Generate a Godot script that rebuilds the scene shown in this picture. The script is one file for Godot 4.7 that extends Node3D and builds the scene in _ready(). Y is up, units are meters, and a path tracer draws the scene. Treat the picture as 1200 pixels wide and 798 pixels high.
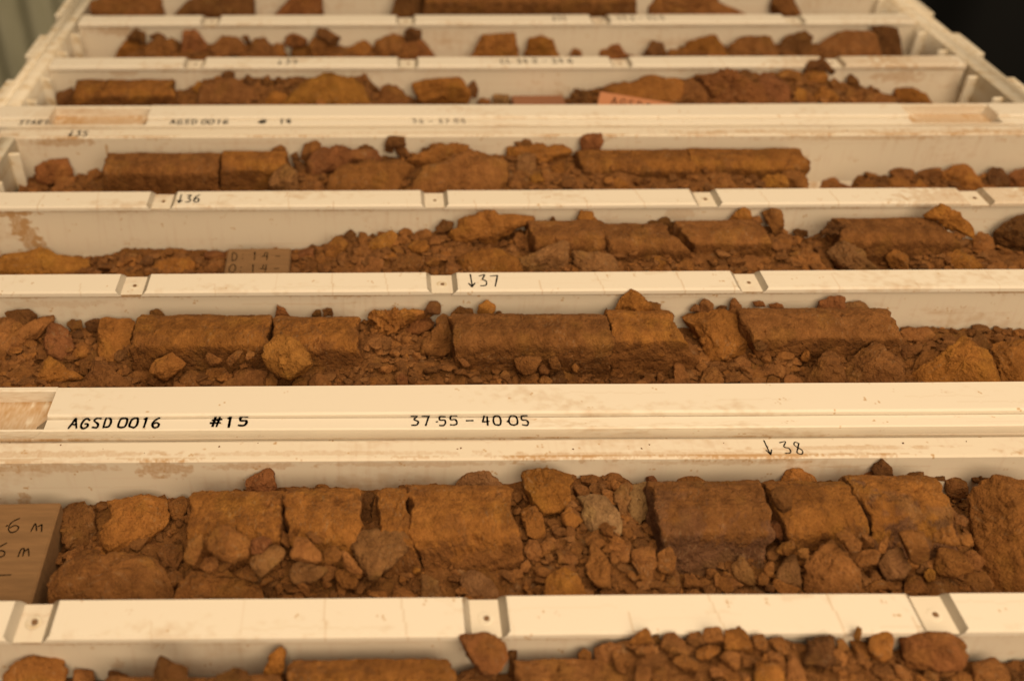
extends Node3D
# Drill core trays seen from just above: three white plastic trays, one behind the other, each with long
# compartments full of broken ochre rock core. Units are metres, y up; the camera looks towards -z.

const FLOOR_Y := 0.012
const RIM_Y := 0.08
var rng := RandomNumberGenerator.new()
var bumps := FastNoiseLite.new()
var fine := FastNoiseLite.new()
var clod := FastNoiseLite.new()
var patch := FastNoiseLite.new()
var wear := FastNoiseLite.new()
var used := {}
var earth: StandardMaterial3D
var plastic: StandardMaterial3D
var crumb_forms := []
var wall_looks := {}
var cap_looks := []
var lip_look: StandardMaterial3D

# base colours of the rock and soil, linear
var TONES := {
	"o": Color(0.481, 0.210, 0.053), "y": Color(0.504, 0.237, 0.053), "b": Color(0.404, 0.181, 0.058), "d": Color(0.246, 0.113, 0.040),
	"r": Color(0.380, 0.158, 0.058), "g": Color(0.404, 0.205, 0.081), "q": Color(0.492, 0.295, 0.136), "s": Color(0.374, 0.169, 0.055), "c": Color(0.346, 0.152, 0.047),
}

func _ready():
	# ---- camera, light, exposure
	var cam := Camera3D.new()
	cam.name = "camera"
	cam.position = Vector3(0, RIM_Y + 0.43, 0)
	cam.rotation = Vector3(-0.6451, 0, 0)
	cam.projection = Camera3D.PROJECTION_FRUSTUM
	cam.near = 0.05
	cam.far = 30.0
	cam.size = 2.0 * 0.05 * 0.3325
	cam.frustum_offset = Vector2(0.05 * 0.12, 0)
	var look := CameraAttributesPhysical.new()
	look.frustum_focal_length = 36.0
	look.exposure_aperture = 4.7
	look.frustum_focus_distance = 0.675
	look.exposure_multiplier = 1.0
	cam.attributes = look
	add_child(cam)
	cam.current = true
	var world := WorldEnvironment.new()
	world.name = "world"
	var env := Environment.new()
	env.background_mode = Environment.BG_COLOR
	env.background_color = Color(0.16, 0.13, 0.10)
	env.tonemap_mode = Environment.TONE_MAPPER_LINEAR
	env.tonemap_exposure = 1.0
	env.sdfgi_enabled = true
	env.ssao_enabled = true
	env.ssil_enabled = true
	world.environment = env
	add_child(world)
	# a broad soft lamp overhead
	area_lamp("overhead_lamp", Vector3(0.35, 1.75, -0.75), Vector3(0.25, 0.0, -0.70), Vector2(2.6, 2.0), Color(1.0, 0.885, 0.730), 3.5)
	# added fill in front, lifts the walls that face the camera
	area_lamp("front_fill", Vector3(0.5, 1.3, 1.1), Vector3(0.2, 0.0, -0.6), Vector2(2.0, 1.4), Color(1.0, 0.885, 0.730), 4.2)

	rng.seed = 7
	set_noise(bumps, 1, 60.0, FastNoiseLite.TYPE_SIMPLEX_SMOOTH, 3)
	set_noise(fine, 2, 420.0, FastNoiseLite.TYPE_SIMPLEX_SMOOTH, 3)
	set_noise(patch, 4, 45.0, FastNoiseLite.TYPE_SIMPLEX_SMOOTH, 3)
	set_noise(wear, 5, 1.0, FastNoiseLite.TYPE_SIMPLEX_SMOOTH, 4)
	clod.seed = 3
	clod.noise_type = FastNoiseLite.TYPE_CELLULAR
	clod.frequency = 130.0
	clod.cellular_return_type = FastNoiseLite.RETURN_DISTANCE2_SUB
	make_materials()

	# ---- the setting behind and below
	surroundings()
	# ---- the trays: far rim, dividers, lip, sides
	tray("white plastic core tray farthest back, its rim marked 33 and 34", 1.322, 1.2273, 1.2005, 1.094, 1.0675, 0.967, 0.9257, -0.3716, 0.006, "back")
	tray("middle white plastic core tray with compartments marked 35, 36 and 37", 0.9119, 0.7894, 0.7624, 0.6594, 0.6337, 0.5234, 0.4824, -0.353, 0.009, "middle")
	tray("nearest white plastic core tray, its rim marked 38", 0.4686, 0.3490, 0.3235, 0.2225, 0.1965, 0.087, 0.046, -0.342, 0.010, "front")
	# ---- loose soil and crumbs in every compartment
	soil("the farthest row", 1.3050, 1.2273, 0.006, 32, [-0.419, 0.030, -0.080, 0.030, -0.059, 0.060, -0.006, 0.060, 0.015, 0.030, 0.512, 0.030, 0.533, 0.060])
	soil("row 33", 1.2005, 1.0940, 0.006, 33, [-0.388, 0.060, -0.324, 0.045, -0.300, 0.026, -0.143, 0.024, -0.119, 0.045, -0.094, 0.045, -0.070, 0.028, 0.048, 0.028, 0.068, 0.060, 0.327, 0.060, 0.352, 0.028, 0.582, 0.026, 0.606, 0.060, 0.729, 0.060])
	soil("row 34", 1.0675, 0.9670, 0.006, 34, [-0.354, 0.040, -0.318, 0.034, -0.220, 0.024, -0.202, 0.014, -0.023, 0.013, -0.005, 0.034, 0.093, 0.045, 0.209, 0.034, 0.245, 0.020, 0.352, 0.010, 0.450, 0.008, 0.530, 0.026, 0.584, 0.040, 0.602, 0.075, 0.664, 0.075])
	soil("row 35", 0.8942, 0.7894, 0.009, 35, [-0.331, 0.040, -0.268, 0.038, -0.237, 0.036, -0.113, 0.036, -0.067, 0.022, 0.081, 0.019, 0.282, 0.018, 0.364, 0.026, 0.382, 0.050, 0.390, 0.076, 0.445, 0.076, 0.459, 0.043, 0.577, 0.043])
	soil("row 36", 0.7624, 0.6594, 0.009, 36, [-0.314, 0.050, -0.245, 0.048, -0.225, 0.042, -0.080, 0.042, -0.039, 0.032, 0.017, 0.028, 0.072, 0.025, 0.326, 0.023, 0.361, 0.033, 0.426, 0.034, 0.440, 0.026, 0.478, 0.030, 0.512, 0.036])
	soil("row 37", 0.6337, 0.5234, 0.009, 37, [-0.274, 0.034, -0.178, 0.036, -0.034, 0.030, -0.010, 0.026, 0.050, 0.034, 0.183, 0.040, 0.237, 0.034, 0.351, 0.030, 0.364, 0.034, 0.372, 0.037, 0.447, 0.038])
	soil("row 38", 0.4526, 0.3490, 0.01, 38, [-0.220, 0.045, -0.191, 0.045, -0.181, 0.036, -0.128, 0.032, -0.104, 0.026, -0.061, 0.022, 0.002, 0.024, 0.074, 0.022, 0.094, 0.014, 0.142, 0.014, 0.161, 0.028, 0.205, 0.024, 0.243, 0.022, 0.315, 0.022, 0.332, 0.030, 0.359, 0.035])
	soil("the front row", 0.3235, 0.2195, 0.01, 39, [-0.181, 0.036, 0.025, 0.030, 0.061, 0.030, 0.105, 0.024, 0.115, 0.005, 0.188, 0.003, 0.220, 0.010, 0.271, 0.016, 0.295, 0.024])
	gap_dirt()
	# ---- marker blocks and the tag
	blocks()
	# ---- core pieces, rocks and chips
	lay_farthest_compartment()
	lay_second_compartment()
	lay_third_compartment()
	lay_fourth_compartment()
	lay_fifth_compartment()
	lay_sixth_compartment()
	lay_seventh_compartment()
	lay_nearest_compartment()


# ------------------------------------------------------------------ small helpers

func set_noise(n: FastNoiseLite, s: int, f: float, kind: int, octaves: int):
	n.seed = s
	n.noise_type = kind
	n.frequency = f
	n.fractal_type = FastNoiseLite.FRACTAL_FBM
	n.fractal_octaves = octaves

func numbered(called: String) -> String:
	if not used.has(called):
		used[called] = 0
		return called
	used[called] += 1
	return "%s_%03d" % [called, used[called]]

func tag(o: Node3D, label: String, category := "", group := "", kind := ""):
	if label: o.set_meta("label", label)
	if category: o.set_meta("category", category)
	if group: o.set_meta("group", group)
	if kind: o.set_meta("kind", kind)

func thing(called: String, label: String, category: String, at := Vector3.ZERO, group := "") -> Node3D:
	var o := Node3D.new()
	o.name = numbered(called)
	add_child(o)
	o.position = at
	tag(o, label, category, group)
	return o

func put(called: String, m: Mesh, mat: Material, parent: Node = self) -> MeshInstance3D:
	var o := MeshInstance3D.new()
	o.name = numbered(called) if parent == self else called
	o.mesh = m
	o.material_override = mat
	parent.add_child(o, true)
	return o

func area_lamp(called: String, at: Vector3, aim: Vector3, size: Vector2, colour: Color, energy: float):
	var l := AreaLight3D.new()
	l.name = called
	l.area_size = size
	l.light_color = colour
	l.light_energy = energy
	l.area_range = 8.0
	l.shadow_enabled = true
	add_child(l)
	l.look_at_from_position(at, aim, Vector3(0, 0, -1))

# indexed triangles -> mesh with smooth normals
func surface(v: PackedVector3Array, idx: PackedInt32Array, col := PackedColorArray(), uv := PackedVector2Array()) -> ArrayMesh:
	var n := PackedVector3Array()
	n.resize(v.size())
	for i in range(0, idx.size(), 3):
		var a := idx[i]
		var b := idx[i + 1]
		var c := idx[i + 2]
		var f := (v[c] - v[a]).cross(v[b] - v[a])
		n[a] += f
		n[b] += f
		n[c] += f
	for i in n.size():
		n[i] = n[i].normalized() if n[i].length_squared() > 1e-20 else Vector3.UP
	var arr := []
	arr.resize(Mesh.ARRAY_MAX)
	arr[Mesh.ARRAY_VERTEX] = v
	arr[Mesh.ARRAY_NORMAL] = n
	arr[Mesh.ARRAY_INDEX] = idx
	if col.size(): arr[Mesh.ARRAY_COLOR] = col
	if uv.size(): arr[Mesh.ARRAY_TEX_UV] = uv
	var m := ArrayMesh.new()
	m.add_surface_from_arrays(Mesh.PRIMITIVE_TRIANGLES, arr)
	return m

# ------------------------------------------------------------------ materials

func noise_tex(size: int, f: float, kind: int, s: int, ramp: Gradient = null, octaves := 4, gain := 0.5) -> NoiseTexture2D:
	var n := FastNoiseLite.new()
	n.seed = s
	n.noise_type = kind
	n.frequency = f
	n.fractal_type = FastNoiseLite.FRACTAL_FBM
	n.fractal_octaves = octaves
	n.fractal_gain = gain
	var t := NoiseTexture2D.new()
	t.width = size
	t.height = size
	t.seamless = true
	t.noise = n
	if ramp: t.color_ramp = ramp
	return t

func make_materials():
	earth = StandardMaterial3D.new()
	earth.resource_name = "earth"
	earth.vertex_color_use_as_albedo = true
	earth.roughness = 0.95
	earth.metallic_specular = 0.3
	earth.uv1_triplanar = true
	earth.uv1_world_triplanar = true
	earth.uv1_scale = Vector3(9, 9, 9)
	var g := Gradient.new()
	g.set_color(0, Color(0.64, 0.60, 0.56))
	g.set_color(1, Color(1.0, 1.0, 1.0))
	earth.albedo_texture = noise_tex(1024, 0.006, FastNoiseLite.TYPE_SIMPLEX, 21, g, 8, 0.78)
	earth.heightmap_enabled = true
	earth.heightmap_scale = 0.50
	earth.heightmap_texture = noise_tex(1024, 0.010, FastNoiseLite.TYPE_SIMPLEX, 22, null, 8, 0.72)
	plastic = StandardMaterial3D.new()
	plastic.resource_name = "white plastic"
	plastic.roughness = 0.5
	plastic.albedo_color = Color(0.80, 0.755, 0.66).linear_to_srgb()
	plastic.uv1_triplanar = true
	plastic.uv1_world_triplanar = true
	plastic.uv1_scale = Vector3(5, 5, 5)
	var p := Gradient.new()
	p.set_color(0, Color(0.80, 0.70, 0.55))
	p.set_color(1, Color.WHITE)
	p.add_point(0.42, Color(0.97, 0.95, 0.92))
	plastic.albedo_texture = noise_tex(512, 0.02, FastNoiseLite.TYPE_SIMPLEX_SMOOTH, 31, p, 5)
	# one worn surface per wall, with the stains that the walls in view carry: [u, face fraction, half width, half height, strength]
	wall_looks = {
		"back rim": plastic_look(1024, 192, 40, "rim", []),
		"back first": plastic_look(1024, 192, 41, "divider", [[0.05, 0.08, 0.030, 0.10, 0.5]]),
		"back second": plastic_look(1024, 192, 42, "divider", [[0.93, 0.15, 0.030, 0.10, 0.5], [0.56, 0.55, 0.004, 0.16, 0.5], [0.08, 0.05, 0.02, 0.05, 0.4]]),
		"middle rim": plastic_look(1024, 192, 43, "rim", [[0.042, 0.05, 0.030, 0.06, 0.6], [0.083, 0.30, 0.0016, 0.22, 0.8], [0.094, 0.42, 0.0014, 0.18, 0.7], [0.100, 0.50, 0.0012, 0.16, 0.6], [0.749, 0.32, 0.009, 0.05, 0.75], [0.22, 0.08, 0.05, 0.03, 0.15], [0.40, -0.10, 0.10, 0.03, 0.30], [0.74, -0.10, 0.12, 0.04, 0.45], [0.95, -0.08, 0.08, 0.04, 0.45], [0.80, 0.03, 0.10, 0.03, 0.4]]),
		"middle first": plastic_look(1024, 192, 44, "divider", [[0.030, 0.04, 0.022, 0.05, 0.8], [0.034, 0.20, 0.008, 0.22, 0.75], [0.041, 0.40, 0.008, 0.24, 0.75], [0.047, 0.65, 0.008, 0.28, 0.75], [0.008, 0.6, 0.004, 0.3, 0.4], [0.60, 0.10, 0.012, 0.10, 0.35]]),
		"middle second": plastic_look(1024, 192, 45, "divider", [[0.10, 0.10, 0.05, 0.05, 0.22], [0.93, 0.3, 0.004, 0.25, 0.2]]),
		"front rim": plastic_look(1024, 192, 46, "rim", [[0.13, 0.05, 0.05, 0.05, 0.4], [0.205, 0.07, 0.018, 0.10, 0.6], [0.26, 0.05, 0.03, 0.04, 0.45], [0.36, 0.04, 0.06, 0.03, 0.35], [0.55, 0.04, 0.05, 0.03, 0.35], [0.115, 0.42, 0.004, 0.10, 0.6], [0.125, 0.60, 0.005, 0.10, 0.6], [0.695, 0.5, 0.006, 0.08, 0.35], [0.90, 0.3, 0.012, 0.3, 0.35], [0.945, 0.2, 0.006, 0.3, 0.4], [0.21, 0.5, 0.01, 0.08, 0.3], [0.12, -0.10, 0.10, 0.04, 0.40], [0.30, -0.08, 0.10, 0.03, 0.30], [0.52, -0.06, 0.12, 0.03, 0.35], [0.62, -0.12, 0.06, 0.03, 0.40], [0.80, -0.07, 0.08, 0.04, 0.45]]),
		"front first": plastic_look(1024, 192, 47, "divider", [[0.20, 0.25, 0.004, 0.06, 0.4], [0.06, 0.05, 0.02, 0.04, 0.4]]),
		"pocket": plastic_look(1024, 64, 49, "floor", [[0.08, 0.25, 0.075, 0.5, 0.62], [0.93, 0.25, 0.075, 0.5, 0.62], [0.02, 0.2, 0.05, 0.4, 0.3]]),
		"plain": plastic_look(1024, 64, 48, "floor", []),
	}
	for i in 3:
		cap_looks.append(plastic_look(1024, 48, 60 + i, "cap", []))
	cap_looks.append(plastic_look(1024, 48, 64, "cap", [[0.86, 0.5, 0.075, 0.6, 0.42], [0.95, 0.4, 0.05, 0.6, 0.35]]))
	lip_look = plastic_look(1024, 64, 80, "lip", [[0.93, 0.5, 0.05, 0.3, 0.3], [0.05, 0.4, 0.04, 0.3, 0.25]])

# plastic with its dirt, and warm bounced light tinted into the walls: u runs along the compartment, v down the face
func plastic_look(w: int, h: int, s: int, kind: String, stains: Array) -> StandardMaterial3D:
	var r := RandomNumberGenerator.new()
	r.seed = s
	var img := Image.create(w, h, false, Image.FORMAT_RGB8)
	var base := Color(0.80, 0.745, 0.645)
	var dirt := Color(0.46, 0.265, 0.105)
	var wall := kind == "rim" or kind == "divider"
	# where the face that looks towards the camera begins and ends in this texture
	var f0: float = {"rim": 0.235, "divider": 0.14}.get(kind, 0.0)
	var f1: float = {"rim": 0.58, "divider": 0.48}.get(kind, 1.0)
	var amount := PackedFloat32Array()
	amount.resize(w * h)
	wear.seed = s
	for y in h:
		for x in w:
			var a := 0.0
			var big := wear.get_noise_2d(x * 0.006, y * 0.02 + 9.0)
			var grain := wear.get_noise_2d(x * 0.09, y * 0.14)
			var run := wear.get_noise_2d(x * 0.15 + 50.0, y * 0.012)
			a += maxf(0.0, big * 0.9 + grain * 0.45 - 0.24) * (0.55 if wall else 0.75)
			if kind == "cap" or kind == "lip": a += 0.035
			if kind == "floor": a += 0.20 + maxf(0.0, big + grain * 0.6) * 0.5
			if wall: a += maxf(0.0, run + big * 0.6 - 0.2) * 0.24 + 0.15  # even wall film: dust, plus warm bounced light put into the colour
			amount[y * w + x] = a
	# specks
	for i in (420 if wall else 90):
		var cx := r.randi_range(2, w - 3)
		var cy := r.randi_range(1, h - 2)
		var k := r.randf_range(0.25, 0.9)
		for q in r.randi_range(1, 4):
			amount[clampi(cy + r.randi_range(-1, 1), 0, h - 1) * w + clampi(cx + r.randi_range(-2, 2), 0, w - 1)] += k
	# rubbed streaks along the plastic
	for i in (60 if wall else 18):
		var x0 := r.randi_range(0, w - 1)
		var y0 := r.randi_range(0, h - 1)
		var k := r.randf_range(0.04, 0.16)
		for q in r.randi_range(20, 130):
			amount[clampi(y0 + int(wear.get_noise_1d(q * 0.05 + i) * 3.0), 0, h - 1) * w + (x0 + q) % w] += k
	# dried runs and smears of mud, each with a ragged outline
	for q in stains:
		var cx := int(q[0] * w)
		var cy := int(lerpf(f0, f1, q[1]) * h)
		var rx: float = q[2] * w
		var ry: float = q[3] * (f1 - f0) * h
		for y in range(maxi(0, cy - int(ry * 1.5) - 1), mini(h, cy + int(ry * 1.5) + 2)):
			for x in range(maxi(0, cx - int(rx * 1.5) - 1), mini(w, cx + int(rx * 1.5) + 2)):
				var d := Vector2((x - cx) / rx, (y - cy) / ry).length() + wear.get_noise_2d(x * 0.10, y * 0.16) * 0.75
				if d < 1.0: amount[y * w + x] += q[4] * (0.75 + 0.5 * wear.get_noise_2d(x * 0.4, y * 0.4)) * clampf((1.0 - d) * 5.0, 0.0, 1.0)
	if wall:
		# clods that stick along the upper edge
		for i in 26:
			var x0 := r.randf_range(0.0, w)
			var wide := r.randf_range(4.0, 34.0)
			var deep := r.randf_range(1.5, 5.0)
			var top := int((f0 - 0.015) * h)
			for y in 9:
				for x in range(-34, 35):
					if y < deep * (1.0 - absf(x) / wide) + wear.get_noise_2d(x * 0.2 + i * 40.0, y * 0.4) * 4.0:
						amount[(top + y) * w + posmod(int(x0) + x, w)] += 0.34
	elif kind == "cap":
		# brown tick lines and scuffs across the top
		var x := 14.0
		while x < w:
			var k := r.randf_range(0.08, 0.40)
			var lean := r.randf_range(-0.12, 0.25)
			var from := int(r.randf_range(0.0, 0.4) * h)
			for y in range(from, int(from + r.randf_range(0.35, 0.9) * h)):
				if y < h: amount[y * w + clampi(int(x + lean * y), 0, w - 1)] += k
			x += r.randf_range(38.0, 66.0)
	for y in h:
		for x in w:
			var a := clampf(amount[y * w + x], 0.0, 0.92)
			img.set_pixel(x, y, base.lerp(dirt, a).linear_to_srgb())
	var m := StandardMaterial3D.new()
	m.resource_name = "used white plastic " + kind
	m.albedo_texture = ImageTexture.create_from_image(img)
	m.roughness = 0.5
	m.metallic_specular = 0.45
	return m

# ------------------------------------------------------------------ the setting

func flat_colour(called: String, c: Color, rough: float) -> StandardMaterial3D:
	var m := StandardMaterial3D.new()
	m.resource_name = called
	m.albedo_color = c.linear_to_srgb()
	m.roughness = rough
	return m

func box(st: SurfaceTool, a: Vector3, b: Vector3, e := 0.0):
	# a box with all twelve edges chamfered by e
	var c := (a + b) / 2.0
	var h := (b - a) / 2.0
	var pts := PackedVector3Array()
	for sx in [-1.0, 1.0]:
		for sy in [-1.0, 1.0]:
			for sz in [-1.0, 1.0]:
				pts.append(c + Vector3(sx * (h.x - e), sy * (h.y - e), sz * h.z))
				pts.append(c + Vector3(sx * (h.x - e), sy * h.y, sz * (h.z - e)))
				pts.append(c + Vector3(sx * h.x, sy * (h.y - e), sz * (h.z - e)))
	var faces := []
	for axis in 3:
		for sgn in [-1.0, 1.0]:
			var loop := []
			for k in 4:
				var s1: float = [-1.0, 1.0, 1.0, -1.0][k]
				var s2: float = [-1.0, -1.0, 1.0, 1.0][k]
				var v := Vector3.ZERO
				v[axis] = sgn * h[axis]
				v[(axis + 1) % 3] = s1 * (h[(axis + 1) % 3] - e)
				v[(axis + 2) % 3] = s2 * (h[(axis + 2) % 3] - e)
				loop.append(c + v)
			faces.append(loop)
	if e > 0.0:
		for axis in 3:
			for s1 in [-1.0, 1.0]:
				for s2 in [-1.0, 1.0]:
					var i1 := (axis + 1) % 3
					var i2 := (axis + 2) % 3
					var loop := []
					for k in 4:
						var v := Vector3.ZERO
						v[axis] = (-1.0 if k == 0 or k == 3 else 1.0) * (h[axis] - e)
						v[i1] = s1 * (h[i1] if k < 2 else h[i1] - e)
						v[i2] = s2 * (h[i2] - e if k < 2 else h[i2])
						loop.append(c + v)
					faces.append(loop)
		for sx in [-1.0, 1.0]:
			for sy in [-1.0, 1.0]:
				for sz in [-1.0, 1.0]:
					faces.append([c + Vector3(sx * h.x, sy * (h.y - e), sz * (h.z - e)), c + Vector3(sx * (h.x - e), sy * h.y, sz * (h.z - e)), c + Vector3(sx * (h.x - e), sy * (h.y - e), sz * h.z)])
	for loop in faces:
		var mid := Vector3.ZERO
		for q in loop: mid += q
		mid /= loop.size()
		var nrm: Vector3 = (loop[1] - loop[0]).cross(loop[2] - loop[0]).normalized()
		var order: Array = loop
		if nrm.dot(mid - c) > 0.0:
			order = loop.duplicate()
			order.reverse()
		else:
			nrm = -nrm
		st.set_normal(nrm)
		for k in range(1, order.size() - 1):
			st.set_normal(nrm); st.add_vertex(order[0])
			st.set_normal(nrm); st.add_vertex(order[k])
			st.set_normal(nrm); st.add_vertex(order[k + 1])

func begin() -> SurfaceTool:
	var st := SurfaceTool.new()
	st.begin(Mesh.PRIMITIVE_TRIANGLES)
	return st

func surroundings():
	var dark := flat_colour("unlit dark floor", Color(0.012, 0.011, 0.010), 0.95)  # near-black colour stands for a floor that lies unlit
	var st := begin()
	box(st, Vector3(-8, -0.95, -8), Vector3(8, -0.90, 4))
	var g := put("ground", st.commit(), dark)
	tag(g, "", "", "", "structure")
	# two steel rails on legs carry the trays
	var steel := flat_colour("grey steel", Color(0.20, 0.20, 0.20), 0.5)
	steel.metallic = 0.7
	var rack := thing("tray_rack", "grey steel rack with two rails under the white core trays", "rack", Vector3(0.13, -0.90, -0.68))
	for x in [-0.38, 0.38]:
		st = begin()
		box(st, Vector3(x - 0.02, 0.859, -0.70), Vector3(x + 0.02, 0.8995, 0.70), 0.002)
		put("rail", st.commit(), steel, rack)
		for z in [-0.6, 0.6]:
			st = begin()
			box(st, Vector3(x - 0.018, 0.0, z - 0.018), Vector3(x + 0.018, 0.859, z + 0.018), 0.002)
			put("leg", st.commit(), steel, rack)
	# corrugated sheet far behind on the left
	var sheet := StandardMaterial3D.new()
	sheet.resource_name = "weathered greenish sheet"
	sheet.roughness = 0.8
	sheet.uv1_triplanar = true
	sheet.uv1_world_triplanar = true
	sheet.uv1_scale = Vector3(1.2, 0.35, 1.2)
	var gr := Gradient.new()
	gr.set_color(0, Color(0.70, 0.70, 0.60))
	gr.set_color(1, Color(0.86, 0.86, 0.77))
	sheet.albedo_texture = noise_tex(256, 0.03, FastNoiseLite.TYPE_SIMPLEX_SMOOTH, 91, gr)
	folded("corrugated_sheet", "weathered greenish corrugated sheet standing far behind at upper left", "corrugated sheet", sheet, -4.0, -0.02, -2.6, 0.085, 0.012, 2)
	var black := flat_colour("black tarpaulin", Color(0.006, 0.007, 0.008), 0.7)  # added black sheet keeps the far right background dark
	folded("black_backdrop", "black tarpaulin hanging far behind at upper right", "backdrop", black, 0.02, 5.0, -2.9, 0.45, 0.04, 5)

func folded(called: String, label: String, category: String, m: Material, x0: float, x1: float, z: float, wave: float, deep: float, s: int):
	var v := PackedVector3Array()
	var idx := PackedInt32Array()
	var n := int((x1 - x0) / (wave / 8.0))
	for side in 2:
		var at := v.size()
		for i in n + 1:
			var x := x0 + (x1 - x0) * i / n
			var dz := sin(x / wave * TAU) * deep + wear.get_noise_2d(x * 0.9, s * 13.0) * deep
			v.append(Vector3(x, -0.90, z + dz - side * 0.002))
			v.append(Vector3(x, 1.3, z + dz - side * 0.002))
		for i in n:
			var a := at + i * 2
			if side == 0: idx.append_array([a, a + 1, a + 3, a, a + 3, a + 2])
			else: idx.append_array([a, a + 3, a + 1, a, a + 2, a + 3])
	var o := put(called, surface(v, idx), m)
	tag(o, label, category)

# ------------------------------------------------------------------ trays

# A bar along x whose outline in (s, y) is swept from x0 to x1. s is the distance towards the camera.
# Texture: u along x over the whole tray, v round the outline from its first point.
func bar(prof: Array, x0: float, x1: float, ux0: float, s: int, wob := 0.00035, slant0 := 0.0, slant1 := 0.0) -> ArrayMesh:
	var n := maxi(2, int((x1 - x0) / 0.02))
	var v := PackedVector3Array()
	var nor := PackedVector3Array()
	var uv := PackedVector2Array()
	var idx := PackedInt32Array()
	var total := 0.0
	var arc := [0.0]
	var ymax := -9.0
	for k in prof.size():
		total += (prof[(k + 1) % prof.size()] - prof[k]).length()
		arc.append(total)
		ymax = maxf(ymax, prof[k].y)
	var rows := []
	for i in n + 1:
		var row := []
		var x := x0 + (x1 - x0) * i / n
		var dy := wear.get_noise_2d(x * 2.2, s * 31.0) * wob * 2.0
		var ds := wear.get_noise_2d(x * 1.7 + 80.0, s * 17.0) * wob * 2.0
		for q in prof:
			var low: float = ymax - q.y
			var xx := x
			if i == 0: xx += slant0 * low
			if i == n: xx -= slant1 * low
			row.append(Vector3(xx, q.y + dy * clampf((q.y - FLOOR_Y) * 20.0, 0.0, 1.0), q.x + ds))
		rows.append(row)
	for k in prof.size():
		var k2 := (k + 1) % prof.size()
		var e: Vector2 = prof[k2] - prof[k]
		var nr := Vector3(0, e.x, -e.y).normalized()
		var at := v.size()
		for i in n + 1:
			for kk in [k, k2]:
				v.append(rows[i][kk])
				nor.append(nr)
				uv.append(Vector2(rows[i][kk].x - ux0, arc[k] / total if kk == k else arc[k + 1] / total))
		for i in n:
			var a := at + i * 2
			idx.append_array([a, a + 3, a + 1, a, a + 2, a + 3])
	# ends
	for endi in [0, n]:
		var poly := PackedVector2Array()
		for q in prof: poly.append(q)
		var tri := Geometry2D.triangulate_polygon(poly)
		var at := v.size()
		for k in prof.size():
			v.append(rows[endi][k])
			nor.append(Vector3(-1 if endi == 0 else 1, 0, 0))
			uv.append(Vector2(rows[endi][k].x - ux0, arc[k] / total))
		for t in range(0, tri.size(), 3):
			var a: Vector3 = v[at + tri[t]]
			var f := (v[at + tri[t + 2]] - a).cross(v[at + tri[t + 1]] - a)
			if (f.x < 0.0) == (endi == 0): idx.append_array([at + tri[t], at + tri[t + 1], at + tri[t + 2]])
			else: idx.append_array([at + tri[t], at + tri[t + 2], at + tri[t + 1]])
	var arr := []
	arr.resize(Mesh.ARRAY_MAX)
	arr[Mesh.ARRAY_VERTEX] = v
	arr[Mesh.ARRAY_NORMAL] = nor
	arr[Mesh.ARRAY_TEX_UV] = uv
	arr[Mesh.ARRAY_INDEX] = idx
	var m := ArrayMesh.new()
	m.add_surface_from_arrays(Mesh.PRIMITIVE_TRIANGLES, arr)
	return m

# outline of a bar with chamfered upper corners, walked from the far lower corner: far face, top, near face, bottom
func outline(s0: float, s1: float, y0: float, y1: float, e := 0.0015, flare := 0.0) -> Array:
	return [Vector2(s0 - flare, y0), Vector2(s0, y1 - e), Vector2(s0 + e, y1), Vector2(s1 - e, y1), Vector2(s1, y1 - e), Vector2(s1 + flare, y0)]

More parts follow.
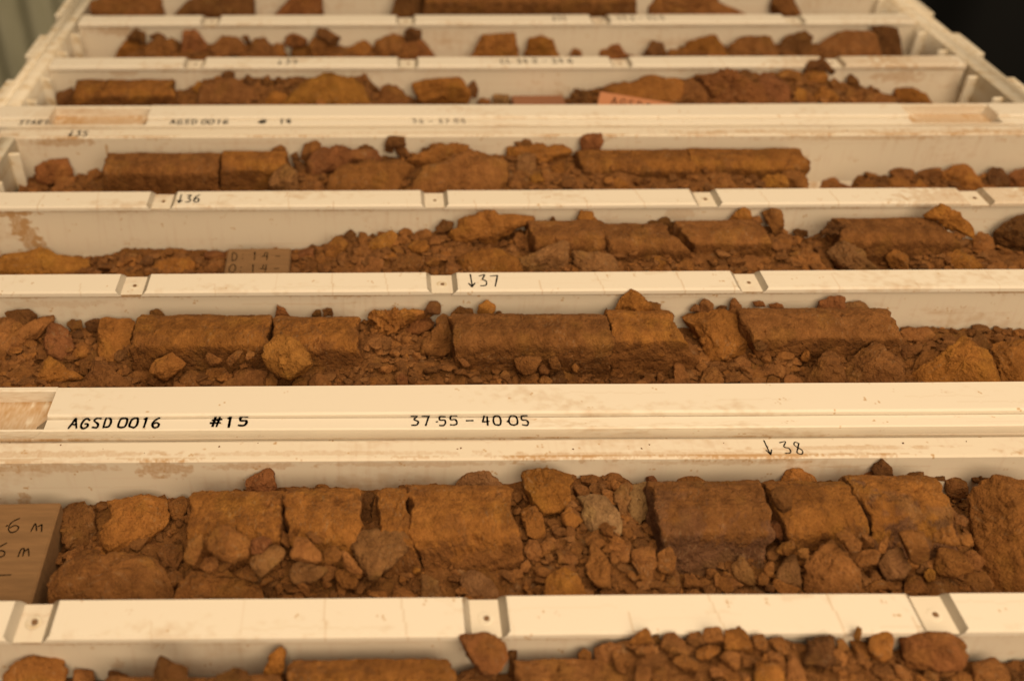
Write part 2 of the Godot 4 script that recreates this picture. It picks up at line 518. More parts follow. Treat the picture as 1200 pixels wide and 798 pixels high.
func tray(label: String, zr: float, a1: float, b1: float, a2: float, b2: float, lip: float, end: float, left: float, tilt: float, which: String):
	var H := RIM_Y
	var t := thing("core_tray", label, "core tray", Vector3(left, 0, -zr), "core trays laid side by side")
	t.rotation.y = tilt
	# shear of the rows in the photograph is a small turn about the lens axis at x = 0
	t.position.z = -(zr + tilt * left)
	var sd1 := zr - a1
	var se1 := zr - b1
	var sd2 := zr - a2
	var se2 := zr - b2
	var sl := zr - lip
	var sn := zr - end
	var W := 1.0
	var k := {"back": 0, "middle": 1, "front": 2}[which] as int
	# far rim and the wall below it, with a ledge behind on which the next tray's lip rests
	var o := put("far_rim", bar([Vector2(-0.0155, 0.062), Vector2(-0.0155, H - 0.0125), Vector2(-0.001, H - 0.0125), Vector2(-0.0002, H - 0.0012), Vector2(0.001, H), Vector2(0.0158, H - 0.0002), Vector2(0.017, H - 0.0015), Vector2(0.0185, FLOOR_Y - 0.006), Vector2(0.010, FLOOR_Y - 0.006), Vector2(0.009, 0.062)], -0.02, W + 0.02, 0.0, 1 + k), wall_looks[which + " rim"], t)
	# dividers: a hollow wall whose top is a row of raised caps with sockets between
	for d in [[sd1, se1, 0], [sd2, se2, 1]]:
		var s0: float = d[0]
		var s1: float = d[1]
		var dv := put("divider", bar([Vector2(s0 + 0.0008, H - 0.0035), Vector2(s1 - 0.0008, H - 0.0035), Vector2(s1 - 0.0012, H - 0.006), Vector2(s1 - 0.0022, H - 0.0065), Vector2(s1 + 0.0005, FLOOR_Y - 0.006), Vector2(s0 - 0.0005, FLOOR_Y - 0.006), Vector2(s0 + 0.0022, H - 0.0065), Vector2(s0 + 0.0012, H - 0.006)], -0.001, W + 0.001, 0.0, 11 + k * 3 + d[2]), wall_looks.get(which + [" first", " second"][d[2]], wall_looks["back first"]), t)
		var xs := [0.0]
		for c in [0.157, 0.3905, 0.624, 0.8575]:
			xs.append(c - 0.0112)
			xs.append(c + 0.0112)
			# socket plate with the moulded hole
			var r := begin()
			var ring := 14
			for q in ring:
				var p0 := Vector3(cos(q * TAU / ring), 0, sin(q * TAU / ring))
				var p1 := Vector3(cos((q + 1) * TAU / ring), 0, sin((q + 1) * TAU / ring))
				var mid := Vector3(c, H - 0.0033, (s0 + s1) / 2.0)
				for tri in [[p0 * 0.0026, p0 * 0.0036 + Vector3(0, 0.0003, 0), p1 * 0.0036 + Vector3(0, 0.0003, 0)], [p0 * 0.0026, p1 * 0.0036 + Vector3(0, 0.0003, 0), p1 * 0.0026], [p0 * 0.0036 + Vector3(0, 0.0003, 0), p0 * 0.0044 - Vector3(0, 0.0003, 0), p1 * 0.0044 - Vector3(0, 0.0003, 0)], [p0 * 0.0036 + Vector3(0, 0.0003, 0), p1 * 0.0044 - Vector3(0, 0.0003, 0), p1 * 0.0036 + Vector3(0, 0.0003, 0)]]:
					for z in [0, 2, 1]: r.add_vertex(mid + tri[z])
			r.generate_normals()
			put("socket_ring", r.commit(), plastic, dv)
			var hole := CylinderMesh.new()
			hole.top_radius = 0.0015
			hole.bottom_radius = 0.0015
			hole.height = 0.0006
			hole.radial_segments = 16
			hole.rings = 1
			var hm := put("screw_hole", hole, flat_colour("dark brown hole disc", Color(0.20, 0.11, 0.05), 0.9), dv)  # solid dark brown disc drawn for the hole
			hm.position = Vector3(c + 0.0006, H - 0.0033, (s0 + s1) / 2.0)
		xs.append(W)
		for q in range(0, xs.size(), 2):
			var x0: float = xs[q] + 0.0004
			var x1: float = xs[q + 1] - 0.0004
			put("cap", bar([Vector2(s0, H - 0.0042), Vector2(s0 + 0.0002, H - 0.0018), Vector2(s0 + 0.0016, H), Vector2(s1 - 0.0016, H), Vector2(s1 - 0.0002, H - 0.0016), Vector2(s1, H - 0.0042)], x0, x1, 0.0, 21 + q + k, 0.0003, -1.1 if q > 0 else 0.0, -1.1 if q + 2 < xs.size() else 0.0), cap_looks[3 if q >= 6 and (k + d[2] == 1) else (k + d[2] + q) % 3], dv)
	# broad front lip: a ridge and, a step lower, a writing strip; hand pockets near both ends
	var lipn := put("front_lip", bar([Vector2(sl, H - 0.0098), Vector2(sl + 0.0292, H - 0.0098), Vector2(sn - 0.0005, H - 0.0098), Vector2(sn, H - 0.0102), Vector2(sn, H - 0.0118), Vector2(sl + 0.008, H - 0.0118), Vector2(sl + 0.007, FLOOR_Y - 0.006), Vector2(sl - 0.002, FLOOR_Y - 0.006)], -0.02, W + 0.02, 0.0, 41 + k), wall_looks["pocket"], t)
	var pk := [[-0.02, 0.034], [0.131, 0.883], [0.972, W + 0.02]]
	for q in 3:
		var seg: Array = pk[q]
		put("ridge", bar(outline(sl, sl + 0.0290, H - 0.0101, H, 0.0013), seg[0], seg[1], 0.0, 51 + q + k, 0.0003), lip_look, lipn)
		put("writing_strip", bar(outline(sl + 0.0297, sn - 0.0002, H - 0.0101, H - 0.0028, 0.0008), seg[0], seg[1], 0.0, 61 + q + k, 0.0003, -1.2 if q > 0 else 0.0, -1.2 if q < 2 else 0.0), lip_look, lipn)
	for q in [[0.034, 0.131], [0.883, 0.972]]:
		put("pocket_back", bar(outline(sl, sl + 0.0045, H - 0.0101, H - 0.0004, 0.0008), q[0] + 0.0002, q[1] - 0.0002, 0.0, 71 + k), lip_look, lipn)
		put("pocket_edge", bar(outline(sn - 0.0022, sn - 0.0004, H - 0.0101, H - 0.0030, 0.0005), q[0] - 0.004, q[1] + 0.004, 0.0, 73 + k), lip_look, lipn)
	# sides: rail with a groove and an outer flange, end wall below
	for side in [0, 1]:
		var sr := put("side_rail", side_rail(side, W, sl, sn, k), plastic, t)
		for q in 3:
			var tab := begin()
			var zc: float = [0.06, 0.19, 0.32][q]
			var x := -0.031 if side == 0 else W + 0.031
			box(tab, Vector3(x - 0.0045, H - 0.010, zc - 0.032), Vector3(x + 0.0045, H - 0.0005, zc + 0.032), 0.0012)
			put("side_tab", tab.commit(), plastic, sr)
		for q in [[0.017, sd1], [se1, sd2], [se2, sl]]:
			var m: float = (q[0] + q[1]) / 2.0
			for off in [-0.028, 0.028]:
				var rib := begin()
				var x := 0.002 if side == 0 else W - 0.002
				box(rib, Vector3(x - 0.006, FLOOR_Y - 0.002, m + off - 0.0022), Vector3(x + 0.006, H - 0.004, m + off + 0.0022), 0.0012)
				put("rib", rib.commit(), plastic, sr)
	# channel bottoms: flat with sloping sides
	for q in [[0.0172, sd1 - 0.0002], [se1 + 0.0002, sd2 - 0.0002], [se2 + 0.0002, sl - 0.001]]:
		var s0: float = q[0]
		var s1: float = q[1]
		put("channel_floor", bar([Vector2(s0, 0.0), Vector2(s0, 0.030), Vector2(s0 + 0.0015, 0.030), Vector2(s0 + 0.014, FLOOR_Y), Vector2(s1 - 0.014, FLOOR_Y), Vector2(s1 - 0.0015, 0.030), Vector2(s1, 0.030), Vector2(s1, 0.0)], 0.0, W, 0.0, 91 + k, 0.0), wall_looks["plain"], t)
	letter_tray(t, lipn, which, H, sl, sn, sd1, se1, sd2, se2)

func side_rail(side: int, W: float, sl: float, sn: float, k: int) -> ArrayMesh:
	# drawn as a section in (x, y), swept along the tray's depth; the left one is the right one mirrored
	var H := RIM_Y
	var sec := [Vector2(0.0, FLOOR_Y - 0.006), Vector2(-0.0022, H - 0.0012), Vector2(-0.0034, H - 0.0001), Vector2(-0.0165, H - 0.0001), Vector2(-0.0172, H - 0.0008), Vector2(-0.0176, H - 0.0045), Vector2(-0.0196, H - 0.0045), Vector2(-0.0200, H - 0.0020), Vector2(-0.0210, H - 0.0012), Vector2(-0.0275, H - 0.0012), Vector2(-0.0285, H - 0.0022), Vector2(-0.0285, H - 0.020), Vector2(-0.014, H - 0.020), Vector2(-0.012, FLOOR_Y - 0.006)]
	var st := begin()
	var z0 := 0.0008
	var z1 := sl - 0.0004
	var n := sec.size()
	var f := func(q: Vector2, z: float) -> Vector3: return Vector3(q.x if side == 0 else W - q.x, q.y, z)
	for i in n:
		var a: Vector2 = sec[i]
		var b: Vector2 = sec[(i + 1) % n]
		var p: Array = [f.call(a, z0), f.call(b, z0), f.call(b, z1), f.call(a, z1)]
		for z in ([0, 1, 2, 0, 2, 3] if side == 1 else [0, 2, 1, 0, 3, 2]): st.add_vertex(p[z])
	var poly := PackedVector2Array(sec)
	var tri := Geometry2D.triangulate_polygon(poly)
	for t in range(0, tri.size(), 3):
		for z in [[z0, 0], [z1, 1]]:
			for q in 3: st.add_vertex(f.call(sec[tri[t + (q if z[1] == 0 else 2 - q)]], z[0]))
	st.generate_normals()
	return st.commit()

# ------------------------------------------------------------------ handwriting

var GLYPHS := {
	"0": [[3, 0, 0.6, 1, 0, 4, 1, 7, 3, 8, 5, 7, 5.6, 4, 5, 1, 3, 0]], "1": [[2.2, 6.6, 3.4, 8, 3.2, 0]],
	"2": [[0.8, 6.4, 2, 8, 4.4, 7.6, 4.8, 5.6, 0.6, 0.2, 5.4, 0]], "3": [[0.8, 7.6, 4.6, 8, 2.4, 4.8, 5, 3.4, 4.4, 0.6, 0.8, 0.2]],
	"4": [[2, 8, 0.6, 3.4, 5.4, 3.6], [4, 7.4, 3.8, 0]], "5": [[5.2, 8, 1.4, 7.8, 1.2, 4.8, 4.4, 4.6, 5, 2, 3.6, 0.2, 0.8, 0.4]],
	"6": [[4.6, 8, 1.4, 5.4, 0.8, 2, 2.4, 0, 4.8, 0.8, 5, 3, 3, 4, 1, 2.6]], "7": [[0.6, 7.6, 5.4, 8, 2.4, 0]],
	"8": [[4.8, 7, 2.6, 8, 1.4, 6.2, 4.8, 2.6, 3.4, 0, 1, 1.2, 2.4, 4, 4.8, 7]], "9": [[5, 6.6, 2.4, 8, 0.8, 5.6, 3, 4.2, 5, 6.6, 4.4, 0]],
	"A": [[0.2, 0, 2.6, 8, 5.6, 0], [1.2, 3, 4.8, 3]], "G": [[5.2, 6.8, 3, 8, 0.8, 6, 0.6, 2, 2.6, 0, 5.2, 1, 5.2, 3.6, 3.2, 3.6]],
	"S": [[5, 7.4, 2.6, 8, 1, 6.2, 4.6, 3, 4.2, 0.6, 0.8, 0.4]], "D": [[1, 0, 1, 8, 4.2, 7, 5.6, 4, 4.2, 0.8, 1, 0]],
	"T": [[0.2, 8, 5.8, 8], [3, 8, 3, 0]], "R": [[1, 0, 1, 8, 4.6, 7.4, 4.8, 5, 1.2, 4, 5.4, 0]], "C": [[5.4, 6.8, 3.2, 8, 0.8, 5.6, 1, 1.6, 3.4, 0, 5.4, 1]],
	"L": [[1, 8, 0.8, 0.2, 5, 0]], "#": [[1.6, 0, 2.6, 8], [3.8, 0, 4.8, 8], [0.2, 2.6, 5.6, 3], [0.6, 5.4, 6, 5.8]],
	"-": [[0.6, 4, 5.4, 4.2]], ".": [[2.2, 3.4, 3.0, 3.9]], ":": [[2.8, 1.6, 3.2, 1.9], [2.8, 5.4, 3.2, 5.7]], "^": [[2.6, 8.6, 2.6, -0.6], [0.8, 2, 2.6, -0.6, 4.6, 2.4]],
	"m": [[0.6, 0, 0.8, 4, 2, 4.4, 2.8, 0.4], [2.8, 3, 4.4, 4.4, 5.4, 0.2]], "b": [[1, 8, 0.8, 0.4, 3.4, 0, 4.8, 2, 3.2, 4, 1, 3]], " ": [],
}

# ink strokes lying on a surface: at is the lower left corner, right and up the writing directions
func ink(text: String, at: Vector3, right: Vector3, up: Vector3, wide: float, high: float, stroke: float, fade: float, s: int, dryness := 0.4, rough_hand := 0.16) -> ArrayMesh:
	var st := begin()
	var nrm := up.cross(right).normalized() * -1.0
	if nrm.y < 0.0: nrm = -nrm
	var pen := 0.0
	var r := RandomNumberGenerator.new()
	r.seed = s
	for ch in text:
		if GLYPHS.has(ch):
			var dy := r.randf_range(-0.4, 0.4)
			for line in GLYPHS[ch]:
				var pts := []
				for i in range(0, line.size(), 2):
					pts.append(Vector2(line[i] + r.randf_range(-1, 1) * rough_hand * 2.0, line[i + 1] + dy + r.randf_range(-1, 1) * rough_hand * 2.0))
				var dense := []
				for i in pts.size() - 1:
					var p0: Vector2 = pts[maxi(i - 1, 0)]
					var p3: Vector2 = pts[mini(i + 2, pts.size() - 1)]
					for q in 6: dense.append(pts[i].cubic_interpolate(pts[i + 1], p0, p3, q / 6.0) if pts.size() > 3 else pts[i].lerp(pts[i + 1], q / 6.0))
				dense.append(pts[-1])
				for i in dense.size() - 1:
					var a: Vector3 = at + right * (pen + dense[i].x / 6.0 * wide) + up * (dense[i].y / 8.0 * high)
					var b: Vector3 = at + right * (pen + dense[i + 1].x / 6.0 * wide) + up * (dense[i + 1].y / 8.0 * high)
					var dir: Vector3 = (b - a).normalized()
					var w := nrm.cross(dir) * stroke * 0.5 * r.randf_range(0.75, 1.15)
					a -= dir * stroke * 0.3
					b += dir * stroke * 0.3
					var lift := nrm * (0.00022 + 0.00001 * (i % 3))
					var dry := clampf(fade + maxf(0.0, wear.get_noise_2d(a.x * 420.0, a.z * 900.0 + s * 7.0) - 0.05) * 1.1 * dryness, 0.0, 0.6)
					for q in [a - w, b + w, a + w, a - w, b - w, b + w]:
						st.set_color(Color(dry, dry, dry * 0.9))
						st.set_normal(nrm)
						st.add_vertex(q + lift)
		pen += wide * (0.55 if ch == "." or ch == " " else 1.32)
	return st.commit()

var ink_look: StandardMaterial3D

func write(text: String, on: Node3D, at: Vector3, right: Vector3, up: Vector3, wide: float, high: float, stroke: float, fade := 0.02, s := 1, dryness := 0.4):
	if ink_look == null:
		ink_look = StandardMaterial3D.new()
		ink_look.resource_name = "marker ink"
		ink_look.vertex_color_use_as_albedo = true
		ink_look.roughness = 0.6
		ink_look.cull_mode = BaseMaterial3D.CULL_DISABLED
	put("lettering", ink(text, at, right, up, wide, high, stroke, fade, s, dryness), ink_look, on)

func letter_tray(t: Node3D, lipn: Node3D, which: String, H: float, sl: float, sn: float, sd1: float, se1: float, sd2: float, se2: float):
	var R := Vector3.RIGHT
	var U := Vector3(0, 0, -1)
	var left := {"back": -0.3716, "middle": -0.353, "front": -0.342}[which] as float
	var y2 := H - 0.0027
	if which == "back":
		write("START", lipn, Vector3(-0.3655 - left, y2, sn - 0.002), R, U, 0.0046, 0.009, 0.0011, 0.10, 5)
		write("AGSD 0016", lipn, Vector3(-0.2175 - left, y2, sn - 0.002), R, U, 0.0053, 0.0092, 0.0013, 0.03, 6)
		write("#", lipn, Vector3(-0.131 - left, y2, sn - 0.003), R, U, 0.008, 0.008, 0.0018, 0.015, 7)
		write("14", lipn, Vector3(-0.111 - left, y2, sn - 0.0025), R, U, 0.0055, 0.009, 0.0016, 0.02, 8)
		write("35 - 37.55", lipn, Vector3(0.020 - left, y2, sn - 0.002), R, U, 0.0050, 0.0085, 0.0010, 0.06, 9)
		write("^33", t, Vector3(0.195 - left, H, se1 - 0.006), R, U, 0.0046, 0.013, 0.0011, 0.10, 10)
		write("CL 33.2 - 33.5", t, Vector3(0.256 - left, H, se1 - 0.007), R, U, 0.0052, 0.012, 0.0010, 0.16, 11)
		write("^34", t, Vector3(-0.124 - left, H, se2 - 0.005), R, U, 0.0062, 0.013, 0.0011, 0.08, 12)
		write("CL 34.2 - 34.6", t, Vector3(0.120 - left, H, se2 - 0.006), R, U, 0.0056, 0.012, 0.0012, 0.05, 13)
	elif which == "middle":
		write("^35", t, Vector3(-0.3065 - left, H, 0.0145), R, U, 0.0050, 0.0105, 0.0013, 0.05, 14)
		write("^36", t, Vector3(-0.1825 - left, H, se1 - 0.006), R, U, 0.0052, 0.0125, 0.0012, 0.02, 15)
		write("^37", t, Vector3(0.0570 - left, H, se2 - 0.005), R, U, 0.0066, 0.0145, 0.0011, 0.012, 16)
		write("AGSD 0016", lipn, Vector3(-0.2065 - left, y2, sn - 0.0025), R, U, 0.0053, 0.0092, 0.0014, 0.04, 17, 1.6)
		write("#15", lipn, Vector3(-0.1175 - left, y2, sn - 0.003), R, U, 0.0066, 0.009, 0.0016, 0.012, 18)
		write("37.55 - 40.05", lipn, Vector3(0.0097 - left, y2, sn - 0.0025), R, U, 0.0055, 0.0090, 0.0011, 0.02, 19)
	else:
		write("^ 38", t, Vector3(0.2295 - left, H, 0.0145), R, U, 0.0058, 0.0105, 0.0008, 0.02, 20)

# ------------------------------------------------------------------ rock, core and soil

func tint(c: Color, p: Vector3, s: int) -> Color:
	var q := p + Vector3(s * 0.37, s * 0.11, s * 0.23)
	var a := patch.get_noise_3dv(q * 0.8)
	var b := fine.get_noise_3dv(q * 0.55)
	var k := 1.0 + 0.18 * a + 0.10 * b
	var ochre := clampf(patch.get_noise_3dv(q * 0.6 + Vector3(5, 5, 5)) * 1.4 - 0.25, 0.0, 0.32)
	var out := Color(c.r * k, c.g * k, c.b * k).lerp(Color(c.r * 1.22, c.g * 1.40, c.b * 1.05), ochre)
	var dusk := clampf(patch.get_noise_3dv(q * 1.1 - Vector3(9, 2, 4)) * 1.5 - 0.50, 0.0, 0.35)
	out = out.lerp(Color(c.r * 0.62, c.g * 0.56, c.b * 0.62), dusk)
	# specks of pale clay
	var pale := smoothstep(0.34, 0.46, fine.get_noise_3dv(q * 1.3 + Vector3(2, 8, 1))) * smoothstep(-0.05, 0.2, patch.get_noise_3dv(q * 0.5 + Vector3(1, 1, 7)))
	return out.lerp(Color(0.50, 0.34, 0.19), pale * 0.45)

# A stone from its outline (millimetres in its own upright plane), with flat facets, broken edges and rough faces.
func rock(called: String, label: String, chips: String, look: String, crumbly: bool, at: Vector3, el: float, yaw: float, thick: float, s: int, outl: Array):
	var big := called == "rock"
	var r := RandomNumberGenerator.new()
	r.seed = s
	var n := outl.size() / 2
	var P := PackedVector2Array()
	for i in n: P.append(Vector2(outl[i * 2], outl[i * 2 + 1]) * 0.001)
	var span := 0.0
	for q in P: span = maxf(span, q.length())
	var nt := clampi(int(span / 0.0004), 28, 84) if big else clampi(int(span / 0.0004), 22, 40)
	var np := clampi(nt / 2, 10, 34)
	# polar outline, corners kept
	var rad := PackedFloat32Array()
	for i in nt:
		var dir := Vector2.from_angle(i * TAU / nt)
		var best := span * 0.35
		for k in n:
			var hit = Geometry2D.segment_intersects_segment(Vector2.ZERO, dir * span * 1.5, P[k], P[(k + 1) % n])
			if hit != null: best = maxf(best, (hit as Vector2).length())
		rad.append(best)
	var th := thick * 0.001
	var B := Basis(Vector3.UP, deg_to_rad(yaw)) * Basis(Vector3.RIGHT, -deg_to_rad(el))
	var v := PackedVector3Array()
	for j in np + 1:
		var ph := -PI / 2 + PI * j / np
		var c := cos(ph)
		c = 0.5 * c + 0.5 * pow(c, 0.6) if c > 0.0 else 0.0
		var z := signf(sin(ph)) * pow(maxf(1.0 - pow(c, 5.0), 0.0), 0.55) * th
		for i in nt:
			var d := Vector2.from_angle(i * TAU / nt) * rad[i] * c
			v.append(Vector3(d.x, d.y, z))
	# facets
	for k in (15 if big else 9):
		var nn := Vector3(r.randf_range(-1, 1), r.randf_range(-1, 1), r.randf_range(0.7, 2.0)).normalized()
		if k % 4 == 3: nn.z = -nn.z
		var sup := 0.0
		for q in v: sup = maxf(sup, q.dot(nn))
		var cut := sup * (r.randf_range(0.86, 0.98) if th < span * 0.30 else r.randf_range(0.58, 0.94))
		for i in v.size():
			var over := v[i].dot(nn) - cut
			if over > 0.0: v[i] -= nn * over * 0.97
	var amp := clampf(span * 0.045, 0.0002, 0.0011) * (2.4 if crumbly else 1.0)
	var col := PackedColorArray()
	var tone: Color = TONES[look]
	var dark := r.randf_range(0.82, 1.12)
	tone = Color(tone.r * dark, tone.g * dark, tone.b * dark * r.randf_range(0.9, 1.1))
	var low := 1e9
	for i in v.size():
		var p := v[i] + Vector3(s * 0.21, s * 0.13, 0)
		var o := v[i].normalized()
		var push := bumps.get_noise_3dv(p * 2.2) * amp * 1.6 + fine.get_noise_3dv(p) * amp * 0.9
		if crumbly: push += (0.45 - clod.get_noise_3dv(p * 1.6)) * amp * -1.1
		else: push -= maxf(0.0, clod.get_noise_3dv(p * 0.7) * -1.0 - 0.80) * amp * 6.0
		v[i] = B * (v[i] + o * push)
		low = minf(low, v[i].y)
		col.append(tint(tone, p, s))
	for i in v.size(): v[i].y -= low
	var idx := PackedInt32Array()
	for j in np:
		for i in nt:
			var a := j * nt + i
			var b := j * nt + (i + 1) % nt
			idx.append_array([a, a + nt, b + nt, a, b + nt, b])
	var o := put(called, surface(v, idx, col), earth)
	o.position = at + Vector3(0, low, 0)
	tag(o, label, "rock" if big else "stone chip", label.replace("small", "alike small").replace("stone chip", "stone chips") if chips else "")

# A length of drill core: rough, squarish rounded section along x, with slanted broken ends.
func core(label: String, x0t: float, x0b: float, x1t: float, x1b: float, yc: float, zc: float, R: float, tilt: float, s: int, spread: float):
	var r := RandomNumberGenerator.new()
	r.seed = s
	x0t -= 0.0002
	x0b -= 0.0002
	x1t += 0.0002
	x1b += 0.0002
	var L := maxf(x1t, x1b) - minf(x0t, x0b)
	var mid := (x0t + x0b + x1t + x1b) / 4.0
	var nx := clampi(int(L / 0.0007), 16, 300)
	var nt := 110
	var v := PackedVector3Array()
	var col := PackedColorArray()
	var tone: Color = TONES["o" if label.contains("ochre") else "b"]
	var under: Color = TONES["c"] if label.contains("purple") == false else TONES["c"].lerp(Color(0.27, 0.15, 0.105), 0.5)
	var dark := r.randf_range(0.88, 1.08)
	var rings := nx + 1 + 6
	# cross section: flat weathered top, a crust edge, and a broken face that leans back under it
	var sec := PackedVector2Array()
	for q in [[0.36 + spread * 1.1, -0.50], [0.36 + spread, -0.95], [-0.85, -0.95], [-1.0, -0.5], [-1.0, 0.40], [-0.88, 0.84], [-0.55, 1.0], [-0.10, 0.99], [0.14, 0.94], [0.32, 0.78], [0.33 + spread * 0.35, 0.48], [0.33 + spread * 0.75, 0.05]]:
		sec.append(Vector2(q[0] + r.randf_range(-0.04, 0.04), q[1] + (r.randf_range(-0.03, 0.0) if q[1] > 0.8 else r.randf_range(-0.06, 0.06))))
	var prof := PackedVector2Array()
	var hub := Vector2(-0.30, 0.0)
	for i in nt:
		var dir := Vector2.from_angle(i * TAU / nt)
		var hit_at := 0.8
		for k in sec.size():
			var hit = Geometry2D.segment_intersects_segment(hub, hub + dir * 3.0, sec[k], sec[(k + 1) % sec.size()])
			if hit != null: hit_at = ((hit as Vector2) - hub).length()
		prof.append(dir * hit_at)
	var blocky := FastNoiseLite.new()
	blocky.seed = s
	blocky.noise_type = FastNoiseLite.TYPE_CELLULAR
	blocky.frequency = 38.0
	blocky.cellular_return_type = FastNoiseLite.RETURN_CELL_VALUE
	var chasm := FastNoiseLite.new()
	chasm.seed = s + 5
	chasm.noise_type = FastNoiseLite.TYPE_CELLULAR
	chasm.frequency = 24.0
	chasm.cellular_return_type = FastNoiseLite.RETURN_DISTANCE2_SUB
	for j in rings:
		var cap := 0
		if j < 3:
			cap = -1
		elif j >= rings - 3:
			cap = 1
		var u := clampf((j - 3.0) / nx, 0.0, 1.0)
		var shrink := 1.0
		if cap == -1: shrink = [0.02, 0.55, 0.9][j]
		if cap == 1: shrink = [0.9, 0.55, 0.02][j - (rings - 3)]
		for i in nt:
			var cz := prof[i].x + hub.x
			var cy := prof[i].y
			# 0 at the upper far edge, 1 at the lower near edge
			var w := clampf(0.62 + 0.55 * (cz - cy), 0.0, 1.0)
			var key := Vector3(0, cy, cz) * R * shrink
			var xa := lerpf(x0t, x0b, w) + bumps.get_noise_3dv(key * 0.8 + Vector3(s, 0, 0)) * 0.0045 + fine.get_noise_3dv(key + Vector3(s, 0, 0)) * 0.0010
			var xb := lerpf(x1t, x1b, w) + bumps.get_noise_3dv(key * 0.8 + Vector3(s, 7, 0)) * 0.0045 + fine.get_noise_3dv(key + Vector3(s, 7, 0)) * 0.0010
			var x := lerpf(xa, xb, u)
			var p := Vector3(x, cy * R, cz * R)
			var q := p + Vector3(0, s * 0.3, 0)
			var bent := q + Vector3(bumps.get_noise_3dv(q * 1.2), bumps.get_noise_3dv(q * 1.2 + Vector3(4, 0, 0)), 0.0) * 0.010
			var face := smoothstep(0.10, 0.26, cz) * smoothstep(0.78, 0.55, cy)
			var push := bumps.get_noise_3dv(q * 0.4) * 0.0011 + bumps.get_noise_3dv(q * 1.8) * 0.0005 + fine.get_noise_3dv(q * 0.8) * 0.0005
			push += (blocky.get_noise_3dv(bent) * 0.5) * lerpf(0.0009, 0.0030, face)
			push -= face * 0.0016
			var split := chasm.get_noise_3dv(Vector3(bent.x, bent.y * 0.7, bent.z * 0.7))
			push -= 0.0045 * smoothstep(-0.945, -0.985, split)
			var edge := minf(u, 1.0 - u) * L
			push -= 0.0012 * pow(clampf(1.0 - edge / 0.002, 0.0, 1.0), 2.0)
			var rr := (1.0 + push / R) * shrink
			v.append(Vector3(x - mid, cy * R * rr, ((cz - hub.x) * rr + hub.x) * R))
			# ochre rind, flaked off the broken rock beneath it along a ragged line
			var rind := cy - 0.74 + 0.45 * bumps.get_noise_3dv(bent * 0.7) + 0.25 * blocky.get_noise_3dv(bent) + 0.12 * fine.get_noise_3dv(q)
			var bare := smoothstep(0.05, -0.05, rind) if cap == 0 else 1.0
			bare = maxf(bare, smoothstep(0.16, 0.26, patch.get_noise_3dv(bent * 0.7)) * 0.6)
			var c := tone.lerp(under, bare)
			col.append(tint(Color(c.r * dark, c.g * dark, c.b * dark), q, s))
	var idx := PackedInt32Array()
	for j in rings - 1:
		for i in nt:
			var a := j * nt + i
			var b := j * nt + (i + 1) % nt
			idx.append_array([a, b, b + nt, a, b + nt, a + nt])
	for i in v.size(): v[i].y += R
	var o := put("core_piece", surface(v, idx, col), earth)
	o.position = Vector3(mid, yc - R, zc - tilt * mid)
	o.rotation.y = tilt
	tag(o, label, "core piece", "core pieces laid in the tray compartments")

func drop(tab: Array, x: float) -> float:
	if x <= tab[0]: return tab[1]
	for i in range(2, tab.size(), 2):
		if x <= tab[i]: return lerpf(tab[i - 1], tab[i + 1], (x - tab[i - 2]) / (tab[i] - tab[i - 2]))
	return tab[-1]

func soil_height(tab: Array, x: float, Z: float, near: float, far: float, row: int) -> float:
	var p := Vector3(x, Z, row)
	var y := RIM_Y - drop(tab, x)
	y += bumps.get_noise_3dv(p * 0.5) * 0.0035 + bumps.get_noise_3dv(p * 1.6) * 0.0022 + fine.get_noise_3dv(p) * 0.0012
	if row >= 35 and row <= 38:
		var foot := far - 0.047
		y += smoothstep(foot - 0.030, foot, Z) * smoothstep(far, foot, Z) * (0.002 + 0.009 * bumps.get_noise_3dv(p * 0.35 + Vector3(0, 3, 0)))
	y += (-0.55 - clod.get_noise_3dv(p * 0.9)) * -0.0030
	return y

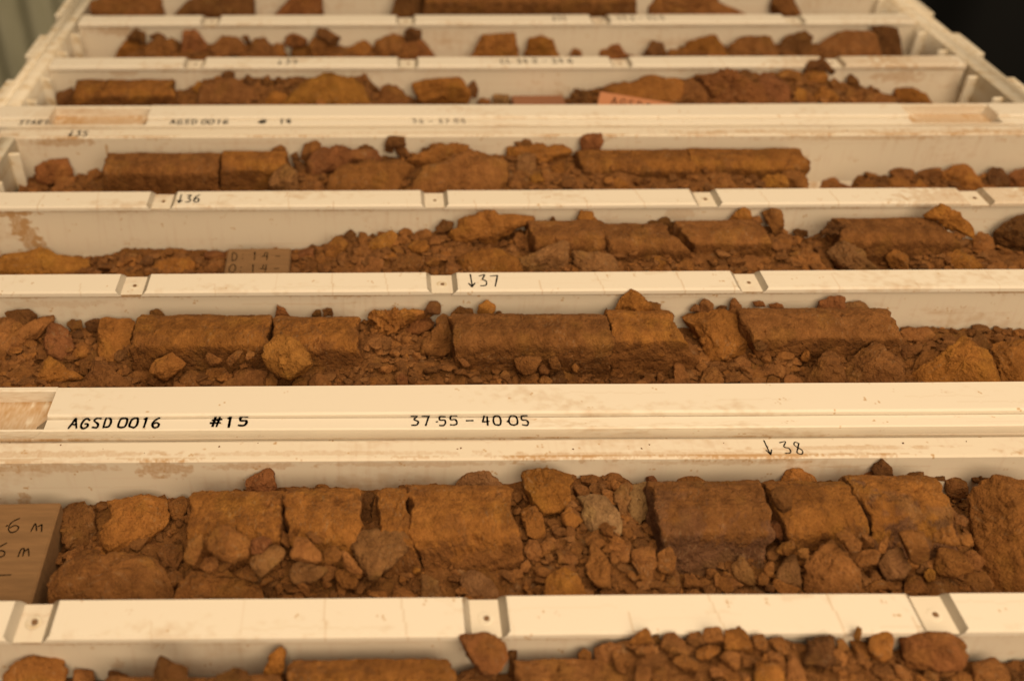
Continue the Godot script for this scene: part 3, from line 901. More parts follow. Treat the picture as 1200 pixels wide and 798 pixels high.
func soil(row_name: String, far: float, near: float, tilt: float, row: int, tab: Array):
	var left: float = {32: -0.3716, 33: -0.3716, 34: -0.3716, 35: -0.353, 36: -0.353, 37: -0.353}.get(row, -0.342)
	var nx := 380
	var nz := 36
	var v := PackedVector3Array()
	var col := PackedColorArray()
	for j in nz + 1:
		for i in nx + 1:
			var x := left + 0.002 + 0.996 * i / nx
			var Z := lerpf(far - 0.0005, near + 0.0005, float(j) / nz)
			v.append(Vector3(x, soil_height(tab, x, Z, near, far, row), -(Z + tilt * x)))
			col.append(tint(TONES["s"], Vector3(x, Z, row), row))
	var idx := PackedInt32Array()
	for j in nz:
		for i in nx:
			var a := j * (nx + 1) + i
			idx.append_array([a, a + 1, a + nx + 2, a, a + nx + 2, a + nx + 1])
	var o := put("loose_soil", surface(v, idx, col), earth)
	tag(o, "crumbly brown soil filling the bottom of " + row_name, "soil", "", "stuff")
	# angular crumbs lying on the soil, in drifts
	var rr := RandomNumberGenerator.new()
	rr.seed = row
	make_crumbs()
	for form in 3:
		var count := 2100 if row >= 36 else 900
		var mm := MultiMesh.new()
		mm.transform_format = MultiMesh.TRANSFORM_3D
		mm.use_colors = true
		mm.mesh = crumb_forms[form]
		var places := []
		while places.size() < count:
			var x := left + rr.randf_range(0.004, 0.996)
			var Z := rr.randf_range(near + 0.003, far - 0.003)
			if drop(tab, x) > 0.062 and rr.randf() < 0.985: continue
			if bumps.get_noise_3dv(Vector3(x * 0.5, Z * 0.5, row * 3.0)) < rr.randf_range(-0.55, 0.3): continue
			var size := 0.0009 + 0.0046 * pow(rr.randf(), 3.2)
			var y := maxf(soil_height(tab, x, Z, near, far, row), FLOOR_Y) + size * 0.35
			var b := Basis.from_euler(Vector3(rr.randf() * TAU, rr.randf() * TAU, rr.randf() * TAU)).scaled(Vector3(rr.randf_range(0.7, 1.4), rr.randf_range(0.25, 0.9), rr.randf_range(0.7, 1.4)) * size)
			places.append([Transform3D(b, Vector3(x, y, -(Z + tilt * x))), rr.randf_range(0.75, 1.25), rr.randf()])
		mm.instance_count = count
		for i in count:
			mm.set_instance_transform(i, places[i][0])
			var t: Color = TONES["b"].lerp(TONES["o"] if places[i][2] > 0.7 else TONES["g"] if places[i][2] > 0.35 else TONES["d"], rr.randf() * 0.6)
			mm.set_instance_color(i, Color(t.r * places[i][1], t.g * places[i][1], t.b * places[i][1]))
		var mi := MultiMeshInstance3D.new()
		mi.name = numbered("rock_crumbs")
		mi.multimesh = mm
		mi.material_override = earth
		add_child(mi)
		tag(mi, "tiny brown rock crumbs strewn over the soil of " + row_name, "crumbs", "", "stuff")

func make_crumbs():
	if crumb_forms.is_empty():
		for s in 3: crumb_forms.append(crumb(77 + s))

func crumb(s: int) -> ArrayMesh:
	var r := RandomNumberGenerator.new()
	r.seed = s
	var v := PackedVector3Array()
	var nt := 16
	var np := 10
	for j in np + 1:
		for i in nt:
			var ph := -PI / 2 + PI * j / np
			v.append(Vector3(cos(i * TAU / nt) * cos(ph), sin(ph), sin(i * TAU / nt) * cos(ph)) * 1.25)
	for k in 10:
		var nn := Vector3(r.randf_range(-1, 1), r.randf_range(-1, 1), r.randf_range(-1, 1)).normalized()
		var cut := r.randf_range(0.45, 0.85)
		for i in v.size():
			var over := v[i].dot(nn) - cut
			if over > 0.0: v[i] -= nn * over
	for i in v.size(): v[i] += v[i].normalized() * fine.get_noise_3dv(v[i] * 0.01) * 0.10
	var idx := PackedInt32Array()
	for j in np:
		for i in nt:
			var a := j * nt + i
			var b := j * nt + (i + 1) % nt
			idx.append_array([a, a + nt, b + nt, a, b + nt, b])
	var col := PackedColorArray()
	col.resize(v.size())
	col.fill(Color.WHITE)
	return surface(v, idx, col)

# dirt caught in the joints between one tray's lip and the next tray's rim
func gap_dirt():
	var rr := RandomNumberGenerator.new()
	rr.seed = 99
	make_crumbs()
	for g in [[0.9137, 0.009, "middle", 260], [0.4702, 0.010, "nearest", 420]]:
		var mm := MultiMesh.new()
		mm.transform_format = MultiMesh.TRANSFORM_3D
		mm.use_colors = true
		mm.mesh = crumb_forms[0]
		mm.instance_count = g[3]
		for i in g[3]:
			var x := rr.randf_range(-0.36, 0.66)
			var out := rr.randf() < 0.05
			var size := rr.randf_range(0.0005, 0.0016)
			var Z: float = g[0] + (rr.randf_range(-0.012, -0.003) if out else rr.randf_range(0.0, 0.008))
			var y := RIM_Y + 0.0002 if out else RIM_Y - 0.0120
			if out: size *= 0.45
			var b := Basis.from_euler(Vector3(rr.randf() * TAU, rr.randf() * TAU, rr.randf() * TAU)).scaled(Vector3.ONE * size)
			mm.set_instance_transform(i, Transform3D(b, Vector3(x, y, -(Z + g[1] * x))))
			var t: Color = TONES["d"].lerp(TONES["b"], rr.randf())
			mm.set_instance_color(i, t)
		var mi := MultiMeshInstance3D.new()
		mi.name = numbered("dirt_grains")
		mi.multimesh = mm
		mi.material_override = earth
		add_child(mi)
		tag(mi, "brown dirt grains caught behind the far rim of the %s tray" % g[2], "dirt", "", "stuff")

# ------------------------------------------------------------------ marker blocks

func wood(dark: Color, light: Color, s: int) -> StandardMaterial3D:
	var m := StandardMaterial3D.new()
	m.resource_name = "stained wood"
	m.roughness = 0.85
	m.uv1_triplanar = true
	m.uv1_world_triplanar = true
	m.uv1_scale = Vector3(2.5, 22, 22)
	var g := Gradient.new()
	g.set_color(0, dark.linear_to_srgb())
	g.set_color(1, light.linear_to_srgb())
	m.albedo_texture = noise_tex(512, 0.012, FastNoiseLite.TYPE_SIMPLEX, s, g, 7, 0.65)
	m.heightmap_enabled = true
	m.heightmap_scale = 0.02
	m.heightmap_texture = noise_tex(512, 0.03, FastNoiseLite.TYPE_SIMPLEX_SMOOTH, s + 1, null, 4)
	return m

func wooden_block(label: String, at: Vector3, size: Vector3, turn: float, tip: float, m: Material) -> Node3D:
	var t := thing("wooden_block", label, "wooden block", at, "wooden depth blocks in the trays")
	t.rotation = Vector3(tip, turn, 0)
	var st := begin()
	box(st, Vector3(-size.x / 2, 0, -size.z / 2), Vector3(size.x / 2, size.y, size.z / 2), 0.0012)
	put("block", st.commit(), m, t)
	return t

func blocks():
	var R := Vector3.RIGHT
	var U := Vector3(0, 0, -1)
	var w1 := wood(Color(0.165, 0.088, 0.034), Color(0.245, 0.132, 0.053), 101)
	var b := wooden_block("flat wooden block marked 1.4 twice, in the left half of row 36", Vector3(-0.1095, 0.018, -0.7145), Vector3(0.0535, 0.032, 0.054), 0.02, 0.06, w1)
	write("D: 1.4 -", b, Vector3(-0.0225, 0.0321, -0.009), R, U, 0.0052, 0.011, 0.0007, 0.12, 31, 1.5)
	write("0: 1.4 -", b, Vector3(-0.0225, 0.0321, 0.008), R, U, 0.0052, 0.011, 0.0007, 0.12, 32, 1.5)
	b = wooden_block("large wooden block marked 6 m twice, at the left edge of row 38", Vector3(-0.262, 0.024, -0.395), Vector3(0.130, 0.036, 0.078), 0.03, 0.03, w1)
	write("1.6 m", b, Vector3(0.024, 0.0361, -0.016), R, U, 0.0075, 0.0105, 0.0007, 0.06, 33, 1.0)
	write("2.6 m", b, Vector3(0.021, 0.0361, 0.003), R, U, 0.0075, 0.0105, 0.0007, 0.06, 34, 1.0)
	write("---", b, Vector3(0.010, 0.0361, 0.018), R, U, 0.011, 0.004, 0.0006, 0.05, 35)
	write("-", b, Vector3(0.022, 0.0361, 0.030), R, U, 0.008, 0.004, 0.0006, 0.06, 36)
	var w2 := wood(Color(0.21, 0.085, 0.038), Color(0.29, 0.125, 0.058), 105)
	wooden_block("flat reddish wooden block lying right of the grey pebble in row 34", Vector3(0.163, 0.022, -1.030), Vector3(0.057, 0.027, 0.062), 0.02, 0.0, w2)
	# the orange tag leaning in row 34
	var orange := flat_colour("faded orange plastic", Color(0.46, 0.190, 0.085), 0.7)
	var t := thing("orange_tag", "orange plastic tag with faded writing leaning in row 34", "tag", Vector3(0.2145, 0.0690, -0.989))
	var along := Vector3(0.0719, -0.0048, 0.019).normalized()
	var over := Vector3(0.0021, 0.0076, -0.019)
	over = (over - along * over.dot(along)).normalized()
	t.basis = Basis(along, over, along.cross(over))
	var st := begin()
	box(st, Vector3(0.0, -0.006, -0.0006), Vector3(0.094, 0.0200, 0.0006), 0.0003)
	put("plate", st.commit(), orange, t)
	write("AGSD0016", t, Vector3(0.013, 0.004, 0.0007), R, Vector3.UP, 0.0066, 0.010, 0.0010, 0.12, 37)

# ------------------------------------------------------------------ what lies in each compartment

func lay_farthest_compartment():
	rock("rock", "brown rock at the left end of the farthest row", "", "b", false, Vector3(-0.3339, 0.0710, -1.2866), 26, 15, 11.2, 121, [-57.2, -14.4, -47.9, 6.4, -11.2, 16.4, 46.5, 5.9, 48, -23.4])
	rock("rock", "dark brown rock, second in the farthest row", "", "d", false, Vector3(-0.2148, 0.0718, -1.2872), 27, 9, 11.2, 122, [-64.8, -16.6, -41.7, 5.1, -16.9, 15.3, 45.6, 12.1, 43.8, -22.7])
	rock("rock", "reddish rock standing alone in the farthest row", "", "r", false, Vector3(-0.1095, 0.0727, -1.2867), 27, 5, 12.5, 123, [-45.7, -20.4, -20.4, 2.8, -7.6, 16.8, 25.3, 16, 26.4, -22.5])
	rock("rock", "dark rock at the left end of the long core in the farthest row", "", "d", false, Vector3(0.0238, 0.0753, -1.2820), 27, -1, 16.3, 124, [-25.7, -27.4, -13.9, 13.3, 15.2, 22.8, 20.8, -27.1])
	core("long brown core in the farthest row", 0.0428, 0.0430, 0.3074, 0.3085, 0.0591, -1.2705, 0.0315, 0.006, 125, 0.1)
	rock("rock", "brown rubble lump right of the long core in the farthest row", "", "b", true, Vector3(0.3849, 0.0685, -1.2897), 26, -17, 12.3, 126, [-62.9, -26.6, -50.3, 13.2, 16.7, 14.6, 96.7, -11])
	rock("rock", "last brown rock at the right of the farthest row", "", "b", false, Vector3(0.5014, 0.0685, -1.2907), 26, -21, 12.4, 127, [-17.3, -23, -16.6, 15.6, 7.3, 13.6, 30.8, -17])

func lay_second_compartment():
	rock("rock", "ochre stone, first at the left of row 33", "", "o", false, Vector3(-0.3102, 0.0545, -1.1859), 28, 15, 9.0, 92, [-21.4, -11.2, -5, 9.4, 13.7, 11.6, 11.9, -16.4, -19.1, -13.5])
	rock("stone_chip", "small dark brown stone chip above the ochre stone in row 33", "", "d", false, Vector3(-0.2984, 0.0681, -1.1868), 28, 14, 8.0, 93, [-14.3, -1.2, -2.3, 9.3, 9.8, 3.1, 7.7, -10.9, -1.8, -4.9])
	rock("rock", "brown rounded rock, second at the left of row 33", "", "b", false, Vector3(-0.2695, 0.0582, -1.1766), 49, 13, 8.9, 94, [-21.2, 0.1, -5.1, 14.5, 15.1, 8.4, 20.1, -13.8, 14.3, -18.5, -21.7, -15.1])
	rock("stone_chip", "small dark brown stone chip above the brown rounded rock", "", "d", false, Vector3(-0.2767, 0.0658, -1.1926), 28, 13, 4.3, 95, [-11.7, 1.2, 2, 5.3, 12.8, -2.1, -4.7, -4.6])
	rock("rock", "tall reddish rock above the leftmost socket in row 33", "", "r", false, Vector3(-0.2320, 0.0619, -1.1806), 28, 11, 12.9, 96, [-16.5, -15.1, -11.4, 15.9, 5.6, 16, 16.5, -2.8, 11.3, -24.3, -7.1, -24.1])
	rock("stone_chip", "small dark brown stone chip right of the brown rounded rock", "", "d", false, Vector3(-0.2546, 0.0584, -1.1892), 28, 12, 6.5, 97, [-7.6, 9.5, 2.1, 3.6, 6.7, -1.9, 3.1, -9.5, -3.8, -1.1])
	rock("rock", "brown humped rock right of the tall reddish rock of row 33", "", "b", false, Vector3(-0.1875, 0.0597, -1.1759), 49, 9, 9.4, 98, [-26.4, -1.5, -9.4, 13.3, 11.7, 13.4, 22.3, -15.1, 19.2, -20.1, -12.1, -18.1])
	rock("stone_chip", "small dark brown stone chip right of the brown humped rock", "", "d", false, Vector3(-0.1701, 0.0623, -1.1920), 28, 8, 4.8, 99, [-6.4, 4.3, 1.6, 5.2, 5.9, -6.7, -1.8, -3.7])
	rock("rock", "rounded brown stone right of the brown humped rock", "", "b", false, Vector3(-0.1522, 0.0595, -1.1761), 49, 7, 8.5, 100, [-13.3, 0.5, -7.3, 10.3, 6, 12.5, 13.2, 2, 9.1, -17.7, -11.8, -16.6])
	rock("stone_chip", "small ochre stone chip right of the brown humped rock", "", "o", false, Vector3(-0.1331, 0.0507, -1.1905), 49, 6, 5.9, 101, [-9, 0.9, -3.1, 9.5, 7.4, 6, 9, -12, -9.7, -11.2])
	rock("rock", "long reddish brown stone left of the dark oval stone in row 33", "", "r", false, Vector3(-0.1119, 0.0615, -1.1897), 29, 5, 7.0, 102, [-14.6, -4.2, -11.2, 7.3, -0.5, 9.6, 15, 1.3, 13.2, -7.7, -6.8, -7])
	rock("stone_chip", "small brown stone chip left of the dark oval stone in row 33", "", "b", false, Vector3(-0.1069, 0.0486, -1.1921), 29, 5, 5.2, 103, [-13, -8.8, -9.6, 4.8, 9.3, 6.8, 11.1, -9.6])
	rock("rock", "dark oval stone standing highest in the left half of row 33", "", "d", false, Vector3(-0.0725, 0.0679, -1.1867), 28, 3, 9.1, 104, [-16.4, 3.3, -12.1, 12.2, -1.6, 9.4, 16.5, -2.5, 14.9, -10.2, 0.3, -9.9])
	rock("rock", "long brown stone below the dark oval stone in row 33", "", "b", false, Vector3(-0.0818, 0.0544, -1.1860), 29, 4, 10.1, 105, [-16.5, 4.1, -6.7, 15.5, 10.1, 3.4, 25.9, -2.1, 14.6, -16.4, -17.4, -15.6])
	rock("stone_chip", "small ochre stone chip left of the brown boulder", "", "o", false, Vector3(-0.0334, 0.0553, -1.1840), 49, 2, 7.9, 106, [-16.7, -1.6, 4.9, 11.2, 15.5, 8.2, 9.8, -12.6, -14.2, -16.1])
	rock("rock", "brown boulder left of the second socket in row 33", "", "b", false, Vector3(0.0016, 0.0567, -1.1854), 49, -0, 10.2, 107, [-26.6, -20.3, -18.7, 4.8, -0.1, 15, 18.7, 15, 22.6, 1.9, 13.3, -20.8, -24, -20.9])
	rock("stone_chip", "small dark brown stone chip above the reddish cone in row 33", "", "d", false, Vector3(0.0287, 0.0682, -1.1932), 24, -1, 6.7, 108, [-11.2, 2.8, -4.6, 8.4, 10.1, 5.5, 9.1, -12.9, -7, -13])
	rock("rock", "reddish cone above the second socket in row 33", "", "r", false, Vector3(0.0330, 0.0554, -1.1773), 49, -2, 7.7, 109, [-22.2, -14.7, -14.7, 8.1, 6.6, 12.7, 25.5, -14.2])
	rock("rock", "ochre trapezoid block standing alone in the middle of row 33", "", "o", false, Vector3(0.1279, 0.0575, -1.1851), 29, -6, 11.3, 110, [-32.6, -21.5, -18.7, 11.9, 20.8, 16, 29.8, -19])
	rock("rock", "ochre pyramid right of the trapezoid block in row 33", "", "o", false, Vector3(0.1813, 0.0546, -1.1873), 29, -9, 10.0, 111, [-21.2, -18.4, -15.8, 10, -0.2, 13.9, 13.5, 9, 26.5, -15.7])
	rock("stone_chip", "small brown stone chip right of the ochre pyramid in row 33", "", "b", false, Vector3(0.2253, 0.0451, -1.1956), 29, -11, 4.0, 112, [-8.4, -7.3, -3.2, 5.7, 6.4, 3.2, 8.3, -6.2])
	rock("rock", "reddish flat splinter above the third socket in row 33", "", "r", false, Vector3(0.2733, 0.0431, -1.1983), 29, -13, 1.9, 113, [-19.9, -8, -19, 4.9, -1.4, 3.6, 31.3, -1.9, 31.5, -3.7])
	rock("rock", "long dark brown stone right of the reddish flat splinter in row 33", "", "d", false, Vector3(0.3199, 0.0505, -1.1913), 28, -15, 7.6, 114, [-15.2, -10.5, -5.4, 10.4, 8, 9, 17.4, -8.7, 14, -11.6, -13.3, -14.3])
	rock("stone_chip", "small brown stone chip left of the ochre in row 33", "", "b", false, Vector3(0.3441, 0.0449, -1.1954), 49, -16, 3.3, 115, [-7.2, -7.5, -7.6, 4, 6.9, 4.2, 9.7, -5.5])
	rock("rock", "ochre tilted block in the right half of row 33", "", "o", false, Vector3(0.3773, 0.0569, -1.1816), 48, -18, 10.2, 116, [-23.5, -18.2, -25.9, 3, 9.3, 17.6, 21.6, 6, 30.2, -15.1, -20.2, -22.1])
	rock("rock", "brown lumpy rock right of the tilted block in row 33", "", "b", false, Vector3(0.4328, 0.0572, -1.1806), 48, -20, 9.7, 117, [-29.7, -3.7, -15.8, 11.5, -3, 11.8, 16.4, 17.4, 24.1, 3.9, 35, -13.9, -24.6, -22.6])
	rock("rock", "dark knobbly rock left of the long slab in row 33", "", "d", false, Vector3(0.4845, 0.0587, -1.1850), 47, -22, 12.1, 118, [-19.9, -6.2, -15.5, 9.2, 5.4, 18.8, 16.9, 12.7, 16.5, 2.4, 19, -21.5, -10.4, -26.2])
	rock("rock", "long brown slab near the right end of row 33", "", "b", false, Vector3(0.5460, 0.0591, -1.1813), 47, -25, 12.1, 119, [-43.3, -31.7, -31, 1.6, -11.7, 16.6, 24.6, 22.1, 43.4, -16.3])
	rock("rock", "dark upright slab at the right end of row 33", "", "d", false, Vector3(0.5932, 0.0640, -1.1833), 27, -27, 15.1, 120, [-25.9, 12, -12.1, 16.2, 5.4, 15.6, 24.6, -25.2, 2.1, -29.1, -16.6, 5.6])

func lay_third_compartment():
	core("short dark ochre core at the left of row 34", -0.3332, -0.3345, -0.3029, -0.3041, 0.0445, -1.0245, 0.0315, 0.006, 58, 0.1)
	core("ochre core with a tapering right end at the left of row 34", -0.3015, -0.3032, -0.2318, -0.2145, 0.0445, -1.0245, 0.0315, 0.006, 59, 0.1)
	rock("rock", "dark brown rock at the left end of row 34", "", "d", false, Vector3(-0.3549, 0.0501, -1.0549), 30, 19, 7.6, 60, [-16.3, -7.8, -6.4, 6.1, 11, 10, 8.6, -14.1, -14.6, -11])
	rock("stone_chip", "small brown stone chip right of the ochre core in row 34", "", "b", false, Vector3(-0.2155, 0.0606, -1.0243), 51, 12, 6.2, 61, [-15, -0.3, 1.9, 3.4, 14.4, 10.2, 5, -10.4, -13.7, -9.4])
	rock("stone_chip", "small yellow ochre stone chip left of the brown sloping lump", "", "y", false, Vector3(-0.2060, 0.0653, -1.0415), 51, 11, 4.8, 62, [-5.7, 1.4, 2.2, 8.7, 6.1, 0.4, -2.1, -9.5])
	rock("rock", "brown sloping lump right of the tapering core in row 34", "", "b", false, Vector3(-0.1702, 0.0714, -1.0145), 51, 10, 10.7, 63, [-34.9, -17.7, -28, 9, -11.1, 15.5, 7.7, 16.8, 27.5, 2.3, 36.7, -23.2])
	rock("stone_chip", "small dark brown stone chip above the brown sloping lump", "", "d", false, Vector3(-0.1748, 0.0727, -1.0617), 26, 9, 3.6, 64, [-8.1, 1.2, 0.7, 4.6, 7.6, 1.4, 5.6, -6.3, -5.3, -6.8])
	rock("stone_chip", "small dark brown stone chip right of the brown sloping lump", "chips", "d", false, Vector3(-0.1515, 0.0689, -1.0522), 51, 8, 5.8, 65, [-8.8, 0.5, -1, 8.1, 8, -0.5, 2.6, -8.1])
	rock("stone_chip", "small dark brown stone chip right of the brown sloping lump", "chips", "d", false, Vector3(-0.1337, 0.0687, -1.0495), 51, 7, 4.9, 66, [-5.3, 1.8, -1.3, 6.9, 6.5, -1.6, -1.1, -6.4])
	rock("stone_chip", "small dark brown stone chip left of the large yellow ochre mound in row 34", "", "d", false, Vector3(-0.1201, 0.0685, -1.0530), 51, 7, 4.4, 67, [-5.6, 0.3, 2, 6.6, 5.2, -0.3, -1.2, -6.6])
	rock("stone_chip", "small ochre stone chip right of the brown sloping lump", "", "o", false, Vector3(-0.1187, 0.0690, -1.0079), 51, 7, 5.4, 68, [-14.9, -7.8, -4.5, 8.9, 11.5, 4.2, 11.7, -11.1, -12.7, -9.7])
	rock("rock", "large yellow ochre mound in the middle left of row 34", "", "y", false, Vector3(-0.0634, 0.0726, -1.0140), 51, 4, 11.6, 69, [-56.7, -20.6, -37.6, 1.7, -23.2, 14.2, -1.9, 18.8, 28.6, 14.1, 37.5, 2.1, 48.1, -23.6])
	rock("stone_chip", "small dark brown stone chip left of the brown triangular rock", "", "d", false, Vector3(-0.0195, 0.0651, -1.0459), 51, 1, 4.9, 70, [-9.4, 7.2, 7.4, -0.9, 7.3, -6.2, -4.7, -0.8])
	rock("rock", "brown triangular rock left of the ochre block in row 34", "", "b", false, Vector3(0.0050, 0.0507, -1.0555), 32, -0, 8.6, 71, [-18.4, -14.4, -13.6, 9.3, -6.2, 12.9, 8.5, 6.9, 25.7, -14.3])
	rock("rock", "ochre block with an overhanging left edge in the middle of row 34", "", "o", false, Vector3(0.0585, 0.0588, -1.0517), 31, -3, 12.0, 72, [-35.9, 6.9, -19, 10.8, 24.6, 15.3, 32.2, 3.6, 28.2, -17.2, 11.3, -22.8, -17.9, -23.5, -30.6, -5])
	rock("stone_chip", "small dark brown stone chip right of the ochre block in row 34", "", "d", false, Vector3(0.0919, 0.0560, -1.0601), 31, -5, 5.4, 73, [-7.1, 4.3, -0.1, 10.6, 6.6, 0, 3.5, -10.9, -4.1, -5.2])
	rock("stone_chip", "small brown stone chip left of the grey pebble in row 34", "", "b", false, Vector3(0.1048, 0.0408, -1.0643), 32, -6, 2.2, 74, [-9.2, -4.3, -4.7, 2.9, 7.7, 2.2, 8, -3.6])
	rock("rock", "grey pebble beside the flat wooden block in row 34", "", "q", false, Vector3(0.1232, 0.0442, -1.0624), 32, -7, 4.2, 75, [-10, -8.3, -9.7, 5, 10, 4.7, 10.9, -7.3])
	rock("rock", "dark crumbly clod left of the orange tag in row 34", "", "d", true, Vector3(0.2093, 0.0500, -1.0558), 51, -11, 6.6, 76, [-18.3, -12.3, -10.8, 8.7, 13.3, 10.8, 18.1, -12.3, -15.5, -15.3])
	rock("rock", "sloping ochre core piece behind the orange tag in row 34", "", "o", false, Vector3(0.2771, 0.0684, -1.0232), 51, -15, 10.7, 77, [-56, -5.8, -31.7, 5, 4.4, 14.4, 29.1, 19.9, 43.3, -16.3, -18, -23.7])
	rock("rock", "long brown stone left of the reddish crumbly core mass in row 34", "", "b", false, Vector3(0.3219, 0.0726, -1.0155), 50, -18, 10.7, 78, [-21.1, 12.7, -0.8, 15.4, 25.4, -18.8, -3.5, -22.9])
	rock("rock", "reddish crumbly core mass right of the orange tag in row 34", "", "r", true, Vector3(0.3580, 0.0778, -1.0120), 50, -19, 15.4, 79, [-40.9, 8, -25.9, 14.1, -9.3, 23.1, 2.7, 19.6, 19.9, 11.7, 32.2, 5.8, 48.3, -22.6, -14.8, -32.4, -33.9, -4.1])
	rock("stone_chip", "small dark brown stone chip above the reddish crumbly core mass in row 34", "", "d", false, Vector3(0.3870, 0.0729, -1.0597), 49, -20, 4.9, 80, [-10.4, 1.3, -3.2, 6.4, 6.2, 6.4, 8.4, -5.3, -3, -7])
	rock("rock", "reddish upright chunk in the jumble at the right of row 34", "", "r", false, Vector3(0.3991, 0.0783, -1.0090), 50, -22, 14.4, 81, [-17.1, -6.2, -15.3, 17.6, -2.7, 22.3, 16.5, 4.6, 24.6, -24.2, -7.7, -29.8])
	rock("stone_chip", "small brown stone chip right of the reddish upright chunk in row 34", "", "b", false, Vector3(0.4312, 0.0751, -1.0506), 49, -22, 7.3, 82, [-15.3, 2, -7.2, 7.4, 9.5, 4.8, 14.7, -9, 4.8, -5.3, -9.1, -5])
	rock("rock", "dark slab on top of the jumble at the right of row 34", "", "d", false, Vector3(0.4674, 0.0822, -1.0631), 24, -24, 6.3, 83, [-17, -11.4, -12.9, 4.2, 3, 5.4, 19.6, -5.7, 16.7, -12.1, 4.7, -1.4, -10.8, -3.8])
	rock("rock", "rounded ochre stone below the dark slab in row 34", "", "o", false, Vector3(0.4609, 0.0724, -1.0570), 49, -24, 8.3, 84, [-12.9, -5.8, -12.5, 7.8, 4, 12, 14.3, 1.7, 12.7, -6.6, -2.2, -11.9])
	rock("stone_chip", "small ochre stone chip right of the reddish upright chunk in row 34", "", "o", false, Vector3(0.4270, 0.0744, -1.0024), 50, -23, 5.6, 85, [-6.6, -2.2, -4.6, 8.6, 5.1, 5.1, 8.3, -9.7, -1, -12.7])
	rock("rock", "flat ochre stone below the dark slab in row 34", "", "o", false, Vector3(0.4505, 0.0746, -0.9973), 50, -24, 7.2, 86, [-14, -12.6, -6.4, 11.7, 13.1, 3.7, 20.3, -9.1, -11.2, -15.2])
	rock("stone_chip", "small brown stone chip below the dark slab in row 34", "chips", "b", false, Vector3(0.4798, 0.0678, -1.0408), 49, -25, 6.8, 87, [-8, 2.4, -5.2, 9.6, 8.5, 0.1, 5.9, -8.4, -4, -4.9])
	rock("stone_chip", "small dark brown stone chip right of the dark slab in row 34", "", "d", false, Vector3(0.5065, 0.0633, -1.0617), 29, -26, 5.9, 88, [-7.2, 0.3, -6.7, 11.3, 6.1, 2.6, 8.6, -6.7, 0.1, -9.3])
	rock("stone_chip", "small brown stone chip below the dark slab in row 34", "chips", "b", false, Vector3(0.4913, 0.0649, -1.0200), 49, -26, 5.9, 89, [-10.8, -3.8, -8.7, 5.9, 6, 10.1, 13, -9.8, -6.1, -13.7])
	rock("stone_chip", "small brown stone chip left of the rounded ochre stone in row 34", "", "b", false, Vector3(0.5256, 0.0565, -1.0336), 49, -27, 4.1, 90, [-13.1, -11.1, -14.6, 3.4, 3, 5.7, 15.4, 5.6, 17.9, -4.5])
	rock("rock", "rounded ochre stone, last at the right of row 34", "", "o", false, Vector3(0.5746, 0.0473, -1.0609), 29, -28, 7.0, 91, [-13.6, -15.1, -18.7, 5.7, -5.8, 8.9, 13.4, 5.7, 28.5, -6.7])

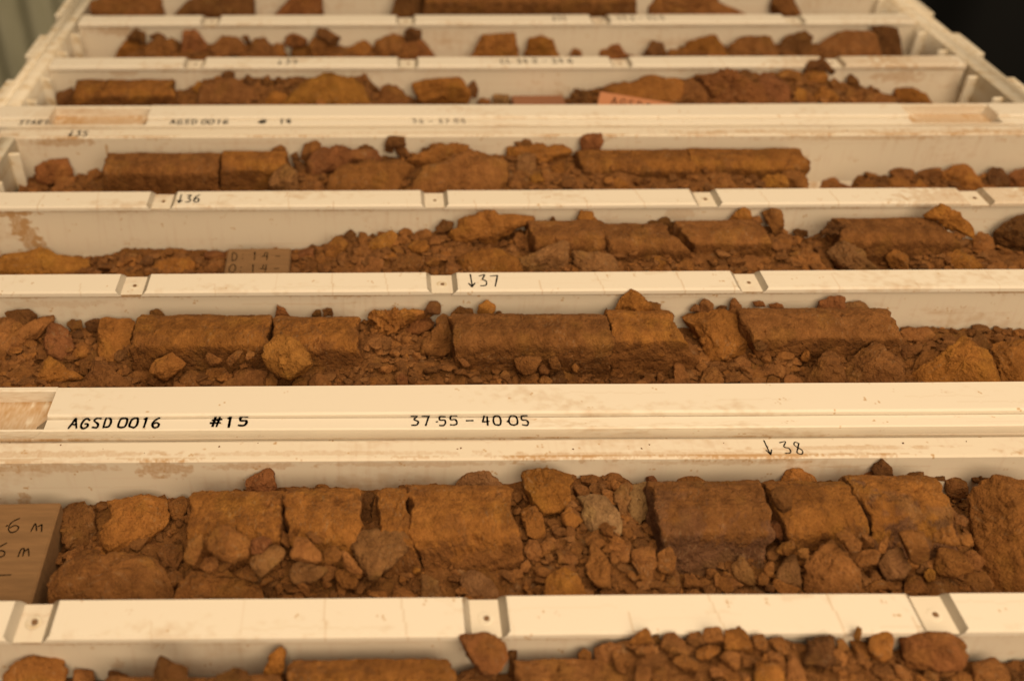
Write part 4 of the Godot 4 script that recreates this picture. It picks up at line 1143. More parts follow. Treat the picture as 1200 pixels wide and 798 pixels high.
func lay_fourth_compartment():
	rock("rock", "reddish brown rock alone at the left end of row 35", "", "r", false, Vector3(-0.3206, 0.0515, -0.8771), 34, 20, 10.8, 1, [-15.5, 7.8, -1.8, 11.9, 14.8, 10.9, 19, -5.7, 7.3, -10.1, -8.4, -12.3, -18, -7.5])
	rock("stone_chip", "small brown stone chip left of the long dark faced core in row 35", "", "b", false, Vector3(-0.2849, 0.0440, -0.8839), 55, 18, 4.8, 2, [-4.8, 5.6, 4.7, 6.7, 7.9, -1.9, 2.5, -6.4, -8.1, -4.6])
	rock("stone_chip", "small brown stone chip left of the reddish brown rock", "", "b", false, Vector3(-0.3373, 0.0415, -0.8666), 55, 21, 3.1, 3, [-11.6, -4.5, -5.1, 5.8, 12.1, 0.6, 4.4, -7.6])
	rock("stone_chip", "small brown stone chip below the reddish brown rock", "", "b", false, Vector3(-0.3116, 0.0424, -0.8695), 55, 20, 3.0, 4, [-20.7, -8.1, 1.1, 3.7, 17.2, 8, 11.1, 0.1, -4.7, -11.1])
	core("long dark faced core at the left of row 35", -0.2625, -0.2617, -0.1579, -0.1576, 0.0445, -0.8519, 0.0315, 0.009, 5, 0.1)
	core("ochre brown core right of the thin white gap in row 35", -0.1558, -0.1564, -0.0954, -0.0871, 0.0445, -0.8552, 0.0315, 0.009, 6, 0.1)
	rock("stone_chip", "small brown stone chip left of the brown knobbly rock", "", "b", false, Vector3(-0.1050, 0.0694, -0.8886), 30, 7, 3.5, 7, [-8, 0.3, 1.7, 4.4, 7, 1.8, 7.3, -5, -6.9, -6.6])
	rock("rock", "grey brown faceted rock in front of the second core of row 35", "", "g", false, Vector3(-0.0960, 0.0676, -0.8326), 36, 7, 10.3, 8, [-15, 0.7, -5.4, 10.6, 3.8, 14.6, 12.2, 6.6, 13, -3.9, 10.4, -18.8, -13.3, -17.5])
	rock("rock", "brown knobbly rock perched at the wall right of the second core of row 35", "", "b", false, Vector3(-0.0746, 0.0711, -0.8852), 30, 5, 7.5, 9, [-11.3, -10.8, -6.6, 4.7, 6.1, 8.8, 11.3, 4.8, 5.1, -11.4, -4.5, -15.7])
	rock("stone_chip", "small dark brown stone chip right of the grey brown faceted rock", "", "d", false, Vector3(-0.0844, 0.0561, -0.8761), 55, 6, 6.3, 10, [-8.6, 10.7, 5.2, 6.5, 5.9, -9.2, 1.1, -12.5, -4.6, -1.7])
	rock("rock", "long reddish rock bridging the gap in the middle left of row 35", "", "r", false, Vector3(-0.0480, 0.0649, -0.8715), 55, 3, 11.9, 11, [-31, -4.3, -26.1, 7.6, -15.1, 14.2, 4.8, 6.7, 20.4, 9.8, 36, 11.9, 41.8, 0.5, 33.8, -5.3, 4.5, -3.6, -14.3, -15.1, -28.2, -18.1])
	rock("stone_chip", "small brown stone chip right of the grey brown faceted rock", "", "b", false, Vector3(-0.0654, 0.0598, -0.8326), 56, 4, 3.6, 12, [-7.6, -6.5, -1.1, 6.3, 4.8, 2.7, 5.9, -7.1])
	rock("stone_chip", "small dark brown stone chip above the long reddish rock in row 35", "chips", "d", false, Vector3(-0.0413, 0.0686, -0.8898), 30, 3, 2.8, 13, [-6.3, -3.8, -2.9, 4, 6.4, -0.1, 4.6, -5.5])
	rock("stone_chip", "small dark brown stone chip left of the brown knobbly rock", "", "d", false, Vector3(-0.0899, 0.0623, -0.8893), 31, 6, 2.8, 14, [-5.6, 0.3, 0.9, 3.8, 5.1, -4.2, -1.2, -5.5])
	rock("stone_chip", "small dark brown stone chip above the long reddish rock in row 35", "chips", "d", false, Vector3(-0.0544, 0.0671, -0.8902), 30, 3, 2.2, 15, [-5, 1.4, 2.9, 2.8, 4.2, -4.6, -3.6, -3.6])
	rock("rock", "broad brown core remnant under the long reddish rock of row 35", "", "b", false, Vector3(-0.0176, 0.0654, -0.8394), 56, 1, 11.0, 16, [-42.5, -21.9, -36.5, 2, -27.5, 12.1, 2.7, 11.8, 24, 16.6, 43.5, 11.3, 32.6, -2.1, 24.7, -22.7])
	rock("rock", "dark flat stone on top of the small stack against the wall in row 35", "", "d", false, Vector3(0.0056, 0.0779, -0.8894), 30, -0, 3.8, 17, [-11.4, -6.3, -6.7, 4.5, 8.9, 3.8, 11.2, -5.5, -2, -7.9])
	rock("stone_chip", "small dark brown stone chip below the dark flat stone in row 35", "", "d", false, Vector3(-0.0001, 0.0703, -0.8904), 30, 0, 2.5, 18, [-4.7, -4, -3.9, 2.8, 3.9, 2.8, 3.9, -5.6])
	rock("stone_chip", "small brown stone chip below the dark flat stone in row 35", "", "b", false, Vector3(0.0132, 0.0677, -0.8891), 30, -1, 4.1, 19, [-10, 2.7, 0.9, 5.1, 8.9, -5.3, 7.3, -8.4, -3.7, -6.9])
	rock("stone_chip", "small dark brown stone chip left of the dark flat stone in row 35", "", "d", false, Vector3(-0.0227, 0.0695, -0.8910), 30, 1, 1.7, 20, [-10, -2.6, -5.2, 2.2, 7.3, 1.7, 8.8, -2.9, -0.6, -3.5])
	rock("stone_chip", "small dark brown stone chip left of the ochre sided slab in row 35", "", "d", false, Vector3(0.0340, 0.0667, -0.8899), 30, -2, 3.5, 21, [-9, -5.2, 4.1, 5, 6.6, -0.4, -1.9, -6.6])
	rock("stone_chip", "small dark brown stone chip above the ochre sided slab in row 35", "", "d", false, Vector3(0.0493, 0.0685, -0.8903), 30, -3, 3.1, 22, [-7.8, -4.5, -4.1, 3.7, 6.9, 2.4, 8.6, -0.6, -2.2, -6.7])
	rock("rock", "ochre sided slab dipping left in the middle of row 35", "", "o", false, Vector3(0.0470, 0.0660, -0.8777), 55, -3, 10.4, 23, [-39.2, -3.9, -3.8, 5.7, 11.6, 11.4, 11.5, 15.7, 28.6, 14.4, 28.8, 4.9, 18.1, -2.3, 9, -7.8, -9.4, -13.4, -23.5, -10.4])
	rock("rock", "wide brown dirt mound in the middle of row 35", "", "b", false, Vector3(0.0674, 0.0690, -0.8364), 56, -5, 14.7, 24, [-51.9, -29.6, -41.8, 2.8, -13.7, 10.8, 5.3, 25.1, 23.5, 19.1, 40.1, 14.7, 42, 1.4, 34, -25.8])
	rock("stone_chip", "small ochre stone chip right of the wide brown dirt mound", "", "o", false, Vector3(0.0810, 0.0631, -0.8360), 56, -6, 3.6, 25, [-6.9, -1.1, -2, 5.1, 5.6, 4.6, 4.5, -4.7, -4.5, -4.3])
	rock("stone_chip", "small ochre stone chip left of the rounded grey brown stone", "", "o", false, Vector3(0.1001, 0.0640, -0.8364), 56, -7, 5.1, 26, [-9, -0.8, -1.3, 8.1, 6.5, 3.5, 7.8, -4.8, -3.4, -6.3])
	rock("stone_chip", "small brown stone chip below the wide brown dirt mound", "", "b", false, Vector3(0.0727, 0.0623, -0.8283), 56, -5, 2.4, 27, [-3.8, -4.4, -1.2, 4.4, 5.1, -4])
	rock("stone_chip", "small brown stone chip below the rounded grey brown stone", "chips", "b", false, Vector3(0.1143, 0.0625, -0.8324), 56, -8, 2.4, 28, [-6.5, -5.6, -5.7, 3.2, 6.3, 3.2, 6.8, -4.6])
	rock("rock", "ochre bone shaped rock lying on the rubble in the middle of row 35", "", "o", false, Vector3(0.1416, 0.0657, -0.8837), 54, -9, 8.3, 29, [-31.8, 3.9, -26.7, 7.8, -10.9, 5.6, 9.4, 5.4, 21.1, 13.7, 30.7, 9.8, 32.7, 3.8, 22.2, -0.5, 10.7, -10.1, -9.3, -11.8, -20.7, -5.7, -30.2, -4.8])
	rock("rock", "rounded grey brown stone standing under the bone shaped rock", "", "g", false, Vector3(0.1276, 0.0658, -0.8596), 55, -8, 8.0, 30, [-9.9, -0.4, -8.5, 10, -1.2, 14, 8.2, 11.3, 10.2, -4, 6.9, -11.1, -3.4, -14.4, -8.5, -8.9])
	rock("stone_chip", "small ochre stone chip right of the ochre bone shaped rock in row 35", "", "o", false, Vector3(0.1576, 0.0656, -0.8559), 55, -10, 7.1, 31, [-9, 0, 3.4, 13.2, 7.5, 10.2, -1.4, 0.7, 6.6, -3.6, 4.4, -12.3, -2.1, -7.9])
	rock("stone_chip", "small yellow ochre stone chip below the rounded grey brown stone", "", "y", false, Vector3(0.1354, 0.0637, -0.8395), 56, -9, 4.2, 32, [-7.4, 2.8, 2.8, 6.2, 8, -2.6, -3.7, -6.1])
	rock("stone_chip", "small brown stone chip right of the rounded grey brown stone", "chips", "b", false, Vector3(0.1465, 0.0644, -0.8407), 56, -10, 5.8, 33, [-8.8, 6.2, -1.5, 8.6, 10.3, -5.6, -1.5, -7.5])
	rock("stone_chip", "small yellow ochre stone chip left of the crumbly ochre core in row 35", "", "y", false, Vector3(0.1731, 0.0634, -0.8432), 55, -12, 3.6, 34, [-4.9, 1.1, 1.4, 5.2, 4.4, -1.3, -0.5, -5.2])
	rock("stone_chip", "small brown stone chip right of the rounded grey brown stone", "chips", "b", false, Vector3(0.1618, 0.0626, -0.8355), 56, -11, 2.4, 35, [-7, 2.7, 3.3, 3.7, 7, -2.7, -3.3, -3.7])
	rock("rock", "rounded reddish pebble perched highest against the wall in row 35", "", "r", false, Vector3(0.1918, 0.0774, -0.8888), 29, -12, 6.3, 36, [-9.9, -11, -11, 3.6, -5.3, 7.2, 8.4, 8.4, 11.5, 2.6, 8.8, -12.3, -5.7, -13.7])
	rock("stone_chip", "small dark brown stone chip left of the ochre bone shaped rock in row 35", "", "d", false, Vector3(0.1307, 0.0711, -0.8924), 30, -8, 1.6, 37, [-12.7, 1.9, -8.2, 4, 1.4, 1.2, 17.5, -5.2, 0.4, -5.5])
	core("crumbly ochre core under the highest perched pebble of row 35", 0.1765, 0.1861, 0.2800, 0.2817, 0.0445, -0.8545, 0.0315, 0.009, 38, 0.1)
	rock("stone_chip", "small ochre stone chip below the crumbly ochre core in row 35", "", "o", false, Vector3(0.2084, 0.0643, -0.8275), 56, -14, 4.5, 39, [-9.2, -0.2, -1.4, 7.6, 9.8, 0.7, 9.4, -7.3, -6.5, -9.4])
	rock("stone_chip", "small brown stone chip below the crumbly ochre core in row 35", "chips", "b", false, Vector3(0.2270, 0.0634, -0.8367), 55, -15, 3.3, 40, [-4.2, -2, -2.1, 4.2, 4, 2.5, 2.1, -4.5])
	rock("stone_chip", "small brown stone chip below the crumbly ochre core in row 35", "chips", "b", false, Vector3(0.1969, 0.0650, -0.8403), 35, -13, 3.6, 41, [-6.7, -2.4, 1.3, 4.6, 7.5, 2.2, -3.4, -5])
	rock("stone_chip", "small brown stone chip below the rounded grey brown stone", "chips", "b", false, Vector3(0.1162, 0.0623, -0.8303), 56, -8, 2.4, 42, [-4.7, 3, 4.2, 3.7, 4.8, -5, -4, -5.7])
	rock("stone_chip", "small brown stone chip left of the crumbly ochre core in row 35", "", "b", false, Vector3(0.1706, 0.0625, -0.8589), 55, -11, 2.2, 43, [-5.3, 1.9, 2.3, 2.7, 4.2, -1.4, -0.1, -3.6])
	core("square ended ochre core at the right of row 35", 0.2815, 0.2828, 0.3867, 0.3906, 0.0445, -0.8557, 0.0315, 0.009, 44, 0.1)
	rock("rock", "yellow ochre chunk in front of the square ended core of row 35", "", "y", false, Vector3(0.3567, 0.0604, -0.8413), 34, -23, 5.6, 45, [-13.3, -0.5, -10.4, 4.2, 5.9, 7.9, 10.4, 5.3, 12.4, -8.3, 0, -11.7, -8.5, -9.5])
	rock("rock", "brown chunk at the right end of the square ended core of row 35", "", "b", false, Vector3(0.3741, 0.0624, -0.8400), 34, -24, 7.7, 46, [-14.2, 3.6, -6.4, 9.3, 4.3, 8.5, 11.3, 1.6, 14.7, -11.9, -2.8, -15.4])
	rock("rock", "reddish sliver lying on bare white plastic in the right of row 35", "", "r", false, Vector3(0.4337, 0.0282, -0.8939), 34, -26, 2.4, 47, [-11.9, -10.9, -14.6, 1.4, -12.2, 5.7, -0.7, 4.4, 20.5, 2.9, 22.2, -3.5])
	rock("rock", "long brown stone below the square ended ochre core in row 35", "", "b", false, Vector3(0.3047, 0.0633, -0.8336), 55, -20, 6.6, 48, [-12.8, -5.1, -6.3, 10.1, 4.5, 9, 17.2, -9.6, -8.3, -14.4])
	rock("rock", "brown rounded stone in the heap at the far right of row 35, upper left", "", "b", false, Vector3(0.4993, 0.0418, -0.8910), 33, -29, 5.5, 49, [-13.8, -1.3, -7.5, 4.6, 9.6, 6.4, 10.6, -1.5, 6.7, -6.1, -7.3, -5])
	rock("stone_chip", "small dark brown stone chip left of the brown rounded stone", "", "d", false, Vector3(0.4769, 0.0392, -0.8798), 53, -28, 3.5, 50, [-1.6, -10.9, -3.9, 5.4, 0.8, 8.2, 3.5, 0.7, 5.6, -9.8])
	rock("stone_chip", "small brown stone chip below the brown rounded stone", "", "b", false, Vector3(0.4892, 0.0397, -0.8760), 53, -29, 4.6, 51, [-10.8, 0.1, -4.5, 6.7, 9.6, 3.9, 14.7, -4.9, -7, -11.1])
	rock("rock", "flat brown stone right of the brown rounded stone", "", "b", false, Vector3(0.5262, 0.0411, -0.8920), 32, -31, 5.3, 52, [-12.5, -1.1, 0, 6.5, 7.4, 8.3, 11.5, 1.9, 4, -5.9, -9.2, -7])
	rock("stone_chip", "small ochre stone chip right of the brown rounded stone", "", "o", false, Vector3(0.5099, 0.0390, -0.8744), 53, -30, 3.3, 53, [-7.1, -8, -2.3, 5.8, 10.8, -3])
	rock("rock", "largest ochre boulder at the far right of row 35", "", "o", false, Vector3(0.5518, 0.0430, -0.8798), 52, -32, 10.2, 54, [-16.7, -21.3, -19.7, 1.6, -10.5, 10.9, 3.5, 17.4, 13.7, 9.5, 25.1, -7.2, 24.3, -13.2, -3.1, -22.2])
	rock("rock", "dark pointed rock right of the largest ochre boulder of row 35", "", "d", false, Vector3(0.5870, 0.0420, -0.8828), 52, -34, 9.0, 55, [-10.3, 1.9, -8.4, 12.5, 0.9, 10.3, 9.7, 2.9, 13.8, -14.3, -1.7, -19.1])
	rock("rock", "reddish rock cut by the photo edge in row 35", "", "r", false, Vector3(0.6114, 0.0421, -0.8814), 52, -35, 8.7, 56, [-14.1, -2.1, -9.4, 7.7, 7.4, 16.3, 16.8, -13.1, -7.8, -21])
	rock("stone_chip", "small brown stone chip right of the reddish sliver in row 35", "", "b", false, Vector3(0.4583, 0.0375, -0.8729), 54, -28, 1.6, 57, [-12.4, -3.5, -0.5, 2.9, 10.1, 3.9, 11.2, -0.5, -11.6, -6.4])

func lay_fifth_compartment():
	rock("rock", "long yellow ochre mud covered slab at the left end of row 36", "", "y", false, Vector3(-0.2979, 0.0353, -0.7388), 59, 22, 7.7, 175, [-40.3, -6.4, -35.1, 14.1, -23.9, 16.3, 1.1, 12.2, 12.4, 7.1, 27.6, 0.3, 40.3, -5.1, 39.5, -21.3, 37.3, -24.8])
	rock("stone_chip", "small brown stone chip right of the long yellow ochre mud covered slab in row 36", "", "b", false, Vector3(-0.2453, 0.0359, -0.7379), 59, 18, 5.9, 176, [-8.6, -8.7, 5.2, 7.3, 8.1, 4.3, 0.7, -2.3, -6.4, -12.3])
	rock("stone_chip", "small brown stone chip left of the brown clod heap", "", "b", false, Vector3(-0.2336, 0.0380, -0.7299), 60, 18, 5.0, 177, [-10.6, -7.7, -5.4, 3.5, 3.6, 8.2, 7.6, -0.5, 4.6, -10.6])
	rock("stone_chip", "small grey brown stone chip left of the brown clod heap", "", "g", true, Vector3(-0.2217, 0.0400, -0.7429), 59, 17, 3.4, 178, [-7.5, 1.4, -0.8, 5.1, 7.2, 2.9, 7.1, -2, 0.5, -4.8, -6.2, -3.6])
	rock("stone_chip", "small grey brown stone chip left of the ochre lump in row 36", "", "g", true, Vector3(-0.2144, 0.0403, -0.7217), 60, 17, 3.6, 179, [-9.9, 1, -2.4, 6, 6.7, 2.8, 9.2, -7, 0.9, -7.9, -8.2, -5.5])
	rock("stone_chip", "small dark brown stone chip left of the brown clod heap", "", "d", false, Vector3(-0.2060, 0.0403, -0.7363), 60, 16, 3.9, 180, [-7.6, -1.1, -1.7, 5.9, 6.2, 3.8, 5, -4.8, -3.3, -5])
	rock("rock", "brown clod heap left of the wooden block marked 1.4", "", "b", true, Vector3(-0.1895, 0.0409, -0.7483), 59, 14, 4.8, 181, [-14.6, 2.7, -4.5, 5.2, 10.9, 5.3, 15.7, -0.3, 6.6, -5.3, -7.3, -5.6, -13.8, -2.3])
	rock("rock", "ochre lump at the divider left of the wooden block marked 1.4", "", "o", false, Vector3(-0.1814, 0.0413, -0.7259), 60, 14, 5.3, 182, [-22.6, -7.8, -17.1, 4.4, -2.9, 8.6, 13.3, 6.2, 19.4, 0.5, 13.3, -13.3])
	rock("stone_chip", "small reddish brown stone chip right of the ochre lump in row 36", "", "r", false, Vector3(-0.1494, 0.0405, -0.7444), 60, 11, 4.0, 183, [-9.8, 3, -3.9, 5.5, 8.5, 4, 9.1, -4, -2.3, -5.9, -8.9, -1.9])
	rock("stone_chip", "small brown stone chip right of the ochre lump in row 36", "", "b", false, Vector3(-0.1469, 0.0405, -0.7254), 60, 11, 3.9, 184, [-9.2, -7.1, -6.5, 5.3, 7.2, 5.2, 7, -9.1])
	rock("rock", "reddish stone just right of the wooden block marked 1.4", "", "r", false, Vector3(-0.0712, 0.0432, -0.7417), 60, 5, 5.1, 185, [-6.8, 1.2, -4.4, 6.6, 6.8, 6, 7, -2.8, -1, -7.8, -6.4, -5.2])
	rock("stone_chip", "small brown stone chip right of the reddish stone in row 36", "chips", "b", false, Vector3(-0.0594, 0.0449, -0.7426), 60, 5, 3.4, 186, [-4.4, 0.2, 0, 4.8, 4.7, -0.2, -0.4, -4.7])
	rock("rock", "tall ochre rock, second to the right of the wooden block marked 1.4", "", "o", false, Vector3(-0.0450, 0.0515, -0.7378), 60, 3, 8.1, 187, [-8.5, 3, 0.9, 13.7, 5.7, 11.9, 11, 3.8, 5.1, -5.3, 2.8, -12.3, -5.5, -12.7, -9.4, -4.8])
	rock("stone_chip", "small brown stone chip right of the reddish stone in row 36", "chips", "b", false, Vector3(-0.0568, 0.0464, -0.7281), 60, 4, 4.2, 188, [-5.4, 1.8, 1, 8.5, 4.7, -1.8, 4.5, -6.5, -3.6, -4.6])
	rock("rock", "dark pointed clod behind the tall ochre rock in row 36", "", "d", false, Vector3(-0.0331, 0.0515, -0.7554), 39, 3, 4.8, 189, [-6.4, 2.6, 0.1, 8.9, 4.9, 3.8, 5.4, -6.1, -0.3, -8.1, -5.8, -1.6])
	rock("stone_chip", "small brown stone chip right of the dark pointed clod in row 36", "", "b", false, Vector3(-0.0227, 0.0514, -0.7536), 59, 2, 3.7, 190, [-4.6, -2.2, -3.1, 7.3, 3.9, 5.6, 4.4, -5.5, -2.6, -7])
	rock("rock", "yellow ochre lump in the rubble heap left of the 37 mark in row 36", "", "y", false, Vector3(-0.0043, 0.0556, -0.7425), 59, 0, 8.0, 191, [-14.6, -4.3, -11.8, 3.5, -2.1, 8.2, 6.3, 11.7, 11.9, 8.2, 11.8, -4.4, -0.7, -10.6, -7.7, -9])
	rock("stone_chip", "small ochre stone chip left of the brown mound", "", "o", false, Vector3(0.0002, 0.0535, -0.7220), 60, -0, 4.7, 192, [-6.7, 1.3, -1.2, 6.7, 5.6, 2.8, 7, -1.8, 0.1, -6.4, -5.3, -3.3])
	rock("stone_chip", "small brown stone chip below the dark pointed clod in row 36", "", "b", false, Vector3(-0.0244, 0.0519, -0.7308), 60, 2, 4.7, 193, [-7.1, 0.6, 1.3, 7.5, 6.7, 0.3, 5.2, -4.3, -4.4, -5.6])
	rock("stone_chip", "small brown stone chip below the yellow ochre lump in row 36", "", "b", false, Vector3(-0.0130, 0.0515, -0.7285), 60, 1, 2.8, 194, [-4.6, 0.8, 1.6, 3.9, 4.3, -0.8, -1.2, -3.9])
	rock("stone_chip", "small brown stone chip below the tall ochre rock in row 36", "chips", "b", false, Vector3(-0.0461, 0.0475, -0.7140), 61, 4, 2.5, 195, [-4.5, -4.9, -2.9, 4.1, 2.6, 3.1, 5, -5.2])
	rock("stone_chip", "small brown stone chip below the tall ochre rock in row 36", "chips", "b", false, Vector3(-0.0349, 0.0506, -0.7148), 61, 3, 3.8, 196, [-5.1, -0.3, -2.2, 7.3, 4.5, 4.1, 4.2, -9.3, -2.6, -10.6])
	rock("rock", "flat brown stone left of the brown mound", "", "b", false, Vector3(-0.0158, 0.0527, -0.7111), 61, 1, 4.9, 197, [-14.2, -10.1, -10.1, 6.1, -0.6, 7.5, 11.6, 5.8, 12.7, -10.5])
	rock("rock", "brown mound at the divider under the yellow ochre lump of row 36", "", "b", false, Vector3(0.0140, 0.0556, -0.7076), 61, -1, 6.0, 198, [-19.5, -12, -10.3, 2.1, 3.1, 9.9, 13.9, 5.5, 15.3, -0.6, 4.6, -11.7])
	rock("stone_chip", "small ochre stone chip above the brown mound", "", "o", false, Vector3(0.0250, 0.0558, -0.7344), 60, -2, 5.6, 199, [-10.7, 0.2, -3.9, 7.4, 7.2, 5.3, 9.3, -2.5, 3.2, -8, -6.5, -4.3])
	rock("stone_chip", "small brown stone chip right of the yellow ochre lump in row 36", "chips", "b", false, Vector3(0.0305, 0.0551, -0.7543), 59, -2, 4.0, 200, [-8.4, -0.3, 0.6, 6.2, 6.9, 4, 5, -4.8, -4.8, -5])
	rock("stone_chip", "small dark brown stone chip left of the broken ochre core top in row 36", "", "d", false, Vector3(0.0472, 0.0626, -0.7558), 39, -4, 5.4, 201, [-7.8, -1, -1.8, 6.9, 8.1, 4.4, 6.9, -1.9, 0.1, -6.4, -6.9, -5.9])
	rock("stone_chip", "small brown stone chip right of the brown mound", "chips", "b", false, Vector3(0.0388, 0.0557, -0.7429), 59, -3, 3.9, 202, [-5.6, -0.2, 1.2, 6.3, 5.5, 0.2, 4.2, -3, -4.1, -4.8])
	rock("stone_chip", "small brown stone chip right of the brown mound", "chips", "b", false, Vector3(0.0394, 0.0551, -0.7293), 60, -3, 3.3, 203, [-5.2, -3.5, -4, 4.3, 4.2, 4.5, 4.5, -4.8])
	rock("stone_chip", "small brown stone chip right of the brown mound", "chips", "b", false, Vector3(0.0377, 0.0555, -0.7118), 61, -3, 3.8, 204, [-8.1, -2.1, 1.2, 4.3, 7.9, 6.1, 2.8, -3.3, -5.3, -5])
	rock("stone_chip", "small brown stone chip left of the smooth oval ochre stone in row 36", "chips", "b", false, Vector3(0.0511, 0.0567, -0.7000), 61, -4, 4.3, 205, [-6.3, -6.8, -5.5, 4.4, 1.2, 6.2, 8.1, -1.1, 1.8, -9.5])
	rock("stone_chip", "small brown stone chip right of the brown mound", "chips", "b", false, Vector3(0.0489, 0.0549, -0.7359), 60, -4, 2.2, 206, [-4.1, 3.4, 2.9, 2.1, 4.4, -2.5, -2.5, -2.8])
	rock("stone_chip", "small brown stone chip left of the smooth oval ochre stone in row 36", "chips", "b", false, Vector3(0.0574, 0.0555, -0.7279), 60, -5, 2.5, 207, [-5.1, 0, -1.1, 3.3, 4.5, 0.5, 1.9, -3.5])
	rock("stone_chip", "small brown stone chip left of the smooth oval ochre stone in row 36", "chips", "b", false, Vector3(0.0648, 0.0572, -0.7103), 60, -5, 4.3, 208, [-8.4, 0, -2, 6.5, 7.6, 4, 5.3, -5.3, -4.1, -5.8])
	rock("stone_chip", "small brown stone chip below the reddish stone in row 36", "", "b", false, Vector3(-0.0700, 0.0423, -0.7237), 61, 6, 3.3, 209, [-7.8, -6.4, -5.9, 4.1, 5.2, 5, 7.3, -7.3])
	rock("stone_chip", "small brown stone chip right of the yellow ochre lump in row 36", "chips", "b", false, Vector3(0.0074, 0.0533, -0.7316), 60, -1, 3.6, 210, [-7.4, 3.1, 2.3, 4.7, 6.4, -3, -0.4, -5.4])
	rock("stone_chip", "small dark brown stone chip right of the yellow ochre lump in row 36", "", "d", false, Vector3(0.0131, 0.0526, -0.7509), 59, -1, 1.7, 211, [-2.1, -1.9, 0, 3.7, 2.1, -1.8])
	rock("rock", "broken ochre core top overhanging the rubble in the middle of row 36", "", "o", false, Vector3(0.0832, 0.0660, -0.7493), 38, -6, 11.1, 212, [-34.2, -6.5, -26.1, -1.8, -25.2, 5.2, -15.8, 9.2, 3.5, 11.3, 22.8, 12.1, 40.8, 11.7, 37.1, 4.5, 23.6, -0.4, 15.9, -7.8, -4.8, -9.7, -16.8, -17.4, -28.1, -14.5])
	rock("rock", "rough brown underside chunk right of the overhanging core top in row 36", "", "b", true, Vector3(0.1148, 0.0612, -0.7344), 59, -9, 9.5, 213, [-13.3, 0, -11.3, 9.5, -3, 8, 1.9, 15.5, 6.5, 9.6, 14.7, -8.3, 1.4, -11.1, -9.9, -7.5])
	rock("rock", "smooth oval ochre stone against the divider above the 37 mark", "", "o", false, Vector3(0.0820, 0.0600, -0.7034), 60, -7, 7.6, 214, [-26.8, 1.7, -19.8, 6.8, -1.4, 11.9, 12.1, 11.3, 23.1, 3.7, 27.7, -7.6, 26.6, -13.6, -20.8, -17, -25.1, -2.7])
	core("brown core piece with a hairline crack, third core position in row 36", 0.1173, 0.1274, 0.1779, 0.1788, 0.0445, -0.7244, 0.0315, 0.009, 215, 0.1)
	rock("rock", "ochre triangular stone perched at the wall near the middle of row 36", "", "o", false, Vector3(0.1690, 0.0700, -0.7583), 34, -13, 4.6, 216, [-10.9, -7.7, -7.2, 6.1, 3.5, 4.2, 15.9, -6.8, 5.1, -8])
	rock("stone_chip", "small dark brown stone chip left of the ochre triangular stone in row 36", "", "d", false, Vector3(0.1399, 0.0677, -0.7606), 34, -10, 1.7, 217, [-3.6, -2.7, -0.7, 2.5, 4.7, -2.7])
	rock("rock", "grey brown dust mound right of the smooth oval ochre stone", "", "g", false, Vector3(0.1292, 0.0627, -0.7041), 40, -10, 10.8, 218, [-21.3, -20.7, -24.7, -2.1, -10.8, 4.7, 11.7, 17.7, 16.4, 16.8, 19.3, -16.5])
	rock("rock", "grey brown dust mound below the hairline cracked core", "", "g", false, Vector3(0.1681, 0.0604, -0.7026), 60, -13, 7.0, 219, [-11.5, -15.9, -21.4, 8.4, -5.3, 7.6, 13.1, 8.7, 23.3, -10.9])
	rock("stone_chip", "small brown stone chip right of the grey brown dust mound", "", "b", false, Vector3(0.1467, 0.0572, -0.7003), 60, -12, 2.4, 220, [-3.2, 0.5, 0.4, 4, 3.8, -3.7, -1.3, -5.1])
	core("brown core with a long slanting right end in row 36", 0.1771, 0.1798, 0.2316, 0.2610, 0.0445, -0.7182, 0.0315, 0.009, 221, 0.1)
	core("mottled brown core right of the slanting break in row 36", 0.2405, 0.2645, 0.3090, 0.3177, 0.0445, -0.7234, 0.0315, 0.009, 222, 0.1)
	rock("stone_chip", "small dark brown stone chip left of the mottled brown core", "", "d", false, Vector3(0.2360, 0.0622, -0.7615), 33, -17, 1.7, 223, [-16.3, -1.7, -11.5, 2.6, -4.4, 1.6, 9.2, 2.9, 16.2, -5.6, 5.2, -5.2])
	rock("stone_chip", "small ochre stone chip below the brown core", "", "o", false, Vector3(0.2198, 0.0593, -0.7032), 59, -17, 4.6, 224, [-3.4, -12.2, -5.6, 5, -0.8, 8.2, 4.9, 5.4, 6.1, -10.4])
	rock("stone_chip", "small brown stone chip below the brown core", "", "b", false, Vector3(0.2410, 0.0587, -0.7009), 59, -19, 4.0, 225, [-8.2, -2.7, -1.9, 6.2, 4.7, 6, 8.2, -6.6, -4.4, -9.2])
	rock("stone_chip", "small brown stone chip left of the angular brown chunk", "chips", "b", false, Vector3(0.2531, 0.0582, -0.7081), 59, -20, 3.0, 226, [-5.2, 1.4, -1.8, 4.4, 4, 1.7, 4.8, -2.7, -1.5, -4])
	rock("stone_chip", "small brown stone chip left of the angular brown chunk", "chips", "b", false, Vector3(0.2657, 0.0581, -0.7051), 59, -21, 3.0, 227, [-4.8, 0.3, -1, 4.2, 5.1, -0.6, 0.5, -3.9])
	rock("stone_chip", "small brown stone chip left of the angular brown chunk", "chips", "b", false, Vector3(0.2733, 0.0590, -0.7095), 59, -21, 3.8, 228, [-4.9, 2.7, -1.4, 5, 5, -1.3, 0.6, -5.4])
	rock("stone_chip", "small brown stone chip left of the angular brown chunk", "chips", "b", false, Vector3(0.2822, 0.0588, -0.7110), 39, -22, 3.2, 229, [-2.8, -4.8, -3.1, 2.1, 1.5, 5.1, 4.1, -0.6, -0.3, -4.3])
	rock("rock", "angular brown chunk at the divider under the mottled brown core", "", "b", false, Vector3(0.2958, 0.0605, -0.7027), 59, -23, 5.7, 230, [-8.9, 1.5, -6, 6, 6.8, 6.8, 9.6, -6.6, 3.2, -12.7, -6.7, -9])
